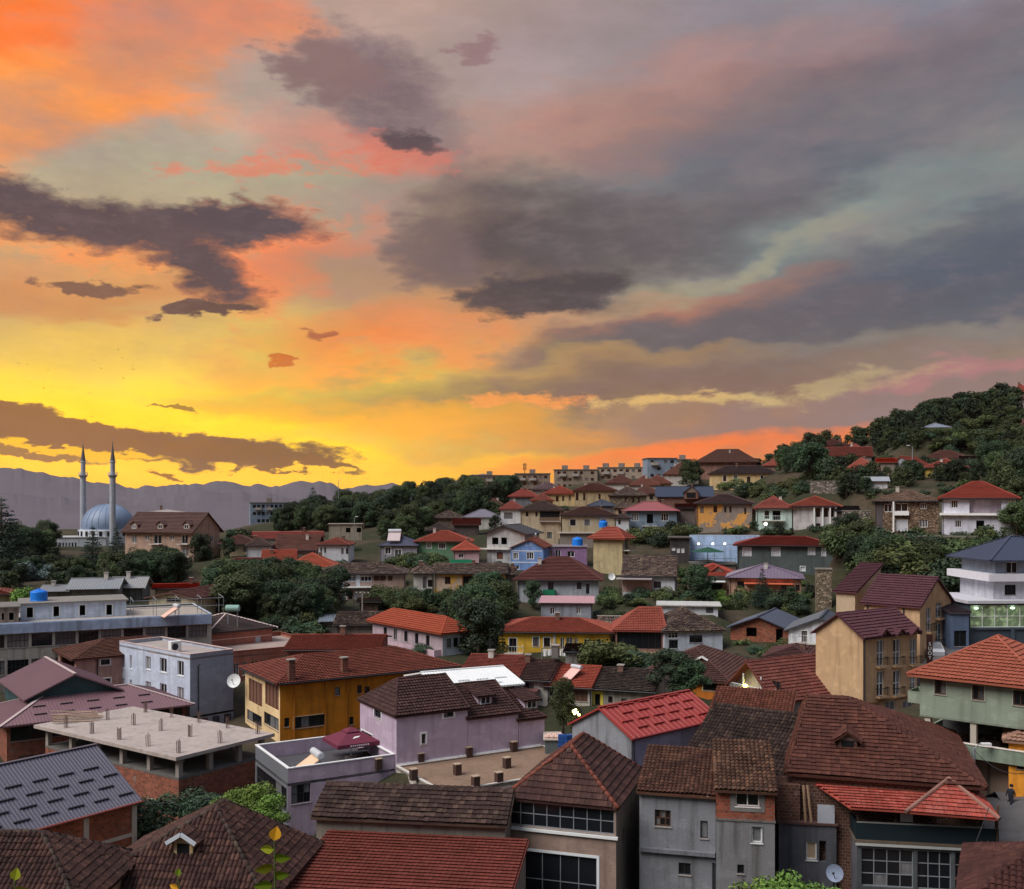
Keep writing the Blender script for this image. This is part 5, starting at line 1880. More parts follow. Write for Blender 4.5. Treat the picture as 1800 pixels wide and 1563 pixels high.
r4.px('F', [(1046, 1220, 1055, 1244)], 'd1', trim=(paint((196, 176, 70)), .3), name="door"); r4.px('F', [(1069, 1224, 1077, 1236), (1092, 1228, 1101, 1238)], 'b1'); r4.done()
p_ = r2.roofpt(958, 1175, 0); r2.chimney(r2.w - .3, r2.l * .45, r2.h + 1.6, .7, 1.2, CONC_D)
sh = quick("garden_shed", "small grey shed with a dark tile roof in front of the yellow house", 994, 1052, 1146, 1136, 1168, 116, plaster((120, 116, 112), .8), tile((64, 46, 42), None, .5, .5), kind='shed', yaw=-4, l=4, oh=.3, cat="shed")
rr_ = quick("red_lean_house", "low house with a red tile roof behind the orange building", 505, 662, 1142, 1116, 1165, 114, plaster((140, 96, 82), .4), tile((128, 66, 54), (142, 80, 66), .3, .35), kind='gable_u', yaw=-8, l=11)
od1 = quick("old_tile_shed", "low shed with grey-black tiles beneath the garden terraces", 592, 692, 1098, 1076, 1122, 136, plaster((110, 102, 96), .8), DARKO, kind='gable_u', style='old', yaw=-6, l=7, cat="shed")

# --- 140-175 m
gb = quick("grey_box_house", "blank grey house with a pale pink sheet roof above the yellow house", 951, 1041, 1060, 1048, 1092, 146, plaster((136, 140, 150), .5), metal((176, 136, 142), .5, .2), kind='shed', yaw=-2, l=8, style='sheet', oh=.35,
           wins=[(967, 1068, 975, 1080), (1013, 1068, 1021, 1080)], wst='w')
bb = quick("brown_roof_house", "pale blue house with a broad rust-brown hip roof and a green balcony panel", 910, 1052, 1020, 979, 1062, 160, plaster((148, 152, 158), .6), tile((84, 48, 44), (98, 60, 54), .3, .3), yaw=-3, l=11, e=5.5, oh=.7,
           wins=[(926, 1023, 938, 1037), (963, 1023, 973, 1044), (1014, 1024, 1022, 1036), (1030, 1026, 1036, 1044)], wst='d')
s0, s1, z0, z1 = bb.rect('F', 955, 1034, 976, 1047); bb.balcony('F', s0, s1, z0, .8, OFFW, panel=paint((30, 104, 76)), h=1.0)
yp = quick("peeling_yellow_house", "long yellow house with peeling paint and a mossy tile roof", 764, 888, 1008, 991, 1056, 162, peeling((190, 148, 74), (168, 146, 128), .55), DARKO, kind='gable_u', style='old', yaw=-2, l=9, oh=.5,
           wins=[(782, 1014, 792, 1027), (855, 1014, 866, 1027)], wst='b', done=False)
yp.px('F', [(814, 1013, 833, 1035)], 'b', trim=(wood((110, 60, 46)), .12), name="balcony_door"); yp.px('F', [(787, 1040, 797, 1054)], 'b1', name="door"); yp.done()
ya = quick("white_side_house", "white house end joined to the peeling yellow house under the same mossy tiles", 727, 762, 1008, 992, 1056, 162.3, OFFW, DARKO, style='old', l=8.6, kind='hip', oh=.45, wins=[(743, 1014, 750, 1034), (752, 1019, 761, 1032)], wst='d')
yr_ = quick("grey_side_house", "narrow grey old house end to the right of the peeling yellow house", 889, 906, 1010, 998, 1056, 163, plaster((110, 100, 94), .9), DARKO, style='old', l=8, kind='gable_u', oh=.3)
st = quick("pink_veranda_house", "pinkish house with a mossy tile roof, brown shutters and a white central balcony", 558, 712, 1009, 990, 1058, 168, plaster((150, 126, 118), .6), DARKO, style='old', yaw=-2, l=10, e=4.5, oh=.6, done=False)
st.px('F', [(606, 1013, 625, 1023), (634, 1013, 653, 1023)], 'w3', trim=None); st.px('F', [(563, 1012, 574, 1021), (575, 1012, 586, 1021), (588, 1012, 596, 1022), (657, 1012, 667, 1021), (668, 1012, 678, 1021), (682, 1012, 690, 1021)], 'bs')
st.px('F', [(601, 1040, 610, 1054), (622, 1039, 650, 1054)], 's'); st.px('F', [(612, 1039, 620, 1054)], 'b1', name="door"); st.done()
s0, s1, z0, z1 = st.rect('F', 598, 1023, 653, 1031); st.balcony('F', s0, s1, z0, 1.1, paint(WHITE), paint((170, 186, 206)), h=1.0)
st.pxpiece("white_front", WHITEP, 'F', 599, 1010, 605, 1031, .003, .05); st.pxpiece("white_front", WHITEP, 'F', 626, 1010, 633, 1031, .003, .05)
sl = quick("grey_lean_house", "small grey house with a pale lean-to, left of the pink veranda house", 505, 556, 1016, 1008, 1040, 171, plaster((132, 124, 120), .6), metal((110, 116, 126)), kind='shed', style='sheet', l=6, wins=[(539, 1012, 549, 1023)], wst='d')
b9 = quick("brown_long_house", "long tan house with a maroon-brown hip roof above the dark garden trees", 366, 500, 1003, 981, 1032, 173, plaster((140, 112, 96), .6), tile((98, 56, 50), (112, 70, 60), .25, .25), yaw=-3, l=10, e=5, oh=.8,
           wins=[(374, 1008, 383, 1024), (386, 1008, 394, 1024), (412, 1008, 421, 1020), (443, 1008, 463, 1024), (478, 1008, 490, 1018)], wst='b')
b8 = quick("orange_tile_house", "grey house with fresh orange-red hip roof and white framed windows", 503, 590, 998, 972, 1022, 181, plaster((140, 132, 130), .4), tile((150, 74, 54), (164, 88, 64), .2, .12), yaw=-2, l=9, oh=.5, wins=[(514, 1001, 525, 1013), (538, 1001, 548, 1010)], wst='d', trim=(paint(WHITE), .14))
b8b = quick("orange_wing_house", "house with a plain orange-red gable slope behind the maroon-brown roof", 460, 520, 988, 967, 1010, 186, plaster((140, 128, 122), .4), tile((146, 72, 54), (158, 84, 62), .2, .15), kind='gable_u', l=9, og=.2)
gt = quick("mossy_porch_house", "white house with a big mossy tile roof and a shaded pink porch", 1094, 1188, 1013, 977, 1045, 158, WHITEP, DARKO, style='old', kind='gable_u', yaw=-4, l=9, oh=.6, og=.2, rp=.6, done=False)
gt.px('F', [(1149, 1022, 1162, 1034)], 'd'); gt.px('F', [(1126, 1023, 1133, 1040)], 'b1', name="door"); gt.wallm['R'] = brick((110, 70, 58)); gt.done()
s0, s1, z0, z1 = gt.rect('F', 1090, 1014, 1147, 1040); gt.piece("porch_roof", metal((150, 140, 142)), 'F', s0 - .5, s1, z1 - .3, z1 - .15, .05, 2.2); gt.piece("porch_wall", plaster((176, 140, 132), .3), 'F', max(.05, s0), s1, z0, z1 - .35, .003, .03)
for s in (s0 + .1, s1 - .1): gt.piece("porch_post", FRAME_B, 'F', s - .05, s + .05, z0 - 1.5, z1 - .3, 2.0, 2.1)
go = quick("dormer_red_house", "house with an orange-red roof, a little gable dormer and a white awning", 1212, 1296, 1013, 991, 1050, 165, plaster((112, 100, 92), .6), tile((148, 66, 52), (160, 82, 64), .25, .2), yaw=-2, l=9, oh=.5, wins=[(1236, 1026, 1270, 1040)], wst='d')
go.dormer(go.roofpt(1262, 1006, 0), 'F', 2.2, .1, 2.4); s0, s1, z0, z1 = go.rect('F', 1228, 1013, 1275, 1022); go.piece("awning", paint((190, 198, 212)), 'F', s0, s1, z0, z0 + .15, .2, 2.0)
pu = quick("purple_roof_house", "salmon house with a purple-grey sheet hip roof and an orange awning", 1282, 1408, 1017, 992, 1056, 155, plaster((172, 134, 118), .4), metal((104, 90, 106), .45, .25), style='sheet', yaw=-2, l=10, e=5.5, oh=.6, gap=.5,
           wins=[(1296, 1022, 1309, 1034), (1373, 1028, 1382, 1048), (1398, 1028, 1406, 1039)], wst='b')
s0, s1, z0, z1 = pu.rect('F', 1308, 1017, 1394, 1026); pu.piece("awning", paint((196, 96, 66)), 'F', s0, s1, z0, z0 + .12, .1, 1.5); pu.balcony('F', s0, s1, z0 - 2.3, 1.2, OFFW, paint((120, 80, 70)))
dg = quick("dark_green_house", "dark grey-green house with white windows and a long red tile roof", 1296, 1464, 960, 943, 1014, 172, plaster((74, 82, 82), .3), tile((120, 52, 46), (132, 66, 56), .25, .25), yaw=-2, l=10, e=5, oh=.7,
           wins=[(1306, 963, 1320, 977), (1357, 963, 1371, 977), (1421, 963, 1432, 975), (1445, 964, 1451, 977), (1407, 996, 1415, 1004)], wst='s', trim=(paint(WHITE), .1), cs=.4)
bp = House("beige_tall_house", "tall blank beige house with a red pyramid roof and side balconies", 1094, 178, -30, xf=1043, xs=1108, ye=947, yb=1010, wall=plaster((158, 144, 112), .4))
bp.roof('hip', tile((136, 66, 52), (148, 80, 62), .2, .2), yr=927, oh=.8)
bp.auto('R', 1, [bp.h * .7, bp.h * .35], 1.2, 2.0, 'd'); bp.done()
for z in (bp.h * .35, bp.h * .68): bp.balcony('R', .3, bp.l - .3, z, 1.2, OFFW)

# --- painted row at about 185-200 m
bl_ = front("blue_gable_house", "bright blue gable house with white window trims and bands", 898, 955, 963, 1003, 185, l=9, yaw=-10, wall=plaster((104, 132, 182), .2))
bl_.roof('gable_v', tile((128, 72, 58), None, .3, .3), yr=946, oh=.3, og=.4, rp=.58); bl_.px('F', [(902, 972, 911, 983), (926, 971, 938, 983)], 'w3', trim=(paint(WHITE), .08)); bl_.px('F', [(925, 951, 932, 959)], 'w', trim=(paint(WHITE), .08)); bl_.px('F', [(899, 994, 913, 1001)], 'w'); bl_.done()
for y in (968, 988): bl_.pxpiece("white_band", paint(WHITE), 'F', 899, y, 953, y + 1.2, .003, .03)
cf = front("black_gable_house", "concrete frame house with a black gable roof and an unfinished upper floor", 856, 922, 939, 996, 193, l=10, yaw=-18, wall=plaster((160, 160, 160), .5))
cf.roof('gable_v', metal((44, 44, 50), .6), yr=922, oh=.8, og=.8, style='sheet', rp=.45); cf.px('F', [(865, 945, 876, 957), (881, 945, 891, 957)], 'o'); cf.px('F', [(873, 971, 884, 983)], 'b1', panemat=wood((104, 66, 50))); cf.done()
cf.piece("floor_slab", concrete((190, 186, 180)), 'F', -1.6, cf.w * .62, cf.hit('F', 875, 966)[1], cf.hit('F', 875, 966)[1] + .25, .003, .7)
pp = quick("purple_flat_house", "purple flat-roofed house with white windows behind the rust-brown roof", 958, 1032, 962, 955, 996, 191, plaster((132, 104, 138), .3), concrete((120, 110, 112)), kind='flat', l=8, wins=[(962, 967, 972, 979), (976, 967, 986, 979), (997, 969, 1010, 979)], wst='w', oh=.2)
pu2 = quick("pink_little_house", "little pink house with a small red hip roof and a green awning strip", 797, 842, 968, 951, 996, 191, plaster((178, 146, 150), .3), tile((150, 72, 56), None, .2, .15), l=7, wins=[(806, 973, 815, 981)], wst='w', oh=.35)
s0, s1, z0, z1 = pu2.rect('F', 792, 983, 830, 992); pu2.piece("green_screen", paint((34, 118, 86)), 'F', s0, s1, z0, z1, .8, .85)
gn = quick("green_house", "green rendered house with a red tile hip roof and white windows", 733, 826, 952, 933, 990, 201, plaster((92, 124, 98), .3), tile((142, 70, 56), (154, 84, 66), .2, .2), yaw=-3, l=9, oh=.6, wins=[(750, 954, 758, 964), (771, 954, 783, 965)], wst='w3', trim=(paint(WHITE), .1))
nv = quick("navy_roof_house", "grey house with a navy roof and a solar panel, left of the green house", 668, 733, 959, 942, 994, 200, plaster((134, 132, 142), .4), metal((64, 66, 84), .5, .3), style='sheet', kind='hip', yaw=-8, l=9, oh=.4, wins=[(677, 962, 687, 974), (694, 966, 706, 979)], wst='w', trim=(paint(WHITE), .1))
w6 = quick("white_cottage", "white cottage with a red-brown hip roof below the dark wood", 560, 614, 958, 945, 988, 202, WHITEP, tile((122, 66, 56), None, .3, .3), yaw=-6, l=8, oh=.4, wins=[(563, 963, 566, 972), (570, 963, 573, 972), (600, 964, 604, 974), (608, 964, 612, 974)], wst='d1')
w3 = quick("pyramid_cottage", "small white cottage with a dark pyramid roof left of the pink-red long roof", 434, 476, 960, 945, 985, 203, WHITEP, tile((72, 56, 52), None, .4, .4), l=7, oh=.4)
b2 = quick("brown_eave_house", "long low house with a dark brown roof beside the dormered building", 388, 452, 957, 940, 978, 214, CREAM, tile((84, 54, 48), None, .35, .35), l=9, oh=.6, n=2, wst='b')
b4 = quick("pink_long_house", "long building with a pink-red roof below the dark wood", 436, 566, 948, 935, 962, 232, OFFW, tile((156, 92, 84), (170, 104, 92), .2, .1), kind='gable_u', yaw=-2, l=10, oh=.3)
b5 = quick("twin_brown_house", "house with a weathered brown gable roof below the pink-red long roof", 482, 554, 968, 940, 985, 208, plaster((120, 100, 92), .5), tile((92, 58, 50), (110, 74, 64), .4, .4), kind='gable_u', yaw=-10, l=10)
g7 = quick("grey_ruin_house", "flat grey old house with dark window holes at the edge of the wood", 578, 636, 922, 920, 952, 258, plaster((140, 130, 116), .7), concrete((120, 112, 104)), kind='flat', l=8, oh=.3, wins=[(608, 928, 616, 936), (627, 928, 635, 936)], wst='o')

# --- 205-300 m
pl_ = quick("peeling_orange_house", "orange house with broken plaster and a purple-brown tile roof", 1225, 1322, 885, 869, 938, 216, peeling((190, 138, 76), (128, 116, 108), .6, .3), tile((86, 66, 68), None, .3, .3), yaw=-3, l=10, oh=.7, wins=[(1231, 891, 1237, 902), (1254, 890, 1261, 901), (1273, 890, 1277, 901), (1282, 890, 1286, 901), (1308, 893, 1312, 904)], wst='b1')
h38 = quick("white_green_house", "white and mint house with a red roof and a lit porch", 1330, 1392, 894, 872, 932, 206, plaster((166, 186, 180), .4), tile((126, 66, 56), None, .3, .3), l=8, oh=.6, wins=[(1344, 898, 1352, 912)], wst='d', done=False); h38.px('F', [(1358, 898, 1372, 914)], 'o'); h38.done()
h38.balcony('F', 1.0, 5.5, h38.h * .45, 1.2, OFFW, paint(WHITE))
h39 = quick("columned_house", "white columned house with a red hip roof at the path", 1394, 1474, 890, 872, 930, 204, plaster((170, 166, 166), .4), tile((136, 70, 56), None, .25, .25), l=9, oh=.8, wins=[(1434, 893, 1442, 909), (1448, 893, 1456, 909), (1460, 893, 1466, 909), (1434, 920, 1442, 926)], wst='b1')
for x in (1430, 1445, 1458, 1468): h39.pxpiece("column", paint(WHITE), 'F', x, 892, x + 2.4, 926, .4, .7)
lw = front("terrace_wall", "long pale blue garden wall with three white lamps above the restaurant terrace", 1212, 1335, 942, 972, 188, l=.5, wall=plaster((150, 172, 204), .3), cat="wall"); lw.roof('flat', paint((160, 176, 200)), th=.1, oh=.02); lw.done()
for x in (1228, 1253, 1274):
    mb = MB(); mb.lathe([(0, .22), (.17, .15), (.24, 0), (.17, -.15), (0, -.22)], 0, 0, 10); o = mb.build("globe_lamp", glow((255, 252, 236), 3), lw.root, smooth=True); o.location = lw.Mi @ P(x, 956, 187.6)
h23 = quick("grey_blue_house", "two-storey grey-blue house with white windows and a wine-red sheet roof", 1097, 1190, 898, 882, 946, 233, plaster((104, 118, 132), .25), metal((132, 74, 76), .5, .2), style='sheet', gap=.5, l=9, oh=.7,
            wins=[(1110, 902, 1123, 916), (1162, 902, 1175, 916), (1110, 926, 1122, 938), (1162, 926, 1175, 938)], wst='w3', done=False); h23.px('F', [(1137, 904, 1148, 920), (1137, 928, 1148, 943)], 'o'); h23.done()
h23.balcony('F', h23.rect('F', 1128, 900, 1155, 920)[0], h23.rect('F', 1128, 900, 1155, 920)[1], h23.h * .45, 1.2, OFFW)
h22 = quick("long_cream_house", "long cream house with a dark eave and three square windows", 988, 1082, 906, 891, 946, 228, plaster((170, 156, 130), .5), tile((82, 56, 50), None, .35, .35), l=9, oh=.6, wins=[(1002, 913, 1012, 924), (1027, 913, 1037, 924), (1056, 913, 1065, 924)], wst='d', trim=(paint(WHITE), .1))
h20 = quick("cream_loggia_house", "cream house with a dark hip roof and a wooden corner loggia", 915, 986, 897, 880, 952, 236, plaster((166, 152, 130), .6), tile((74, 58, 52), None, .45, .45), l=9, yaw=-6, oh=.6, wins=[(924, 900, 929, 908), (941, 900, 945, 908)], wst='d1')
s0, s1, z0, z1 = h20.rect('F', 949, 899, 984, 917); h20.piece("loggia", wood((96, 78, 64)), 'F', s0, s1, z0, z0 + 1.0, .8, .9); h20.piece("loggia_floor", wood((80, 66, 56)), 'F', s0, s1, z0 - .2, z0, .003, .9); h20.piece("painted_loggia_shade", DARK, 'F', s0, s1, z0 + 1.0, z1, .003, .02)  # the loggia's shade is a dark sheet laid on the wall
h21 = quick("white_picture_house", "white house with one big dark window and a red hip roof", 880, 920, 895, 880, 930, 241, WHITEP, tile((120, 62, 54), None, .25, .25), l=8, oh=.5, wins=[(886, 901, 901, 912)], wst='d1')
h25 = quick("grey_sheet_house", "low house with a grey sheet roof between old brown roofs", 816, 880, 909, 895, 930, 246, OFFW, metal((104, 100, 110), .5, .3), style='sheet', kind='hip', l=8, oh=.4, gap=.5)
h26 = quick("old_brown_house", "old house with a mossy brown roof above the green house", 760, 816, 911, 897, 935, 246, plaster((104, 88, 80), .7), DARKO, style='old', l=8)
h27 = quick("dark_cottage", "dark cottage with a blackened roof left of the grey sheet roof", 752, 794, 933, 918, 950, 226, plaster((92, 84, 80), .7), tile((62, 52, 48), None, .5, .5), l=7)
h27b = quick("maroon_porch_house", "low house with a maroon porch roof behind the black gable", 798, 842, 922, 912, 940, 232, plaster((84, 74, 72), .6), tile((120, 70, 64), None, .2, .2), kind='shed', l=5)
h36 = quick("navy_dormer_house", "unfinished brick house with a navy roof and a tall dormer", 1155, 1252, 873, 855, 910, 252, brick((128, 84, 74)), metal((46, 54, 70), .5, .2), style='sheet', kind='gable_u', l=9, oh=.5, gap=.6, wins=[(1160, 876, 1165, 884)], wst='o')
h36.dormer(h36.roofpt(1215, 877, 0), 'F', 3.4, 1.7, 4.0, mat=brick((128, 84, 74)))
h37 = quick("wine_roof_house", "house with a small wine-red roof beside the grey-blue house", 1190, 1222, 893, 886, 925, 238, plaster((96, 84, 80), .6), tile((92, 60, 58), None, .3, .3), kind='shed', l=6)
h28 = quick("cream_red_house", "cream house with a red hip roof on the upper slope", 957, 1012, 868, 854, 892, 287, plaster((182, 162, 122), .5), tile((140, 70, 56), None, .2, .2), l=9, oh=.6, wins=[(977, 872, 982, 882), (988, 872, 992, 881), (1000, 871, 1004, 880)], wst='b1')
h29 = quick("brown_upper_house", "cream and grey house with a brown roof on the upper slope", 1010, 1082, 862, 850, 890, 281, plaster((160, 142, 112), .6), tile((96, 60, 52), None, .3, .3), l=9, oh=.6, wins=[(1012, 866, 1017, 880), (1025, 866, 1029, 880), (1052, 868, 1056, 878)], wst='b1')
h30 = quick("stone_row_house", "old stone house with small dark windows and sagging tiles on the upper slope", 1072, 1136, 871, 857, 890, 274, stone((120, 106, 88)), DARKO, style='old', l=9, oh=.5, wins=[(1098, 874, 1102, 884), (1111, 874, 1115, 884), (1121, 874, 1125, 884)], wst='d1')
h31 = quick("navy_low_house", "low house with a small navy hip roof on the upper slope", 1034, 1082, 889, 878, 903, 264, plaster((104, 100, 100), .6), metal((52, 58, 72), .5), style='sheet', l=7)
h32 = quick("ridge_brown_house", "brown-roofed house below the flat apartment blocks", 1066, 1118, 850, 834, 866, 312, OFFW, tile((92, 58, 50), None, .3, .3), l=9)
h32b = quick("ridge_rust_house", "rust-roofed house below the blue apartment block", 1108, 1158, 853, 836, 870, 305, OFFW, tile((104, 64, 54), None, .3, .3), l=9)
h33 = quick("twin_red_house", "house with two small red hip roofs beside the dark trees", 896, 946, 873, 858, 890, 277, plaster((110, 110, 116), .5), tile((136, 66, 58), None, .2, .2), l=9)
h33b = quick("pinkish_roof_house", "house with a pinkish grey roof below the antenna block", 936, 992, 860, 848, 876, 302, plaster((120, 114, 110), .5), tile((112, 92, 96), None, .2, .2), l=9)
h34 = quick("skyline_brown_house", "big house with a wide brown roof on the skyline", 1226, 1330, 812, 790, 835, 332, plaster((122, 92, 82), .5), tile((84, 56, 48), None, .3, .3), yaw=-4, l=12, oh=1.0)
h34b = quick("rust_slope_house", "house with a long rust-brown roof falling to the left below the skyline house", 1168, 1228, 834, 813, 850, 325, OFFW, tile((96, 62, 52), None, .3, .3), l=11)
h35 = quick("lit_cream_house", "cream house with a sunlit end wall and a dark roof high on the slope", 1252, 1366, 832, 819, 862, 300, plaster((190, 164, 122), .4), tile((64, 50, 50), None, .3, .3), yaw=5, l=9, oh=.6, wins=[(1271, 836, 1277, 846), (1290, 836, 1296, 846), (1337, 836, 1342, 846), (1352, 836, 1358, 846)], wst='b1', trim=(paint(WHITE), .12), done=False)
h35.px('F', [(1313, 838, 1319, 853)], 'b', name="door"); h35.done()
h35b = quick("red_side_house", "house with a pale red roof behind the cream house and the round tree", 1342, 1392, 818, 805, 838, 318, plaster((120, 98, 90), .5), tile((146, 80, 68), None, .2, .2), l=9)

# --- smaller buildings tucked between
quick("dark_shed", "dark shed with three white window sheets beside the restaurant terrace", 1179, 1211, 946, 938, 992, 188, plaster((62, 58, 58), .5), concrete((80, 74, 70)), kind='flat', l=7, wins=[(1180, 962, 1187, 968), (1189, 963, 1195, 972), (1197, 963, 1203, 972)], wst='s', cat="shed")
quick("white_annex", "narrow white annex between the long cream house and the grey-blue house", 1083, 1107, 911, 903, 950, 227, WHITEP, tile((70, 56, 52), None, .4, .4), kind='hip', l=6, wins=[(1087, 914, 1091, 922)], wst='d')
quick("stone_terrace", "stepped grey concrete terrace below the long cream house", 984, 1042, 938, 937, 962, 206, concrete((130, 120, 112), .8), concrete((140, 130, 120)), kind='flat', l=6, cat="terrace")
quick("white_low_house", "long low white building with one grey shutter above the mossy corner roof", 1160, 1262, 1066, 1062, 1082, 143, WHITEP, concrete((170, 168, 166)), kind='flat', l=5, wins=[(1241, 1068, 1254, 1078)], wst='d')
quick("brick_shed", "little brick shed with a slanting roof in the gardens below the pink house", 632, 664, 1058, 1053, 1080, 152, brick((110, 82, 70)), concrete((96, 88, 82)), kind='shed', l=4, cat="shed")
quick("dark_lean_to", "dark lean-to shed joined to the columned house", 1472, 1508, 898, 890, 924, 200, plaster((84, 78, 76), .6), metal((70, 66, 66)), kind='shed', l=6, cat="shed")
quick("brown_row_house", "brown-roofed house in the packed row left of the navy dormer house", 1112, 1160, 868, 852, 884, 288, plaster((140, 122, 104), .6), tile((92, 60, 52), None, .3, .3), l=9, n=2, wst='b1')
quick("rust_row_house", "rust-roofed house just under the blue-grey apartment block", 1132, 1180, 850, 835, 866, 316, plaster((150, 134, 116), .6), tile((108, 66, 54), None, .3, .3), l=9, n=2, wst='b1')
quick("white_slope_house", "white-walled low house right of the old brown-roofed one on the slope", 1690, 1738, 808, 801, 824, 250, WHITEP, tile((88, 74, 70), None, .3, .3), kind='gable_u', l=7)
quick("tall_cream_house", "tall cream house half hidden below the loggia house", 950, 982, 918, 915, 962, 214, plaster((166, 150, 128), .7), concrete((120, 110, 100)), kind='flat', l=6, n=1, wst='d')
quick("shack", "shack with a rusty sheet roof among the bushes before the peeling yellow house", 848, 884, 1060, 1054, 1076, 148, plaster((104, 84, 72), .7), metal((140, 80, 66)), kind='shed', l=4, style='sheet', cat="shed")
quick("grey_ground_shed", "low grey flat shed beside the dark thicket above the orange roof", 566, 620, 1092, 1084, 1108, 138, concrete((110, 106, 104)), metal((104, 112, 122)), kind='shed', l=6, style='sheet', cat="shed")

quick("slope_dark_house", "house with a dark red roof highest among the left trees of the wooded slope", 1440, 1490, 783, 772, 802, 290, plaster((120, 104, 98), .5), tile((86, 52, 48), None, .3, .3), l=9)
quick("pale_slope_house", "pale low house above the garden wall on the slope", 1524, 1560, 846, 838, 862, 214, WHITEP, metal((140, 144, 150)), kind='gable_u', l=6, style='sheet')
quick("cream_step_house", "cream house with a rust roof stepping up behind the twin red roofs", 934, 972, 880, 868, 900, 256, CREAM, tile((120, 66, 54), None, .3, .3), l=8, n=2, wst='b1')
quick("grey_step_house", "grey house with a brown roof squeezed behind the white picture house", 852, 884, 888, 876, 905, 262, plaster((130, 124, 120), .6), tile((90, 60, 52), None, .3, .3), l=8, n=1, wst='b1')
quick("tan_step_house", "tan house with old tiles between the navy low house and the stone row house", 1080, 1114, 893, 882, 912, 252, plaster((160, 140, 112), .6), DARKO, style='old', l=8, n=2, wst='b1')
quick("olive_house", "cream house with a worn red roof right of the peeling orange house", 1296, 1332, 902, 890, 930, 222, plaster((150, 142, 118), .6), tile((120, 62, 52), None, .3, .4), l=8, n=1, wst='b1')

# --- apartment blocks on the skyline
def block(label, x0, x1, y0, yb, d, m, rows, n, yaw=0, steps=0, l=10):
    h = front("apartment_block", label, x0, x1, y0, yb, d, l=l, yaw=yaw, wall=m, cat="apartment block", group="apartment blocks on the skyline")
    h.roof('flat', concrete((110, 104, 98)), th=.25, oh=.3)
    fh = h.h / rows
    for r in range(rows):
        h.auto('F', n, [r * fh + fh * .3], 1.3, fh * .45, 'd', m=.05, skip=.15)
    h.done()
    for k in range(max(1, n // 3)):
        h.balcony('F', h.w * (.12 + k * .3), h.w * (.12 + k * .3) + 2.6, h.h - fh * .95, 1.2, concrete((150, 144, 138)), panel=concrete((150, 144, 138)), h=.9)
    for k in range(steps):
        mb = MB(); x = h.w * (k + .5) / steps; mb.box(x - 1.2, 3, h.h + .25, x + 1.2, 6, h.h + 1.9); mb.build("stair_head", concrete((120, 110, 104)), h.root)
    return h


a1 = block("grey apartment block furthest left on the skyline, half behind trees", 826, 895, 836, 868, 425, plaster((118, 104, 96), .5), 3, 7, 0, 1)
a2 = block("grey apartment block under the antenna mast on the skyline", 905, 967, 833, 868, 412, plaster((124, 110, 98), .5), 3, 6, 0, 1)
a3 = block("long stepped apartment block with roof sheds, left part, on the skyline", 974, 1050, 826, 860, 402, plaster((136, 122, 108), .5), 3, 7, 0, 2)
a4 = block("long stepped apartment block with roof sheds, right part, on the skyline", 1050, 1134, 822, 856, 404, plaster((146, 132, 118), .5), 3, 7, -3, 3)
a5 = block("blue-grey apartment block at the right end of the skyline row", 1138, 1190, 806, 842, 372, plaster((118, 130, 146), .3), 3, 4, 10, 0)
a6 = block("low brown-grey apartment block behind the blue-grey one", 1186, 1214, 808, 838, 385, plaster((120, 112, 112), .3), 3, 3, 0, 1)
hb = block("tall blue-grey block rising alone behind the dark wood on the left", 440, 508, 884, 948, 430, plaster((112, 126, 142), .3), 5, 8, 6, 1)
an_ = thing("antenna_mast", "antenna mast on the roof of a skyline apartment block", "antenna", a2.M @ Vector((a2.w * .28, 3, a2.h)))
mb = MB(); mb.tube([(0, 0, 0), (0, 0, 4.6)], .14, 6); mb.build("mast", FRAME_D, an_)
for k, (x, z) in enumerate(((-.5, 2.2), (.5, 2.2), (-.5, 3.6), (.5, 3.6))):
    mb = MB(); mb.box(x - .16, -.12, z - .6, x + .16, .12, z + .6); mb.bar((0, 0, z), (x, 0, z), .08); mb.build("panel_antenna", FRAME_D, an_)

# --- upper right slope
quick("slope_red_house", "house with a brick-red roof and grey wall, left on the wooded slope", 1447, 1532, 801, 786, 826, 262, plaster((130, 118, 112), .5), tile((112, 58, 50), None, .25, .3), l=10, kind='gable_u')
quick("slope_brick_house", "brick gable house with a red roof on the wooded slope", 1486, 1530, 800, 781, 815, 268, brick((130, 80, 66)), tile((132, 68, 56), None, .2, .2), l=9, kind='hip', yaw=8)
quick("slope_hip_house", "house with a pale red hip roof behind garden trees on the slope", 1487, 1544, 826, 805, 846, 240, plaster((150, 130, 120), .5), tile((144, 76, 62), None, .2, .2), l=9)
g_ = front("slope_gable_house", "pale gable house with a red roof in the middle of the slope", 1560, 1614, 820, 842, 238, l=9, yaw=-25, wall=plaster((140, 140, 146), .4)); g_.roof('gable_v', tile((146, 74, 60), None, .2, .2), yr=803, oh=.4, rp=.45); g_.done()
quick("slope_low_house", "low house with a red roof joining the pale gable house", 1544, 1574, 812, 806, 830, 240, plaster((130, 118, 112), .5), tile((150, 74, 58), None, .2, .2), l=8, kind='gable_u')
quick("slope_yellow_house", "yellow house with a red roof half hidden by trees on the slope", 1626, 1700, 822, 806, 842, 236, plaster((176, 150, 76), .4), tile((138, 70, 58), None, .2, .2), l=9, wins=[(1679, 824, 1687, 833)], wst='b1')
quick("slope_old_house", "old brown-roofed house above the yellow one on the slope", 1622, 1706, 806, 792, 822, 262, plaster((140, 132, 126), .5), tile((96, 62, 54), None, .3, .4), l=9)
tn = quick("tan_hill_house", "small tan house standing alone high on the hill", 1630, 1668, 751, 744, 768, 282, plaster((190, 150, 96), .3), metal((110, 116, 130), .5), yaw=12, l=7, oh=.6, style='sheet')
quick("hilltop_house", "dark house at the hilltop among the trees", 1650, 1688, 709, 700, 722, 326, plaster((86, 80, 80), .5), tile((80, 62, 60), None, .3, .3), l=8)
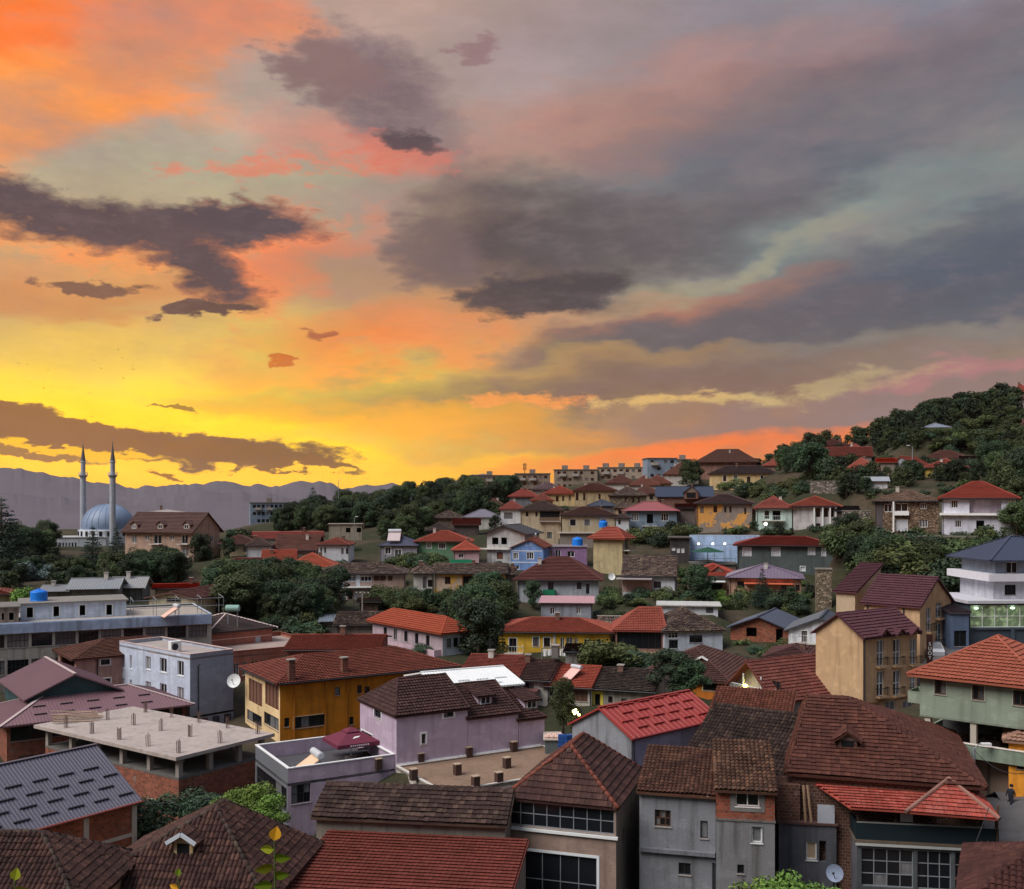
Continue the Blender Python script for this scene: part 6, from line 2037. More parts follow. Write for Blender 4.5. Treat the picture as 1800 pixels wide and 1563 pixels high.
quick("hilltop_red_house", "red-roofed house at the very top of the hill by the right edge", 1776, 1815, 690, 676, 708, 322, plaster((110, 100, 100), .5), tile((140, 66, 54), None, .2, .2), l=8)
quick("hill_edge_house", "grey two-storey house on the hill at the right edge", 1786, 1830, 700, 692, 724, 296, plaster((136, 124, 128), .5), tile((100, 70, 64), None, .3, .3), l=8, wins=[(1794, 711, 1799, 718)], wst='d')
quick("hill_wall_house", "pale house end at the right edge below the hilltop", 1788, 1830, 748, 740, 764, 270, OFFW, tile((90, 66, 60), None, .3, .3), l=8)
ww = quick("white_villa", "white two-storey villa with a red hip roof on the right slope", 1656, 1786, 876, 847, 940, 160, plaster((184, 184, 196), .2), tile((132, 58, 46), (142, 70, 56), .15, .1), l=10, yaw=-2, e=5.2, oh=.7, wins=[(1672, 879, 1684, 893), (1679, 915, 1690, 927)], wst='w3', done=False)
ww.px('F', [(1704, 879, 1760, 902)], 'o', name="loggia"); ww.px('F', [(1716, 915, 1730, 934)], 'o'); ww.done()
s0, s1, z0, z1 = ww.rect('F', 1654, 903, 1770, 906); ww.piece("white_slab", paint((205, 205, 210)), 'F', s0 - .2, s1, z0, z1 + .1, .003, .8); ww.piece("loggia_wall", plaster((178, 166, 178), .2), 'F', ww.rect('F', 1704, 879, 1760, 902)[0], ww.rect('F', 1704, 879, 1760, 902)[1], z1 + .1, z1 + 2.4, -1.1, -1.0)
sn = quick("stone_house", "rubble stone house with a white glazed corner balcony and mossy tiles", 1538, 1650, 881, 862, 945, 165, stone((118, 98, 82), 2.2), tile((90, 70, 58), (116, 94, 78), .6, .4), style='old', l=9, yaw=-2, oh=.6, wins=[(1617, 884, 1629, 895), (1616, 914, 1631, 927)], wst='w3', done=False)
sn.px('F', [(1573, 885, 1596, 899), (1554, 886, 1568, 900)], 'w', cols=2); sn.px('F', [(1574, 912, 1596, 934)], 's'); sn.done()
sn.pxpiece("dark_wall", plaster((84, 78, 80), .4), 'F', 1539, 882, 1552, 936, .003, .05); sn.pxpiece("balcony_panel", paint((200, 202, 206)), 'F', 1571, 899, 1598, 906, .003, .7); sn.pxpiece("corner_post", paint((200, 202, 206)), 'F', 1569, 882, 1572, 936, .5, .7)
ru = quick("stone_ruin", "low ruined stone building overgrown by bushes below the stone house", 1600, 1716, 946, 944, 992, 150, stone((112, 98, 80), 1.8), concrete((88, 84, 74)), kind='flat', l=6, yaw=-6, oh=.2, wins=[(1613, 952, 1625, 965), (1646, 954, 1665, 974), (1695, 952, 1708, 962)], wst='o', cat="ruin")
cp = quick("stone_pillar", "square stone and concrete pillar beside the dark green house", 1434, 1462, 1002, 1001, 1062, 139, stone((126, 112, 96), 2.4), concrete((110, 104, 96)), kind='flat', l=2.2, oh=.1, cat="pillar")
for (x0, x1, y0, y1, d, lab) in ((1424, 1476, 846, 868, 222, "grey stone garden wall under the round tree"), (1480, 1530, 898, 930, 178, "stone retaining wall beside the columned house"), (1050, 1110, 1084, 1100, 138, "grey garden wall right of the grey box house")):
    wq = front("garden_wall", lab, x0, x1, y0, y1, d, l=.5, wall=stone((120, 112, 104), 1.6), cat="wall"); wq.roof('flat', concrete(), th=.08, oh=.04); wq.done()

# --- left: dormered building, sheds, mosque
dm = House("dormered_building", "four-storey beige building with a brown roof and three dormers near the mosque", 341, 215, -26, xf=220, xs=386, ye=937, yb=1006, cat="building", wall=plaster((150, 126, 112), .4))
dm.roof('gable_u', tile((80, 58, 54), (92, 68, 62), .2, .3), rh=4.2, oh=.9, og=.5)
dm.px('F', [(232, 940, 240, 955), (255, 941, 262, 950), (270, 940, 284, 956), (299, 941, 306, 950), (319, 940, 330, 956), (298, 963, 308, 976), (319, 962, 331, 978), (321, 985, 330, 1000)], 'w', panemat=glass(.4)); dm.px('R', [(360, 940, 367, 950)], 'b'); dm.auto('R', 2, [3, 6.2], 1, 1.3, 'w'); dm.done()
for (x, y) in ((236, 930), (282, 930), (328, 930)): dm.dormer(dm.roofpt(x, y, 0), 'F', 1.7, 1.0, 3.2, style='w')
for (x, y) in ((276, 956), (326, 956), (326, 979)):
    s, z = dm.hit('F', x, y); dm.balcony('F', s - 1.6, s + 1.6, z, 1.1, OFFW)
top = quick("dome_hut", "pale rounded rooftop hall behind the dormered building", 243, 336, 904, 895, 1000, 240, plaster((150, 136, 126), .4), metal((150, 142, 140), .5), kind='hip', l=12, style='sheet', oh=.5, cat="building")
for (nm, x0, x1, ye, yr, yb, d, m, kd, lab) in (("shed_roof_house", 72, 124, 1040, 1028, 1064, 146, metal((118, 122, 126), .5), 'gable_u', "grey sheet-roofed shed left of the skylight roof"), ("skylight_house", 122, 205, 1036, 1016, 1062, 143, metal((124, 128, 132), .5), 'gable_u', "house with a grey sheet roof and a tilted skylight"),
                                            ("grey_gable_shed", 195, 250, 1034, 1014, 1058, 150, metal((134, 134, 134), .5), 'gable_u', "small grey gable shed below the big trees")):
    quick(nm, lab, x0, x1, ye, yr, yb, d, plaster((104, 104, 102), .6), m, kind=kd, style='sheet', l=8, yaw=-6)
hl_ = front("brown_hall", "long hall with a brown roof and a cream front gable", 262, 344, 1052, 1080, 138, l=14, yaw=-28, wall=plaster((176, 166, 140), .4)); hl_.roof('gable_v', tile((104, 70, 66), None, .15, .2), yr=1033, oh=.5, og=.5, rp=.5); hl_.px('F', [(293, 1044, 318, 1058)], 'd', cols=3); hl_.done()
quick("red_strip_house", "low building with a narrow red roof strip below the dormered building", 272, 360, 1035, 1026, 1050, 160, CREAM, tile((146, 66, 54), None, .2, .1), kind='gable_u', l=6)
quick("left_edge_house", "house with a rust-red roof at the left edge behind the long building", -20, 22, 1046, 1036, 1066, 150, CREAM, tile((112, 60, 50), None, .3, .3), l=7)

MZ = P(0, 962, 330).z
mq = thing("mosque", "white mosque with a blue-grey dome and two slender minarets", "mosque", ((190 - HX) / FPX * 335, 335, MZ))
MW = plaster((176, 180, 186), .2)
DOME = metal((112, 128, 152), .45, .25)
def mpx(px, py, y=0): return (px - 190) / FPX * 330, y, (962 - py) / FPX * 330
mb = MB(); mb.lathe([(8.0, mpx(0, 931)[2]), (8.25, mpx(0, 926)[2])] + [(8.25 * math.cos(a * math.pi / 2 / 10), mpx(0, 926)[2] + 7.4 * math.sin(a * math.pi / 2 / 10)) for a in range(1, 11)], 0, 0, 40); mb.build("dome", DOME, mq, smooth=True)
rb_ = MB()
for k in range(24):
    a = 2 * math.pi * k / 24
    rb_.tube([(8.3 * math.cos(t) * math.cos(a), 8.3 * math.cos(t) * math.sin(a), mpx(0, 926)[2] + 7.45 * math.sin(t)) for t in [i * math.pi / 2 / 8 for i in range(8)]], .07, 4, False)
rb_.build("dome_rib", DOME, mq)
mb = MB(); mb.lathe([(.25, mpx(0, 888)[2]), (.3, mpx(0, 887)[2]), (.06, mpx(0, 884)[2]), (.05, mpx(0, 880)[2])], 0, 0, 8); mb.build("finial", FRAME_D, mq)
mb = MB(); mb.lathe([(9.2, -3), (9.2, mpx(0, 932)[2]), (8.0, mpx(0, 931)[2])], 0, 0, 24); dr = mb.build("drum", MW, mq)
for k in range(24):
    a = 2 * math.pi * (k + .5) / 24
    mb = MB(); mb.box(-.45, -.05, 0, .45, .05, 1.5); o = mb.build("drum_window", GLASS, dr); o.location = (9.25 * math.cos(a), 9.25 * math.sin(a), mpx(0, 942)[2]); o.rotation_euler = (0, 0, a + math.pi / 2)
for (nm, px_, yy, top_) in (("a", 146, 6, 778), ("b", 198, -8, 770)):
    sc = (335 + yy) / 335
    x = (px_ - HX) / FPX * 335 * sc - mq.location.x
    H_ = lambda py: (CZ + (HY - py) / FPX * 335 * sc) - MZ
    t_ = H_(top_)
    mb = MB(); mb.lathe([(.95, -3), (.92, H_(842)), (.95, H_(840)), (1.45, H_(836)), (1.45, H_(835)), (.75, H_(834.9)), (.72, H_(814)), (.9, H_(812)), (.75, H_(810)), (.12, H_(785)), (.05, t_)], x, yy, 14)
    mn = mb.build("minaret", plaster((150, 156, 164), .2), mq, smooth=False)
    mb = MB(); mb.lathe([(.82, H_(811.5)), (.76, H_(809.5)), (.14, H_(784)), (.02, t_ + .2)], x, yy, 12); mb.build("spire", metal((88, 84, 88), .5), mn)
    mb = MB()
    for k in range(14):
        a = 2 * math.pi * k / 14; mb.bar((x + 1.42 * math.cos(a), yy + 1.42 * math.sin(a), H_(835)), (x + 1.42 * math.cos(a), yy + 1.42 * math.sin(a), H_(831)), .07)
    mb.lathe([(1.47, H_(831)), (1.47, H_(830.5)), (1.38, H_(830.5)), (1.38, H_(831))], x, yy, 14)
    mb.build("gallery_rail", MW, mn)
wg_ = front("x", "x", 100, 186, 946, 978, 322, l=14, yaw=-4, wall=MW)
wg_.roof('flat', concrete((160, 160, 160)), th=.3, oh=.2, name="wing_roof")
for x in (104, 109.5, 115, 120.5, 126, 131.5): wg_.px('F', [(x, 954, x + 3, 967)], 'd1')
wg_.done()
Dm = Matrix.Translation(mq.location).inverted() @ wg_.M
for ch in list(wg_.root.children):
    ml = ch.matrix_local.copy(); ch.parent = mq; ch.matrix_local = Dm @ ml
bpy.data.objects.remove(wg_.root)

# ------------------------------------------------------------------ ground
for (px, py, d) in ((0, 962, 330), (-500, 962, 330), (-500, 985, 200), (-500, 1210, 120), (-120, 1200, 118), (-200, 1230, 100), (440, 945, 430), (650, 925, 430), (300, 940, 430), (-300, 940, 430), (100, 1010, 200), (0, 1020, 190), (40, 1068, 150),
                    (560, 918, 330), (520, 938, 290), (680, 900, 340), (760, 884, 340), (860, 872, 360), (640, 950, 250), (700, 955, 235), (1380, 806, 340), (1480, 782, 340), (1580, 757, 335), (1680, 728, 330), (1780, 708, 325),
                    (2000, 660, 330), (2400, 600, 330), (1400, 812, 420), (1600, 770, 420), (1800, 720, 420), (2100, 690, 430), (1550, 800, 290), (1700, 780, 285), (1720, 850, 200), (1800, 860, 190), (2000, 850, 180), (2300, 830, 180),
                    (1560, 850, 215), (1500, 965, 150), (1560, 1000, 138), (1660, 1020, 130), (1740, 985, 132), (1900, 980, 125), (2100, 990, 120), (500, 1090, 140), (420, 1070, 148), (560, 1060, 155), (850, 1100, 142), (830, 1060, 155),
                    (1120, 1075, 145), (1240, 1075, 142), (1400, 1075, 140), (1900, 1300, 90), (2200, 1250, 90), (600, 960, 225), (60, 970, 275), (-20, 972, 270), (120, 968, 292), (60, 964, 312), (160, 968, 300), (-80, 968, 300), (-80, 990, 240), (60, 994, 238), (120, 990, 255), (240, 965, 300), (330, 960, 300), (400, 955, 300), (200, 950, 380), (60, 950, 380)):
    p = P(px, py, d); CTRL.append((p.x, p.y, p.z))
for x in range(-80, 100, 14):
    for y, z in ((8, -7), (18, -17), (30, -25), (42, -27)):
        CTRL.append((x, y, CZ + z))
CTRL += [(x, 0, CZ - 2.2) for x in range(-80, 100, 14)] + [(x, -40, CZ - 2.0) for x in range(-80, 100, 20)]
_seen, _c = set(), []
for c in CTRL:
    k = (round(c[0] / 2.5), round(c[1] / 2.5))
    if k not in _seen:
        _seen.add(k); _c.append(c)
CTRL = _c
import numpy as np
_cx = np.array([c[0] for c in CTRL]); _cy = np.array([c[1] for c in CTRL]); _cz = np.array([c[2] for c in CTRL])


def ground_np(x, y):
    d2 = (_cx - x) ** 2 + (_cy - y) ** 2 + 4.0
    w = d2 ** -2.4
    z = float((w * _cz).sum() / w.sum())
    if y > 450:
        t = min(1.0, (y - 450) / 900.0); t = t * t * (3 - 2 * t)
        z = z * (1 - t) + (CZ - 190.0) * t
    return z


gx = sorted(set([-9000, -5000, -2500, -1200, -700, -450, -320] + [-240 + 4 * i for i in range(126)] + [320, 450, 700, 1200, 2500, 5000, 9000]))
gy = sorted(set([-3000, -800, -300, -120, -60, -30] + [-20 + 4 * i for i in range(120)] + [470, 500, 540, 600, 700, 850, 1100, 1500, 2200, 3500, 6000, 11400]))
GZ = {}
mb = MB()
for j, y in enumerate(gy):
    for i, x in enumerate(gx):
        z = ground_np(x, y)
        if 60 < y < 460 and abs(x) < 260:
            z += 0.25 * noise.noise(Vector((x * .11, y * .11, 0)))
        GZ[(i, j)] = z
        mb.v.append((x, y, z))
nx = len(gx)
for j in range(len(gy) - 1):
    for i in range(nx - 1):
        a = j * nx + i
        mb.f.append((a, a + 1, a + nx + 1, a + nx)); mb.uv.append([(0, 0)] * 4)
m = Mat("ground_earth")
big = m.noise(m.pos(), .06, 5.0); fine = m.noise(m.pos(), .9, 5.0, .7)
c = m.mix(m.rng(big, .42, .62), alb((44, 46, 30)), alb((66, 57, 45)))
c = m.scale(c, m.math('MULTIPLY_ADD', fine, 1.2, .4))
m.base(c); m.b.inputs["Roughness"].default_value = 1.0; m.bump(fine, .3)
go_ = mb.build("ground", m.m, None, smooth=True); go_["kind"] = "structure"; go_["label"] = "earth and scrub ground of the town and its hillside"
import bisect


def gz(x, y):
    i = max(0, min(len(gx) - 2, bisect.bisect(gx, x) - 1)); j = max(0, min(len(gy) - 2, bisect.bisect(gy, y) - 1))
    u = (x - gx[i]) / (gx[i + 1] - gx[i]); v = (y - gy[j]) / (gy[j + 1] - gy[j])
    return (GZ[(i, j)] * (1 - u) + GZ[(i + 1, j)] * u) * (1 - v) + (GZ[(i, j + 1)] * (1 - u) + GZ[(i + 1, j + 1)] * u) * v


def ray_ground(px, py, dmin=60, dmax=480):
    """ground point seen through a pixel"""
    d = dmin
    while d < dmax:
        p = P(px, py, d)
        if p.z < gz(p.x, p.y):
            return Vector((p.x, p.y, gz(p.x, p.y)))
        d += 2.0
    return None


def in_foot(x, y, pad=0.0):
    for q in FOOT:
        ins = True
        for k in range(4):
            (ax, ay), (bx, by) = q[k], q[(k + 1) % 4]
            if (bx - ax) * (y - ay) - (by - ay) * (x - ax) < -pad:
                ins = False; break
        if ins:
            return True
    return False


def strip(name, pts, width, mat, lift, label):
    """road laid on the ground along world points"""
    mb = MB()
    P2 = []
    for k in range(len(pts) - 1):
        for t in range(8):
            P2.append(Vector(pts[k]).lerp(Vector(pts[k + 1]), t / 8))
    P2.append(Vector(pts[-1]))
    rows = []
    for k, p in enumerate(P2):
        t = (P2[min(k + 1, len(P2) - 1)] - P2[max(k - 1, 0)]).normalized(); n = Vector((-t.y, t.x))
        row = []
        for s in (-1, -.5, 0, .5, 1):
            q = p + n * s * width / 2
            row.append((q.x, q.y, max(gz(q.x, q.y), max(gz(q.x + a, q.y + b) for a in (-2, 0, 2) for b in (-2, 0, 2)) - .3) + lift))
        rows.append(row)
    for a, b in zip(rows, rows[1:]):
        for i in range(4):
            mb.poly([a[i], a[i + 1], b[i + 1], b[i]])
    o = mb.build(name, mat); o["kind"] = "structure"; o["label"] = label
    return o


asph = Mat("asphalt"); f_ = asph.noise(asph.pos(), 1.2, 5.0); asph.base(asph.scale(alb((86, 84, 86)), asph.math('MULTIPLY_ADD', f_, .6, .7))); asph.b.inputs["Roughness"].default_value = .9
def xy(px, d): return ((px - HX) / FPX * d, d)
strip("road", [xy(1900, 66), xy(1790, 73), xy(1730, 80), xy(1668, 90), xy(1655, 100), xy(1668, 116)], 6.5, asph.m, .12, "grey street climbing between the hotel and the grey-green building")
strip("street", [xy(1860, 56), xy(1805, 66), xy(1768, 78), xy(1735, 96)], 9.0, asph.m, .16, "paved street corner at the lower right where a man walks")
strip("lane", [xy(925, 90), xy(985, 86), xy(1010, 82), xy(985, 78)], 5.0, asph.m, .10, "narrow lane behind the lilac house")

# far mountains beyond the valley
def ridge(name, pts, d, mat, label, seed):
    mb = MB(); n = 720
    xs = [(-1400 + 4600 * i / n) for i in range(n + 1)]
    prof = []
    for x in xs:
        for k in range(len(pts) - 1):
            if pts[k][0] <= x <= pts[k + 1][0]:
                t = (x - pts[k][0]) / (pts[k + 1][0] - pts[k][0]); t = t * t * (3 - 2 * t)
                y = pts[k][1] * (1 - t) + pts[k + 1][1] * t; break
        y -= 7.0 * noise.fractal(Vector((x * .024, seed, 0)), .8, 2.1, 6)
        prof.append(y)
    sm = [sum(prof[max(0, i - 22):i + 23]) / len(prof[max(0, i - 22):i + 23]) for i in range(len(prof))]
    rows = []
    for (fz, fd) in ((1.0, 1.0), (.86, .982), (.72, .965), (.58, .947), (.45, .93), (.32, .91), (.2, .89), (.1, .865), (0.0, .84), (-.4, .70)):
        row = []
        for x, yt, ys in zip(xs, prof, sm):
            y = yt * max(fz, 0) ** 4 + ys * (1 - max(fz, 0) ** 4)
            dd = d * fd * (1 + .003 * (1 - fz) * noise.fractal(Vector((x * .02, fz * 2.0 + seed, 2)), 1.0, 2.0, 3))
            top = P(x, y, d).z; base = CZ - 190
            z = base + (top - base) * max(fz, 0) ** 1.25 + (9 * noise.noise(Vector((x * .011 + fz * 2.5, fz * 3, seed))) if 0 < fz < 1 else 0) - (120 if fz < 0 else 0)
            row.append(((x - HX) / FPX * dd, dd, z))
        rows.append(row)
    back = [(p[0] * 1.25, p[1] * 1.25, CZ - 190) for p in rows[0]]
    rows = [back] + rows
    for a, b in zip(rows, rows[1:]):
        for i in range(n):
            mb.poly([b[i], b[i + 1], a[i + 1], a[i]])
    o = mb.build(name, mat, None, smooth=True); o["kind"] = "structure"; o["label"] = label
    return o


mt = Mat("hazed_mountain"); f_ = mt.noise(mt.pos(), .004, 6.0, .7); mt.base(mt.scale(alb((84, 77, 84)), mt.math('MULTIPLY_ADD', f_, .5, .75))); mt.b.inputs["Roughness"].default_value = 1  # mauve base colour carries part of the distance haze
ridge("mountains", [(-1500, 812), (-400, 808), (0, 820), (60, 826), (110, 838), (170, 850), (250, 856), (330, 852), (390, 846), (430, 850), (480, 854), (540, 846), (580, 850), (600, 858), (650, 853), (700, 851), (740, 857), (790, 846), (850, 832), (900, 840), (960, 850), (1100, 850), (1500, 835), (3300, 820)], 9000, mt.m, "mauve mountain range on the horizon", 3.1)
ridge("near_hills", [(-1500, 900), (0, 872), (200, 880), (330, 868), (430, 862), (520, 878), (640, 885), (760, 868), (870, 860), (1000, 870), (1500, 860), (3300, 850)], 6000, mt.m, "lower hills in the haze before the mountain range", 7.7)

# ------------------------------------------------------------------ trees
BARK = wood((74, 62, 52))
RT = random.Random(5)
_proto = {}


def leaf_mesh(name, mat, clumps, n, size, seed, droop=0.0):
    """many small leaf faces spread through uneven clumps"""
    r = random.Random(seed)
    mb = MB()
    wts = [c[3] ** 2 for c in clumps]
    tot = sum(wts)
    for (cx, cy, cz, cr, fl), w in zip(clumps, wts):
        for _ in range(max(6, int(n * w / tot))):
            while True:
                v = Vector((r.uniform(-1, 1), r.uniform(-1, 1), r.uniform(-1, 1)))
                if 0.02 < v.length < 1: break
            v = v.normalized() * (v.length ** .45) * r.uniform(.75, 1.12)
            p = Vector((cx, cy, cz)) + Vector((v.x * cr, v.y * cr, v.z * cr * fl))
            nrm = (v + Vector((r.gauss(0, .5), r.gauss(0, .5), r.gauss(.35, .5)))).normalized()
            a = nrm.orthogonal().normalized()
            b = nrm.cross(a)
            th = r.uniform(0, 6.28)
            a, b = a * math.cos(th) + b * math.sin(th), b * math.cos(th) - a * math.sin(th)
            s = size * r.uniform(.6, 1.35)
            mb.poly([p - a * s * .55, p + b * s * .30, p + a * s * .6, p - b * s * .34 + nrm * s * .12])
    return mb.mesh(name, mat)


def broad_clumps(r, h, w, n, lo=.28):
    cl = []
    for k in range(n):
        t = r.random() ** .8
        z = h * (lo + (1 - lo) * t) * .92
        rad = w * math.sin(math.pi * min(1, .22 + .72 * (z / h))) ** .7
        a = r.uniform(0, 6.28); q = rad * r.uniform(.25, .85)
        cr = r.uniform(.15, .31) * w * 1.2
        cl.append((q * math.cos(a), q * math.sin(a), z, cr, r.uniform(.75, 1.2)))
    return cl


def proto(kind):
    if kind in _proto:
        return _proto[kind]
    r = random.Random(sum(ord(c) for c in kind))
    tb = MB()
    if kind.startswith('broad'):
        h, w = 7.0, 3.0
        cl = broad_clumps(r, h, w, 38, .16)
        col_ = {'broad_a': (46, 56, 34), 'broad_b': (38, 50, 34), 'broad_c': (48, 55, 34), 'broad_d': (34, 42, 30)}[kind]
        me = leaf_mesh("crown", leafmat(col_), cl, 9000, .25, r.random())
        tb.tube([(0, 0, -1), (.05, 0, 1.2), (.1, .1, 2.6), (0, .1, 4.6)], [.26, .2, .15, .05], 7)
        for c in cl[:9]:
            tb.tube([(.05, 0, 1.3 + r.random()), (c[0] * .5, c[1] * .5, c[2] * .75), (c[0], c[1], c[2])], [.1, .06, .02], 5)
    elif kind.startswith('bush'):
        h, w = 2.2, 1.5
        cl = [(r.uniform(-1, 1), r.uniform(-1, 1), r.uniform(.3, 1.5), r.uniform(.45, .8), .8) for _ in range(11)]
        col_ = {'bush_a': (48, 58, 34), 'bush_b': (40, 52, 38), 'bush_c': (56, 62, 35), 'bush_blue': (58, 68, 66), 'bush_bright': (70, 88, 38)}[kind]
        me = leaf_mesh("crown", leafmat(col_), cl, 2600, .17, r.random())
        for c in cl[:6]:
            tb.tube([(0, 0, -.4), (c[0] * .5, c[1] * .5, c[2] * .6), (c[0], c[1], c[2])], [.05, .03, .01], 5)
    elif kind.startswith('conifer'):
        h = 9.0
        cl = []
        for k in range(15):
            z = 1.0 + 7.6 * k / 15
            rad = 2.3 * (1 - k / 15.5) + .15
            for j in range(7):
                a = j * .9 + k * .37 + r.uniform(-.2, .2)
                cl.append((rad * .62 * math.cos(a), rad * .62 * math.sin(a), z + r.uniform(-.2, .2) - rad * .12, max(.28, rad * .5), .32))
        cl.append((0, 0, 8.7, .3, 1.6))
        me = leaf_mesh("crown", leafmat((34, 44, 38) if kind == 'conifer' else (44, 56, 58)), cl, 6000, .2, r.random())
        tb.tube([(0, 0, -1), (0, 0, 4), (0, 0, 8.6)], [.24, .14, .03], 7)
    elif kind == 'cypress':
        cl = [(r.uniform(-.2, .2), r.uniform(-.2, .2), .6 + 5.6 * k / 16, .75 * math.sin(math.pi * min(.98, .25 + .7 * k / 16)) + .08, 1.0) for k in range(17)]
        me = leaf_mesh("crown", leafmat((36, 46, 34)), cl, 3000, .16, r.random())
        tb.tube([(0, 0, -.6), (0, 0, 5.5)], [.12, .03], 6)
    tm = tb.mesh("trunk", BARK, True)
    H = {'b': 7.0, 'c': 9.0}.get(kind[0], 7.0)
    if kind.startswith('bush'): H = 2.2
    if kind == 'cypress': H = 6.6
    _proto[kind] = (tm, me, H)
    return _proto[kind]


PLANTS = []          # (kind, place, height, label, group, width)


def plant(kind, p, h, label, group, wide=1.0):
    PLANTS.append((kind, Vector(p), h, label, group, wide))


KINDWORD = {'broad_a': "mid green", 'broad_b': "deep green", 'broad_c': "olive green", 'broad_d': "blackish green", 'bush_a': "mid green", 'bush_b': "deep green", 'bush_c': "yellowish"}


def grow():
    """the 300 broadleaf trees that show largest are things of their own; the far small rest is one wood"""
    broad = sorted([q for q in PLANTS if q[0].startswith('broad')], key=lambda q: -(q[2] + (1000 if q[4] is None else 0)) / q[1].y)
    rest = set(id(q) for q in broad[290:])
    rest |= set(id(q) for q in sorted([q for q in PLANTS if q[0].startswith('bush')], key=lambda q: -(q[2] + (1000 if q[4] is None else 0)) / q[1].y)[280:])
    far = {}
    for q in PLANTS:
        kind, p, h, label, group, wide = q
        tm, me, H = proto(kind)
        s = h / H
        rot = RT.uniform(0, 6.28)
        if id(q) in rest:
            lm = thin(kind)
            M = Matrix.Translation(p) @ Matrix.Rotation(rot, 4, 'Z') @ Matrix.Diagonal((s * wide, s * wide, s, 1))
            mb = far.setdefault(kind, MB())
            b = len(mb.v)
            mb.v.extend([tuple(M @ v) for v in lm[0]])
            mb.f.extend([tuple(b + k for k in f) for f in lm[1]])
            mb.uv.extend([[(0, 0)] * len(f) for f in lm[1]])
            continue
        bush = kind.startswith('bush')
        nm = "bush" if bush else "conifer_tree" if kind.startswith('con') else "broadleaf_tree"
        t = thing(nm, label, "bush" if bush else "tree", p, rot, group)
        t.scale = (s * wide, s * wide * RT.uniform(.9, 1.1), s)
        for n_, m_ in (("trunk", tm), ("crown", me)):
            o = bpy.data.objects.new(n_, m_); COL.objects.link(o); o.parent = t
    wood_ = bpy.data.objects.new("wood", None); COL.objects.link(wood_)
    wood_["label"] = "far small trees and scrub of the slopes that run into one dark mass"; wood_["kind"] = "stuff"
    for kind, mb in far.items():
        mb.build("foliage", proto(kind)[1].materials[0], wood_, kind="stuff")


_thin = {}


def thin(kind):
    """a tree for the far distance: fewer, larger leaf clumps"""
    if kind not in _thin:
        tm, me, H = proto(kind)
        r = random.Random(3)
        vs, fs = [], []
        for f in me.polygons:
            if r.random() < .13:
                c = f.center
                b = len(vs)
                vs.extend([c + (me.vertices[k].co - c) * 2.2 for k in f.vertices]); fs.append(tuple(range(b, b + len(f.vertices))))
        for f in tm.polygons:
            b = len(vs); vs.extend([me2.co.copy() for me2 in (tm.vertices[k] for k in f.vertices)]); fs.append(tuple(range(b, b + len(f.vertices))))
        _thin[kind] = (vs, fs)
    return _thin[kind]


def grove(poly, n, kinds, h0, h1, label, group, wide=1.1, dmin=60, dmax=480, tries=12, clear=1.5):
    """trees whose feet stand inside a patch of the view, on the ground"""
    xs = [p[0] for p in poly]; ys = [p[1] for p in poly]
    got = 0; t = 0
    while got < n and t < n * tries:
        t += 1
        x, y = RT.uniform(min(xs), max(xs)), RT.uniform(min(ys), max(ys))
        ins = False
        for k in range(len(poly)):
            (ax, ay), (bx, by) = poly[k], poly[k - 1]
            if (ay > y) != (by > y) and x < (bx - ax) * (y - ay) / (by - ay) + ax:
                ins = not ins
        if not ins: continue
        p = ray_ground(x, y, dmin, dmax)
        if p is None or in_foot(p.x, p.y, 0): continue
        k = RT.choice(kinds)
        fx = (x - min(xs)) / (max(xs) - min(xs) + 1e-6)
        fy = (y - min(ys)) / (max(ys) - min(ys) + 1e-6)
        where = ", " + ("upper " if fy < .5 else "lower ") + ("left" if fx < .25 else "centre left" if fx < .5 else "centre right" if fx < .75 else "right") + " part"
        lb = label if n < 12 else label + where
        for w_ in ("dark tree", "dark broadleaf tree", "tall dark tree", "dark garden bush", "garden bush", "dark bush", "hedge bush", "tree", "bush"):
            if lb.startswith(w_):
                lb = KINDWORD[k] + " " + ("tree" if k.startswith('broad') else "bush") + lb[len(w_):]
                break
        if len(lb.split()) > 16: lb = lb.replace(" part", "")
        if len(lb.split()) > 16: lb = lb.replace("centre ", "")
        if len(lb.split()) > 16: lb = lb.split(",")[0]
        plant(k, p - Vector((0, 0, .3)), RT.uniform(h0, h1), lb, group, wide * RT.uniform(.85, 1.2))
        got += 1
    return got


BA = ['broad_a', 'broad_b', 'broad_c', 'broad_d']
BU = ['bush_a', 'bush_b', 'bush_c']
# wooded hill on the right
grove([(1395, 792), (1500, 768), (1620, 738), (1720, 708), (1800, 698), (1800, 735), (1690, 748), (1610, 765), (1540, 775), (1440, 790)], 85, BA + ['broad_d'], 4, 6.5, "dark broadleaf tree in the wood covering the right-hand hill", "wood on the hill", 1.15, 180)
grove([(1400, 802), (1540, 776), (1640, 760), (1650, 790), (1540, 803), (1440, 818)], 46, BA, 2.8, 4.8, "dark tree in the lower fringe of the hill wood", "lower fringe of the hill wood", 1.2, 180)
grove([(1695, 770), (1800, 735), (1800, 800), (1710, 800)], 36, BA + ['bush_c'], 2.4, 4.4, "dark tree scattered on the upper slope", "scattered trees on the upper slope", 1.2, 160)
for k in range(60):    # trees along the crest
    px = 1330 + 480 * k / 59 + RT.uniform(-5, 5); d = RT.uniform(318, 345)
    x, y = (px - HX) / FPX * d, d
    plant(RT.choice(BA), (x, y, gz(x, y) - .3), RT.uniform(3.5, 6.0), "dark broadleaf tree on the crest of the right-hand hill", "trees on the crest", RT.uniform(.9, 1.3))
grove([(1640, 770), (1800, 740), (1800, 850), (1700, 850), (1600, 800)], 45, BU + ['broad_c'], 2.0, 4.0, "bush on the grassy upper slope of the hill", "bushes on the upper slope", 1.4, 160)
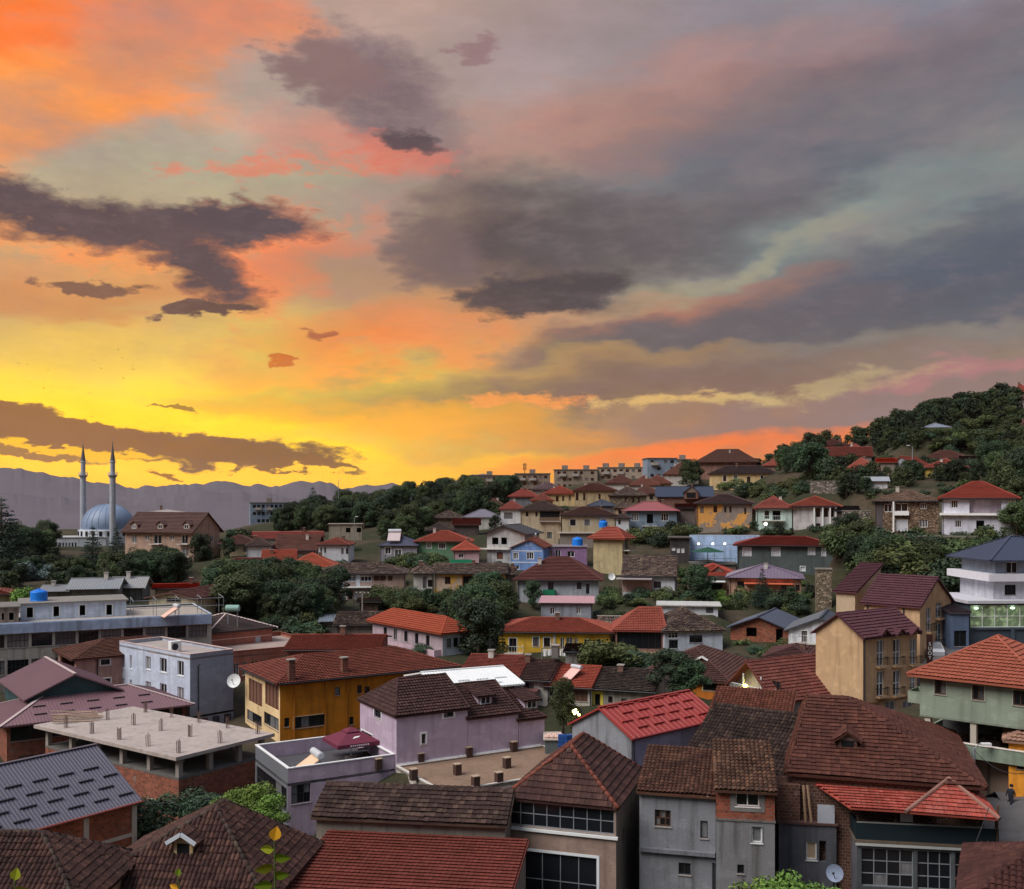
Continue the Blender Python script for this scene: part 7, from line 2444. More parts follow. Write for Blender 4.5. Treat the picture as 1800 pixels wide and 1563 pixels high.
grove([(1400, 815), (1620, 830), (1700, 850), (1800, 850), (1800, 880), (1690, 850), (1560, 862), (1500, 880), (1400, 850)], 70, BA, 2.6, 5.0, "dark tree among the gardens on the right slope", "garden trees on the right slope", 1.1, 140)
grove([(1700, 850), (1800, 800), (1800, 960), (1770, 960), (1760, 870)], 16, BA, 6, 9, "tall dark tree beside the white villa at the right edge", "trees by the white villa", 1.0, 120)
grove([(1470, 940), (1600, 945), (1600, 1010), (1720, 1000), (1760, 1010), (1690, 1060), (1560, 1045), (1470, 1010)], 70, BA + BU, 2.5, 5.5, "dark tree on the overgrown bank behind the tan hotel", "bank behind the hotel", 1.2, 100, 200)
grove([(1600, 935), (1745, 940), (1745, 985), (1600, 990)], 26, BU + ['broad_c'], 1.8, 3.2, "bush growing over the stone ruin", "bushes over the ruin", 1.3, 100, 200)
plant('broad_b', ray_ground(1424, 858, 150) or Vector((0, 0, 0)), 10.5, "big round dark tree right of the lit cream house", None, 1.25)
plant('broad_a', ray_ground(1216, 858, 150) or Vector((0, 0, 0)), 8.5, "spreading tree with sky gaps left of the lit cream house", None, 1.3)
grove([(1340, 815), (1440, 800), (1440, 830), (1380, 835)], 14, BA, 4, 7, "dark tree behind the lit cream house", "trees behind the cream house", 1.1, 200)
grove([(1262, 858), (1420, 862), (1420, 880), (1330, 880), (1262, 872)], 22, BU + ['broad_a'], 2.0, 4.0, "hedge bush below the lit cream house", "hedge below the cream house", 1.4, 150)
grove([(1290, 905), (1330, 905), (1330, 935), (1240, 945)], 12, BU + ['broad_b'], 1.2, 2.4, "bush beside the peeling orange house", "bushes by the orange house", 1.2, 120)
grove([(1320, 925), (1480, 928), (1490, 950), (1400, 945), (1320, 942)], 22, BU + ['broad_d'], 1.0, 2.2, "bush in the gardens above the dark green house", "gardens above the green house", 1.3, 120)
# gardens in the middle
grove([(1090, 1042), (1290, 1045), (1290, 1075), (1060, 1078), (1050, 1050)], 42, BU + BA, 1.1, 2.4, "dark garden bush below the mossy porch house", "gardens below the porch house", 1.3, 100, 200)
grove([(1290, 1050), (1430, 1055), (1440, 1085), (1290, 1080)], 26, BU + BA, 1.3, 2.8, "dark garden bush below the purple roof", "gardens below the purple roof", 1.2, 100, 200)
plant('conifer', ray_ground(1340, 1068, 100, 200), 6.0, "dark pointed tree in front of the salmon house", None, 1.1)
plant('broad_b', ray_ground(1225, 1060, 100, 200), 5.5, "round dark tree before the white awning", None, 1.2)
plant('bush_bright', ray_ground(1264, 1064, 100, 200), 2.4, "bright yellow-green bush by the garden wall", None, 1.2)
grove([(362, 1045), (600, 1040), (600, 1060), (560, 1110), (480, 1105), (362, 1075)], 64, BA + ['broad_d', 'broad_b'], 4.0, 6.5, "dark tree in the garden thicket below the maroon-brown roof", "garden thicket", 1.2, 100, 200)
grove([(470, 1098), (620, 1095), (640, 1118), (500, 1122)], 18, BU, 2.0, 3.2, "bush at the lower edge of the garden thicket", "bushes under the thicket", 1.4, 100, 200)
grove([(640, 1062), (720, 1060), (760, 1075), (640, 1078)], 12, BU + ['broad_c'], 2.0, 4.0, "garden bush above the orange hip roof", "bushes above the orange roof", 1.3, 100, 200)
grove([(720, 1055), (900, 1058), (905, 1080), (790, 1090), (720, 1075)], 30, BU + BA, 1.3, 2.8, "dark garden bush in front of the peeling yellow house", "gardens before the peeling house", 1.2, 100, 200)
grove([(800, 1090), (880, 1085), (878, 1150), (825, 1155)], 26, BA, 4.5, 7.0, "dark tree between the orange roof and the yellow house", "trees left of the yellow house", 1.2, 95, 200)
plant('broad_b', ray_ground(937, 1072, 100, 200), 4.2, "dark little tree before the blue house", None, 1.0)
grove([(985, 1048), (1050, 1050), (1055, 1066), (1040, 1066)], 8, BU, 1.6, 2.6, "bush beside the pink sheet roof", "bushes by the pink roof", 1.3, 100, 200)
grove([(1060, 1150), (1110, 1150), (1110, 1180), (1060, 1175)], 12, BU + ['broad_d'], 2.0, 4.0, "dark bush below the veranda house", "bushes below the veranda", 1.3, 90, 160)
plant('broad_d', P(1185, 1222, 97), 4.2, "dark tree in front of the orange walls", None, 1.5)
plant('broad_b', P(1215, 1228, 96), 3.6, "lower dark tree right in front of the orange walls", None, 1.4)
plant('broad_c', P(990, 1288, 86), 4.6, "small leafy street tree by the parked car", None, .75)
plant('broad_d', P(1766, 1425, 78), 4.6, "dark street tree beside the orange house at the right edge", None, 1.0)
# among the upper houses
grove([(850, 895), (905, 925), (870, 935), (830, 925)], 9, BA, 3, 5, "dark tree behind the black gable house", "trees behind the black gable", 1.2, 150, 300)
grove([(690, 985), (780, 985), (780, 998), (690, 1000)], 16, BU, 2.0, 3.2, "garden bush below the green house", "bushes below the green house", 1.4, 120, 260)
grove([(820, 1000), (905, 1003), (905, 1010), (820, 1006)], 5, BU, 1.4, 2.2, "bush below the black gable house", "bushes below the black gable", 1.3, 120, 260)
grove([(1107, 940), (1225, 940), (1220, 960), (1110, 958)], 20, BU + ['broad_d'], 2.0, 4.0, "dark bush below the grey-blue house", "bushes below the grey-blue house", 1.3, 120, 260)
# wood behind the left houses
grove([(480, 940), (660, 930), (700, 900), (900, 880), (900, 872), (760, 880), (600, 905), (500, 915)], 64, BA + ['broad_d', 'broad_b'], 6, 9, "dark tree in the wood left of the apartment blocks", "wood on the rise", 1.15, 200)
grove([(640, 955), (760, 915), (900, 880), (850, 910), (760, 930), (690, 962)], 36, BA, 5, 8, "tree at the lower edge of the wood above the green house", "lower edge of the wood", 1.15, 170)
for k in range(26):
    px = 500 + 380 * k / 25; d = RT.uniform(345, 375); x, y = (px - HX) / FPX * d, d
    plant(RT.choice(BA), (x, y, gz(x, y) - .3), RT.uniform(3.2, 5.4), "tall dark tree on the skyline of the wood", "skyline of the wood", 1.1)
plant('conifer', P(550, 912, 335), 11, "tall dark conifer standing out of the wood on the skyline", None, 1.5)
# left edge and around the mosque
grove([(0, 985), (100, 985), (215, 1000), (215, 1040), (70, 1045), (0, 1040)], 50, BA + ['broad_b', 'broad_d'], 2.6, 4.6, "dark tree in the belt below the mosque", "tree belt below the mosque", 1.15, 130, 320)
grove([(190, 1012), (308, 1012), (310, 1032), (200, 1036)], 22, BA + ['broad_b'], 3.5, 6.0, "dark tree before the dormered building", "trees before the dormered building", 1.2, 140, 300)
grove([(0, 958), (92, 958), (92, 985), (0, 985)], 20, BA, 6, 9, "dark tree left of the mosque", "trees left of the mosque", 1.1, 230, 400)
plant('conifer', P(2, 985, 215), 14, "tall dark cedar at the left edge", None, 1.6)
plant('conifer', P(163, 1005, 235), 11, "dark pointed conifer before the mosque wing, left of the pair", None, 1.25)
plant('conifer', P(205, 1000, 238), 10.5, "dark pointed conifer before the near minaret, right of the pair", None, 1.1)
plant('broad_d', P(352, 1006, 206), 7.5, "dark tree against the gable of the dormered building", None, .9)
plant('bush_bright', P(45, 1068, 150), 3.6, "yellow-green bush above the blue water tank", None, .9)
for (x, d) in ((20, 190), (60, 192), (-10, 186)):
    plant('bush_blue', P(x, 1022, d), 5.5, "grey-blue shrub at the left edge below the trees", "grey-blue shrubs", 1.5)
grove([(385, 960), (432, 960), (432, 985), (385, 985)], 7, BA, 3.5, 5, "tree beside the pyramid cottage", "trees by the pyramid cottage", 1.1, 150, 300)
# near greenery
grove([(240, 1380), (300, 1420), (270, 1450), (240, 1440)], 6, BU, 1.6, 2.6, "ivy-green bush between the brick buildings", "bushes between the brick buildings", 1.2, 55, 120)
ORD = ["leftmost of four", "second from the left of four", "third from the left of four", "rightmost of four"]
for k, (x, y, d, h_) in enumerate(((250, 1440, 70, 3.4), (330, 1398, 78, 2.6), (352, 1405, 76, 2.2), (378, 1400, 76, 2.2))):
    plant('bush_b', P(x, y + 40, d), h_, "dark green bush beside the unfinished building, " + ORD[k], "bushes by the unfinished building", 1.2)
for k, (x, y, d, h_) in enumerate(((412, 1415, 69, 1.9), (440, 1412, 68, 2.2), (465, 1420, 67, 1.7), (484, 1428, 67, 1.5))):
    plant('bush_bright', P(x, y + 16, d), h_, "light green bush before the lilac terrace block, " + ORD[k], "bushes before the lilac terrace", 1.1)
for k, (x, y, d, h_) in enumerate(((1350, 1612, 44, 1.9), (1395, 1606, 43, 2.0), (1440, 1610, 44, 1.8), (1470, 1622, 45, 1.6))):
    plant('bush_bright', P(x, y, d), h_, "bright green shrub at the bottom edge, " + ORD[k], "shrubs at the bottom edge", 1.1)

# scrub between the houses of the slope
for k, (poly, n) in enumerate((([(640, 990), (900, 990), (900, 1006), (640, 1004)], 22), ([(880, 925), (1330, 925), (1330, 960), (880, 960)], 36), ([(900, 870), (1330, 868), (1330, 900), (900, 900)], 40), ([(1100, 1000), (1430, 1005), (1430, 1045), (1100, 1045)], 30),
                              ([(700, 1110), (880, 1115), (880, 1160), (700, 1150)], 20), ([(1050, 1100), (1480, 1100), (1480, 1180), (1050, 1170)], 34), ([(400, 1000), (720, 1020), (720, 1060), (400, 1050)], 24), ([(1480, 830), (1760, 830), (1760, 900), (1480, 900)], 40), ([(380, 950), (660, 965), (660, 1000), (380, 990)], 26))):
    where = ["below the green house row", "between the upper cream houses", "between the highest houses", "round the mossy porch house", "beside the orange hip roof", "round the brick gable house", "above the garden thicket", "round the villas on the right slope", "between the left houses"][k]
    grove(poly, n, BU, .8, 1.9, "bush " + where, "bushes " + where, 1.4, 90, 360)
grow()

# leafy shoots close to the camera
def shoot(label, base, top, n, size, seed, yel=()):
    r = random.Random(seed)
    t = thing("leafy_shoot", label, "plant", base)
    B, T = Vector((0, 0, 0)), Vector(top) - Vector(base)
    mb = MB(); mb.tube([B, B.lerp(T, .5) + Vector((.02, 0, 0)), T], [.012, .009, .004], 6); mb.build("stem", paint((70, 84, 40)), t)
    for k in range(n):
        f = .22 + .78 * k / (n - 1)
        p = B.lerp(T, f)
        side = -1 if k % 2 else 1
        a = Vector((side * r.uniform(.6, 1), r.uniform(-.4, .3), r.uniform(.0, .55))).normalized()
        if k == n - 1: a = Vector((.15, 0, 1)).normalized()
        L = size * r.uniform(.75, 1.1); wv = a.cross(Vector((0, 1, .3))).normalized(); nn = a.cross(wv).normalized()
        mb = MB(); prev = None
        for i in range(7):
            u = i / 6; wd = L * .34 * math.sin(math.pi * u ** .75) * (1 - .15 * u); c = p + a * L * u - Vector((0, 0, 1)) * L * .22 * u * u
            row = [c - wv * wd + nn * wd * .25, c, c + wv * wd + nn * wd * .25]
            if prev:
                for j in range(2): mb.poly([prev[j], prev[j + 1], row[j + 1], row[j]])
            prev = row
        mb.build("leaf", paint((214, 158, 40) if k in yel else (150, 160, 44) if r.random() < .4 else (112, 138, 34), .5, 1.0), t, smooth=True)


shoot("tall leafy shoot with green and yellow leaves near the bottom edge, before the brown roof", P(476, 1720, 7), P(482, 1478, 7), 13, .13, 4, (2, 3, 12))
shoot("green leaf tips at the bottom left corner", P(10, 1680, 6.5), P(26, 1548, 6.5), 6, .12, 9)
shoot("small yellowish shoot at the bottom edge before the hip roof dormer", P(322, 1660, 7), P(312, 1540, 7), 5, .09, 2, (2, 3))

# ------------------------------------------------------------------ small things
def solar(label, p, rz, s=1.0, tint=(196, 150, 132)):
    t = thing("solar_water_heater", label, "water heater", p, rz, "solar water heaters")
    t.scale = (s, s, s)
    mb = MB(); mb.poly([(-.9, -1.1, .1), (.9, -1.1, .1), (.9, .7, 1.25), (-.9, .7, 1.25)]); mb.poly([(-.9, .7, 1.17), (.9, .7, 1.17), (.9, -1.1, .02), (-.9, -1.1, .02)])
    for a, b in (((-.9, -1.1), (-.9, .7)), ((.9, -1.1), (.9, .7))):
        mb.bar((a[0], a[1], .06), (b[0], b[1], 1.21), .1)
    mb.build("collector", metal(tint, .25, .15), t)
    mb = MB(); mb.tube([(-1.0, .85, 1.5), (-.96, .85, 1.5), (.96, .85, 1.5), (1.0, .85, 1.5)], [.2, .28, .28, .2], 14); mb.build("tank", metal((176, 180, 186), .3, .2), t, smooth=False)
    mb = MB()
    for x in (-.7, .7): mb.bar((x, .8, 0), (x, .85, 1.3), .05); mb.bar((x, .75, 1.1), (x, -1.0, 0), .05)
    mb.build("stand", FRAME_D, t)


def tank(label, p, r=.9, h=1.4, rgb=(24, 104, 190), lie=False):
    t = thing("water_tank", label, "water tank", p)
    mb = MB()
    prof = [(0, 0), (r * .96, 0), (r, .06)] + [(r * (1 + .02 * (i % 2)), h * .75 * i / 8 + .06) for i in range(9)] + [(r * .9, h * .86), (r * .6, h * .95), (r * .25, h), (0, h)]
    mb.lathe(prof, 0, 0, 18); mb.build("body", paint(rgb, .4), t, smooth=True)
    mb = MB(); mb.lathe([(0, h + .1), (r * .24, h + .09), (r * .26, h - .02)], 0, 0, 12); mb.build("lid", paint(rgb, .4), t)


def dish(label, p, r, face=(-.3, -1, .45), rgb=(196, 198, 200)):
    t = thing("satellite_dish", label, "satellite dish", p, 0, "satellite dishes")
    f = Vector(face).normalized(); a = f.orthogonal().normalized(); b = f.cross(a)
    mb = MB(); n = 18; rings = []
    for i in range(5):
        q = r * i / 4; rings.append([f * (.28 * q * q / r) + (a * math.cos(2 * math.pi * k / n) + b * math.sin(2 * math.pi * k / n)) * q for k in range(n)])
    for A, B in zip(rings, rings[1:]):
        for k in range(n): mb.poly([A[k], A[(k + 1) % n], B[(k + 1) % n], B[k]])
    mb.build("reflector", paint(rgb, .5), t, smooth=True)
    mb = MB(); mb.tube([(0, 0, -r * .8), f * r * .95], .025, 5); mb.tube([-f * .05, Vector((0, .35, -r - .4))], .05, 6); mb.build("arm", FRAME_D, t)
    mb = MB(); mb.lathe([(0, -.08), (.07, -.05), (.07, .05), (0, .08)], 0, 0, 8); o = mb.build("receiver", FRAME_D, t); o.location = f * r * .95


solar("solar water heater on the lilac roof terrace", tr.M @ Vector((1.9, 1.6, tr.h - 1.05)), math.radians(-62), 1.0, (226, 178, 150))
q = r3.M @ r3.roofpt(1006, 1190, 0); solar("solar water heater on the clean red tiles of the terrace house", q + Vector((0, 0, -.1)), math.radians(-50), .7, (206, 166, 158))
q = nv.M @ nv.roofpt(693, 951, 0); solar("solar water heater on the navy roof left of the green house", q, 0, 1.3, (176, 160, 160))
solar("solar water heater inside the terrace frame of the long building", Vector((P(300, 1085, 121).x, 121, lo.M.translation.z + lo.h)), math.radians(-55), .85, (214, 172, 158))
q = cf.M @ Vector((cf.w * .95, 3, 0)); solar("solar water heater between the black gable and the blue gable house", Vector((P(932, 950, 196).x, 196, P(932, 946, 196).z - 1.2)), 0, 1.2)
# the support under that heater
sp = front("heater_platform", "small concrete platform carrying a solar heater above the blue gable house", 920, 946, 948, 990, 195.5, l=3, wall=concrete((120, 112, 106)), cat="platform"); sp.roof('flat', CONC, th=.1, oh=.1); sp.done()
tank("big blue water tank on the roof of the long building", pent.M @ Vector((2.0, 2.5, pent.h + .15)), .95, 1.35)
tank("blue water tank above the purple flat house", pp.M @ Vector((pp.w * .78, 3, pp.h + .14)), 1.0, 1.6)
tank("round blue water tank against the long cream house", h22.M @ Vector((h22.rect('F', 1060, 915, 1070, 925)[0], -1.4, h22.hit('F', 1065, 927)[1])), .95, 1.5)
sp = front("tank_stand", "concrete stand below the blue water tank of the long cream house", 1058, 1070, 927, 950, 225.8, l=2.2, wall=concrete((120, 112, 106)), cat="stand"); sp.roof('flat', CONC, th=.05, oh=.1); sp.done()
tk = thing("green_tank", "pale green cylindrical tank on a thin stand before the garden thicket", "water tank", P(409, 1072, 130))
mb = MB(); mb.tube([(-.9, 0, .2), (-.8, 0, .2), (.8, 0, .2), (.9, 0, .2)], [.25, .42, .42, .25], 12); mb.build("body", paint((120, 150, 142)), tk)
mb = MB()
for x in (-.6, .6): mb.tube([(x, 0, -3.5), (x, 0, 0)], .06, 6)
mb.build("stand", GREYM, tk)
dish("large round satellite dish on the cream end of the orange building", og_.M @ Vector((-1.2, og_.l - .3, og_.h - 1.2)), .7, (-.1, -1, .35))
dish("blue-grey satellite dish on the tumbledown gallery house", ga.M @ Vector((-1.4, -1.2, zg - 1.5)), .5, (-.6, -1, .3), (110, 120, 140))
dish("white satellite dish in the garden of the peeling yellow house", P(854, 1040, 156), .6, (-.5, -1, .5))
dish("white satellite dish beside the brown roof house and mossy porch house", P(1075, 1014, 156), .55, (.1, -1, .3))
dish("white satellite dish on the brick wall of the veranda house", P(1096, 1145, 126), .7, (.5, -1, .3))
ac = thing("air_conditioner", "white air conditioner unit on the flat roof of the pale office block", "air conditioner", wb.M @ Vector((1.2, 5.0, wb.h - .35)), wb.yaw)
mb = MB(); mb.box(-.6, -.3, .1, .6, .3, 1.15); mb.build("casing", paint((196, 200, 206)), ac)
mb = MB(); mb.tube([(-.15, -.31, .6), (-.15, -.34, .6)], .36, 16); mb.build("fan_grille", FRAME_D, ac)
mb = MB(); mb.box(-.5, -.25, 0, -.4, .25, .1); mb.box(.4, -.25, 0, .5, .25, .1); mb.build("feet", FRAME_D, ac)

# maroon parasol on the lilac terrace
pz = tr.M.translation.z + tr.h - 1.05
pu_c = P(617, 1300, 81.5)
pr = thing("parasol", "maroon square parasol with white lettering on the lilac roof terrace", "parasol", (pu_c.x, pu_c.y, pz), math.radians(30))
W2, zc = 1.75, P(617, 1299, 81.5).z - pz
MARO = paint((92, 40, 56), .8)
mb = MB()
c4 = [(-W2, -W2, zc), (W2, -W2, zc), (W2, W2, zc), (-W2, W2, zc)]; i4 = [(-.5, -.5, zc + .62), (.5, -.5, zc + .62), (.5, .5, zc + .62), (-.5, .5, zc + .62)]
for k in range(4): mb.poly([c4[k], c4[(k + 1) % 4], i4[(k + 1) % 4], i4[k]])
for k in range(4):
    a, b = Vector(c4[k]), Vector(c4[(k + 1) % 4]); dn = Vector((0, 0, -.3)); mb.poly([a + dn, b + dn, b, a])
mb.build("canopy", MARO, pr)
mb = MB(); up_ = [(x * 1.2, y * 1.2, z + .06) for x, y, z in i4]
for k in range(4): mb.poly([up_[k], up_[(k + 1) % 4], (0, 0, zc + .98)])
mb.build("vent_cap", MARO, pr)
mb = MB(); mb.tube([(0, 0, 0), (0, 0, zc + .9)], .04, 8); mb.build("pole", paint(WHITE), pr)
mb = MB(); mb.lathe([(.5, 0), (.5, .1), (.1, .14)], 0, 0, 12); mb.build("foot", CONC, pr)
mb = MB()
for k in range(9):
    x = -.72 + k * .18; mb.box(x, -W2 - .012, zc - .2, x + .10, -W2 - .004, zc - .08)
mb.build("lettering", paint((206, 200, 204)), pr)
mb = MB(); mb.poly([(-.35, -1.22, zc + .29), (.2, -1.12, zc + .34), (.4, -.98, zc + .41), (-.1, -1.02, zc + .39)]); mb.build("emblem", paint((206, 200, 204)), pr)
ct = thing("cafe_table", "white round table under the maroon parasol", "table", (pu_c.x + 1.0, pu_c.y - .3, pz))
mb = MB(); mb.lathe([(0, .74), (.45, .74), (.45, .70), (0, .70)], 0, 0, 16); mb.build("table_top", paint(WHITE), ct)
mb = MB(); mb.tube([(0, 0, 0), (0, 0, .7)], .04, 6); mb.lathe([(.3, 0), (.3, .04), (.05, .06)], 0, 0, 10); mb.build("leg", FRAME_D, ct)
gp_ = thing("parasol", "dark green parasol on the restaurant terrace under the pale blue wall", "parasol", P(1244, 992, 184))
zc = P(1244, 969, 184).z - P(1244, 992, 184).z
mb = MB()
for k in range(8):
    a, b = 2 * math.pi * k / 8, 2 * math.pi * (k + 1) / 8
    mb.poly([(3.1 * math.cos(a), 3.1 * math.sin(a), zc - .1), (3.1 * math.cos(b), 3.1 * math.sin(b), zc - .1), (0, 0, zc + .8)])
mb.build("canopy", paint((30, 66, 52), .8), gp_)
mb = MB(); mb.tube([(0, 0, 0), (0, 0, zc + .7)], .07, 6); mb.build("pole", wood(), gp_)
tf = front("restaurant_terrace", "restaurant terrace floor with a dark railing left of the dark green house", 1212, 1294, 991, 1010, 182, l=5, wall=concrete((90, 84, 80)), cat="terrace"); tf.roof('flat', CONC_D, th=.1, oh=.1); tf.done(); tf.balcony('F', .1, tf.w - .1, tf.h, .3, CONC_D)

# utility poles, street lamps, wires
def pole(label, px, yb, d, h, lamp=False, arm=(1.2, 0)):
    p = P(px, yb, d); p.z = min(p.z, gz(p.x, p.y) + .2) if not lamp else p.z
    t = thing("street_lamp" if lamp else "utility_pole", label, "street lamp" if lamp else "pole", p)
    mb = MB(); mb.tube([(0, 0, -.5), (0, 0, h)], [.13, .08], 8); mb.build("post", CONC if not lamp else GREYM, t)
    mb = MB()
    if lamp:
        mb.tube([(0, 0, h - .1), (arm[0] * .5, 0, h + .25), (arm[0], 0, h + .3)], .045, 6); mb.build("arm", GREYM, t)
        mb = MB(); mb.box(arm[0] - .1, -.16, h + .18, arm[0] + .55, .16, h + .34); mb.build("lamp_head", paint((200, 204, 210)), t)
    else:
        for z in (h - .3, h - .9): mb.bar((-.9, 0, z), (.9, 0, z), .09)
        mb.build("crossarm", wood(), t)
        for x in (-.8, -.3, .3, .8):
            mb = MB(); mb.lathe([(.05, 0), (.07, .06), (.04, .14), (0, .16)], 0, 0, 8, h - .25); o = mb.build("insulator", paint(WHITE), t); o.location = (x, 0, 0)
    return t


pole("concrete utility pole with insulators between the brick building and the brown hip roof", 322, 1480, 66, P(322, 1397, 66).z - P(322, 1480, 66).z)
pole("grey street lamp in front of the grey-green building", 1712, 1380, 70, P(1712, 1315, 70).z - P(1712, 1380, 70).z, True, (.6, 0))
pole("grey street lamp on the slope behind the pale gable house", 1604, 815, 236, P(1604, 785, 236).z - P(1604, 815, 236).z, True, (-1.2, 0))
pole("thin pole standing in the gardens above the orange roof", 637, 1110, 140, 5.5, False)
pole("thin pale pole beside the grey ruin house at the wood", 623, 950, 235, 5.2, True, (.3, 0))
pole("thin mast rising out of the wood on the left skyline", 595, 905, 330, 11, True, (.1, 0))
def wire(a, b, sag, label):
    mb = MB(); pts = []
    for i in range(13):
        t = i / 12; p = Vector(a).lerp(Vector(b), t); p.z -= sag * 4 * t * (1 - t); pts.append(p)
    mb.tube(pts, .022, 4); tag(mb.build("overhead_wire", FRAME_D), label, "wire", "overhead wires")
wire(P(1738, 1420, 56), P(1660, 1600, 50), .3, "dark cable running down in front of the gallery house")
wire(P(1712, 1318, 70), P(1800, 1360, 60), .5, "dark cable from the street lamp to the right edge")
wire(P(322, 1398, 66), P(246, 1405, 66), .4, "cable from the utility pole to the sheet roof building")
wire(P(322, 1398, 66), P(470, 1380, 74), .6, "cable from the utility pole towards the lilac terrace block")
wire(P(1075, 1180, 100), P(1290, 1190, 96), .8, "thin cable across the dark bushes below the veranda house")
wire(P(1430, 985, 140), P(1570, 1003, 108), .8, "thin cable over the bank behind the tan hotel")

# parked car, barrels and stall behind the lilac house
def car(label, p, rz, rgb):
    t = thing("parked_car", label, "car", p, rz, "parked cars")
    prof = [(-2.05, .35), (-2.1, .75), (-1.9, .95), (-1.35, 1.0), (-.75, 1.42), (.55, 1.45), (1.3, 1.02), (1.95, .9), (2.1, .65), (2.08, .35)]
    mb = MB(); Wc = .82
    for i in range(len(prof) - 1):
        (a, z0), (b, z1) = prof[i], prof[i + 1]
        w0 = Wc * (.82 if z0 > 1.2 else 1); w1 = Wc * (.82 if z1 > 1.2 else 1)
        mb.poly([(a, -w0, z0), (b, -w1, z1), (b, w1, z1), (a, w0, z0)])
    for s in (-1, 1): mb.poly([(x, s * Wc * (.82 if z > 1.2 else 1), z) for x, z in (prof if s > 0 else prof[::-1])])
    mb.build("body", paint(rgb, .3), t)
    mb = MB()
    for s in (-1, 1): mb.poly([(-1.2, s * .83, 1.0), (1.05, s * .83, 1.02), (.48, s * .70, 1.39), (-.7, s * .70, 1.37)])
    mb.poly([(1.28, -.7, 1.05), (1.28, .7, 1.05), (.6, .62, 1.43), (.6, -.62, 1.43)]); mb.poly([(-1.36, -.7, 1.02), (-1.36, .7, 1.02), (-.8, .62, 1.4), (-.8, -.62, 1.4)])
    o = mb.build("windows", glass(0.0), t); o.scale = (1.005, 1.01, 1.005)
    for x in (-1.3, 1.3):
        for s in (-1, 1):
            mb = MB(); mb.tube([(x, s * .66, .32), (x, s * .86, .32)], .32, 14); w_ = mb.build("wheel", BLACKM, t)
            mb = MB(); mb.tube([(x, s * .865, .32), (x, s * .87, .32)], .18, 10); mb.build("rim", GREYM, w_)
    for s in (-1, 1):
        mb = MB(); mb.box(2.06, s * .6 - .16, .66, 2.11, s * .6 + .16, .8); mb.build("headlight", paint(WHITE, .3), t)


q = ray_ground(968, 1298, 60, 120) or P(968, 1290, 86); car("dark parked car in the lane behind the lilac house", Vector((P(968, 0, 86).x, 86, gz(P(968, 0, 86).x, 86) + .15)), math.radians(25), (30, 30, 34))
x_, y_ = xy(1662, 93); car("dark car parked on the street between the hotel and the grey-green building", Vector((x_, y_, gz(x_, y_) + .35)), math.radians(70), (34, 36, 42))
x_, y_ = xy(1640, 103); car("silver car parked up the street by the hotel", Vector((x_, y_, gz(x_, y_) + .4)), math.radians(75), (150, 152, 158))
zq_ = P(990, 1316, 79).z
for k in range(4):
    t = thing("blue_crate_stack", "blue plastic crates stacked beside the lane, left of the grey gable wall", "crates", P(988 + k * 6, 1318, 79 + (k % 2) * .8), .2 * k, "blue crate stacks")
    for j in range(4):
        mb = MB(); mb.box(-.3, -.2, j * .3, .3, .2, j * .3 + .27); mb.build("crate", paint((36, 70, 130), .5), t)
st_ = front("market_stall", "low stall platform with pale sacks behind the lilac house", 958, 984, 1301, 1322, 82, l=2.5, wall=concrete((84, 92, 92)), cat="stall"); st_.roof('flat', paint((160, 148, 140)), th=.08, oh=.15); st_.done()
for k in range(6):
    mb = MB(); mb.lathe([(0, 0), (.3, .02), (.34, .14), (.22, .26), (0, .3)], 0, 0, 9); o = mb.build("sack", paint((178, 150, 138), .9)); o.location = st_.M @ Vector((.2 + k * .2, .4 + (k % 2) * .6, st_.h + .09)); o.scale = (.9, .7, .8)
    tag(o, "pale sack lying on the stall behind the lilac house", "sack", "sacks on the stall")
gl = thing("yellow_lamps", "cluster of yellow lamps by the small street tree", "lamp", P(1008, 1250, 84))
for k, (x, z) in enumerate(((0, 0), (.18, .1), (.3, -.12), (.1, -.2), (.45, -.3))):
    mb = MB(); mb.lathe([(0, .1), (.09, .05), (.1, 0), (.07, -.08), (0, -.1)], 0, 0, 8); o = mb.build("bulb", glow((255, 240, 130), 14), gl, smooth=True); o.location = (x, 0, z)
mb = MB(); mb.tube([(.2, .1, -3.2), (.2, .1, .2)], .05, 6); mb.build("post", FRAME_D, gl)
for (x, y, d, lab) in ((1317, 857, 297, "small lit lamp before the lit cream house"), (1346, 921, 203, "green-white lamp on the porch of the white and mint house"), (1637, 1314, 73.0, "upper white lamp under the terrace of the grey-green building"), (1638, 1321, 73.0, "lower white lamp under the terrace of the grey-green building")):
    t = thing("outdoor_lamp", lab, "lamp", P(x, y, d))
    r_ = .35 if d > 150 else .12
    mb = MB(); mb.lathe([(0, r_), (r_ * .8, r_ * .5), (r_, 0), (r_ * .8, -r_ * .5), (0, -r_)], 0, 0, 10); mb.build("bulb", glow((255, 250, 215), 7), t, smooth=True)
    mb = MB(); mb.tube([(0, .2, 0), (0, .2, -3)], .05, 6); mb.build("post", FRAME_D, t)

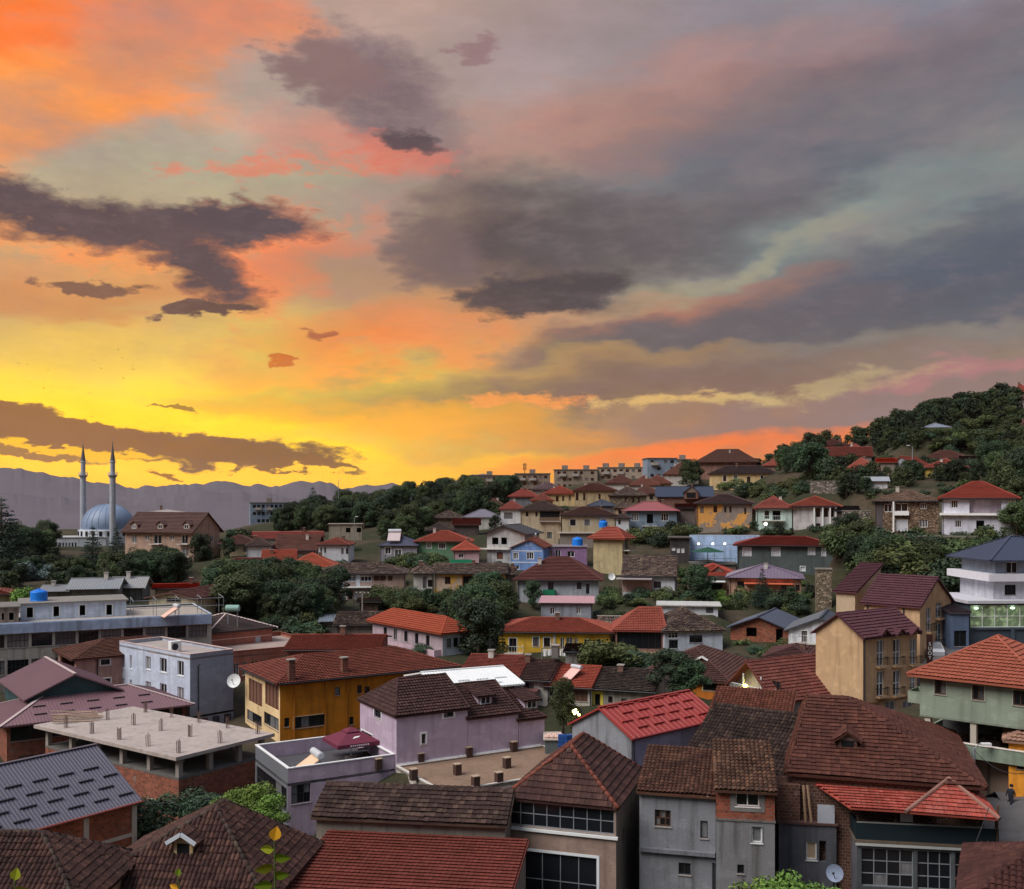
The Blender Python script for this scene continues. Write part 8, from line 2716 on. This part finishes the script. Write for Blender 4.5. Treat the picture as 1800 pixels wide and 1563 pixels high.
# washing on a line before the yellow house
wl_ = thing("washing_line", "white washing hung on a line in front of the yellow house", "washing line", P(952, 1162, 118))
mb = MB(); mb.tube([(0, 0, -1), (0, 0, 1.5)], .04, 6); mb.tube([(2.9, 0, -1), (2.9, 0, 1.5)], .04, 6); mb.build("post", GREYM, wl_)
mb = MB(); mb.tube([(0, 0, 1.45), (1.45, 0, 1.38), (2.9, 0, 1.45)], .015, 4); mb.build("line", FRAME_D, wl_)
for k in range(5):
    mb = MB(); x = .15 + k * .54; a = .46
    for j in range(4):
        y0, y1 = .04 * math.sin(j * 2 + k), .04 * math.sin(j * 2 + 2 + k); mb.poly([(x + a * j / 4, y0, .55 + .08 * (k % 2)), (x + a * (j + 1) / 4, y1, .55 + .08 * (k % 2)), (x + a * (j + 1) / 4, .0, 1.39), (x + a * j / 4, .0, 1.39)])
    mb.build("sheet", paint((212, 206, 200), .9), wl_)
for k, (a, b) in enumerate((((637, 1068, 140), (760, 1075, 146)), ((637, 1068, 140), (500, 1050, 160)), ((1075, 1128, 126), (940, 1100, 134)), ((1165, 1108, 126), (1290, 1104, 128)), ((880, 1003, 165), (1060, 985, 175)), ((1110, 940, 200), (1300, 956, 172)), ((560, 1003, 168), (380, 1000, 172)))):
    wire(P(*a), P(*b), 1.0, ["thin cable from the garden pole to the right", "thin cable from the garden pole to the left", "thin cable over the yellow house", "thin cable before the white mossy-roofed corner", "thin cable from the peeling house to the beige tower house", "thin cable below the grey-blue house", "thin cable before the maroon-brown roof"][k])

# walking man on the street at the lower right
def person(label, p, rz):
    t = thing("person", label, "person", p, rz)
    me = bpy.data.meshes.new("body")
    V = [(0, 0, .92), (0, .02, 1.15), (0, 0, 1.38), (0, .02, 1.5), (0, .05, 1.64),
         (.09, 0, .88), (.1, -.16, .5), (.1, -.10, .08), (.1, -.24, .05), (-.09, 0, .88), (-.1, .14, .5), (-.1, .34, .14), (-.1, .22, .06),
         (.19, 0, 1.40), (.24, .10, 1.13), (.23, .02, .9), (-.19, 0, 1.40), (-.24, -.10, 1.13), (-.23, -.22, .93)]
    E = [(0, 1), (1, 2), (2, 3), (3, 4), (0, 5), (5, 6), (6, 7), (7, 8), (0, 9), (9, 10), (10, 11), (11, 12), (2, 13), (13, 14), (14, 15), (2, 16), (16, 17), (17, 18)]
    Rr = [.15, .15, .17, .065, .11, .1, .07, .05, .04, .1, .07, .05, .04, .075, .05, .04, .075, .05, .04]
    me.from_pydata(V, E, [])
    o = bpy.data.objects.new("body", me); COL.objects.link(o)
    o.modifiers.new("skin", 'SKIN'); o.modifiers.new("sub", 'SUBSURF').levels = 1
    if not me.skin_vertices:
        bpy.context.view_layer.objects.active = o
    for i, sv in enumerate(me.skin_vertices[0].data):
        sv.radius = (Rr[i], Rr[i]); sv.use_root = (i == 0)
    dg_ = bpy.context.evaluated_depsgraph_get(); m2 = bpy.data.meshes.new_from_object(o.evaluated_get(dg_)); bpy.data.objects.remove(o)
    m2.materials.clear(); m2.materials.append(paint((36, 38, 46), .9)); m2.materials.append(paint((150, 112, 92), .7))
    for f in m2.polygons:
        f.use_smooth = True
        z = sum(m2.vertices[k].co.z for k in f.vertices) / len(f.vertices)
        if z > 1.5 or (z < .98 and abs(f.center.x) > .19 and z > .8): f.material_index = 1
    b = bpy.data.objects.new("body", m2); COL.objects.link(b); b.parent = t
    mb = MB(); mb.lathe([(.118, 1.62), (.125, 1.68), (.105, 1.75), (.05, 1.785), (0, 1.79)], 0, .06, 12); mb.build("hair", paint((26, 22, 20)), t, smooth=True)


q = ray_ground(1777, 1480, 60, 100); x_, y_ = q.x, q.y; person("man in dark clothes walking down the street at the lower right", Vector((x_, y_, gz(x_, y_) + .2)), math.radians(-60))

# birds over the mosque
BRD = random.Random(8)
bm_ = MB(); bm_.poly([(-.9, 0, .25), (-.3, -.18, .05), (0, -.1, 0), (-.25, .12, .06)]); bm_.poly([(.9, 0, .25), (.25, .12, .06), (0, -.1, 0), (.3, -.18, .05)]); bm_.tube([(0, -.4, 0), (0, 0, .02), (0, .45, 0)], [.03, .1, .02], 6)
bme = bm_.mesh("bird", paint((40, 34, 30)))
for k in range(26):
    o = bpy.data.objects.new("bird", bme); COL.objects.link(o)
    o.location = P(BRD.uniform(30, 240), BRD.gauss(640, 55), BRD.uniform(330, 420)); o.rotation_euler = (BRD.uniform(-.3, .3), BRD.uniform(-.5, .5), BRD.uniform(0, 6)); s = BRD.uniform(.5, .9); o.scale = (s, s, s)
    tag(o, "small dark bird circling in the sky above the mosque", "bird", "birds above the mosque")

# ------------------------------------------------------------------ haze
hz = MB(); hz.box(-14600, -3100, -285, 14600, 11600, 440)
hm = bpy.data.materials.new("haze_air"); hm.use_nodes = True
nt = hm.node_tree; nt.nodes.clear()
pv = nt.nodes.new('ShaderNodeVolumePrincipled'); ou = nt.nodes.new('ShaderNodeOutputMaterial')
pv.inputs['Color'].default_value = (.93, .92, .94, 1); pv.inputs['Density'].default_value = HAZE; pv.inputs['Anisotropy'].default_value = 0.0
nt.links.new(pv.outputs[0], ou.inputs['Volume'])
ho_ = hz.build("haze", hm); ho_["kind"] = "stuff"; ho_["label"] = "thin evening haze lying over the valley"
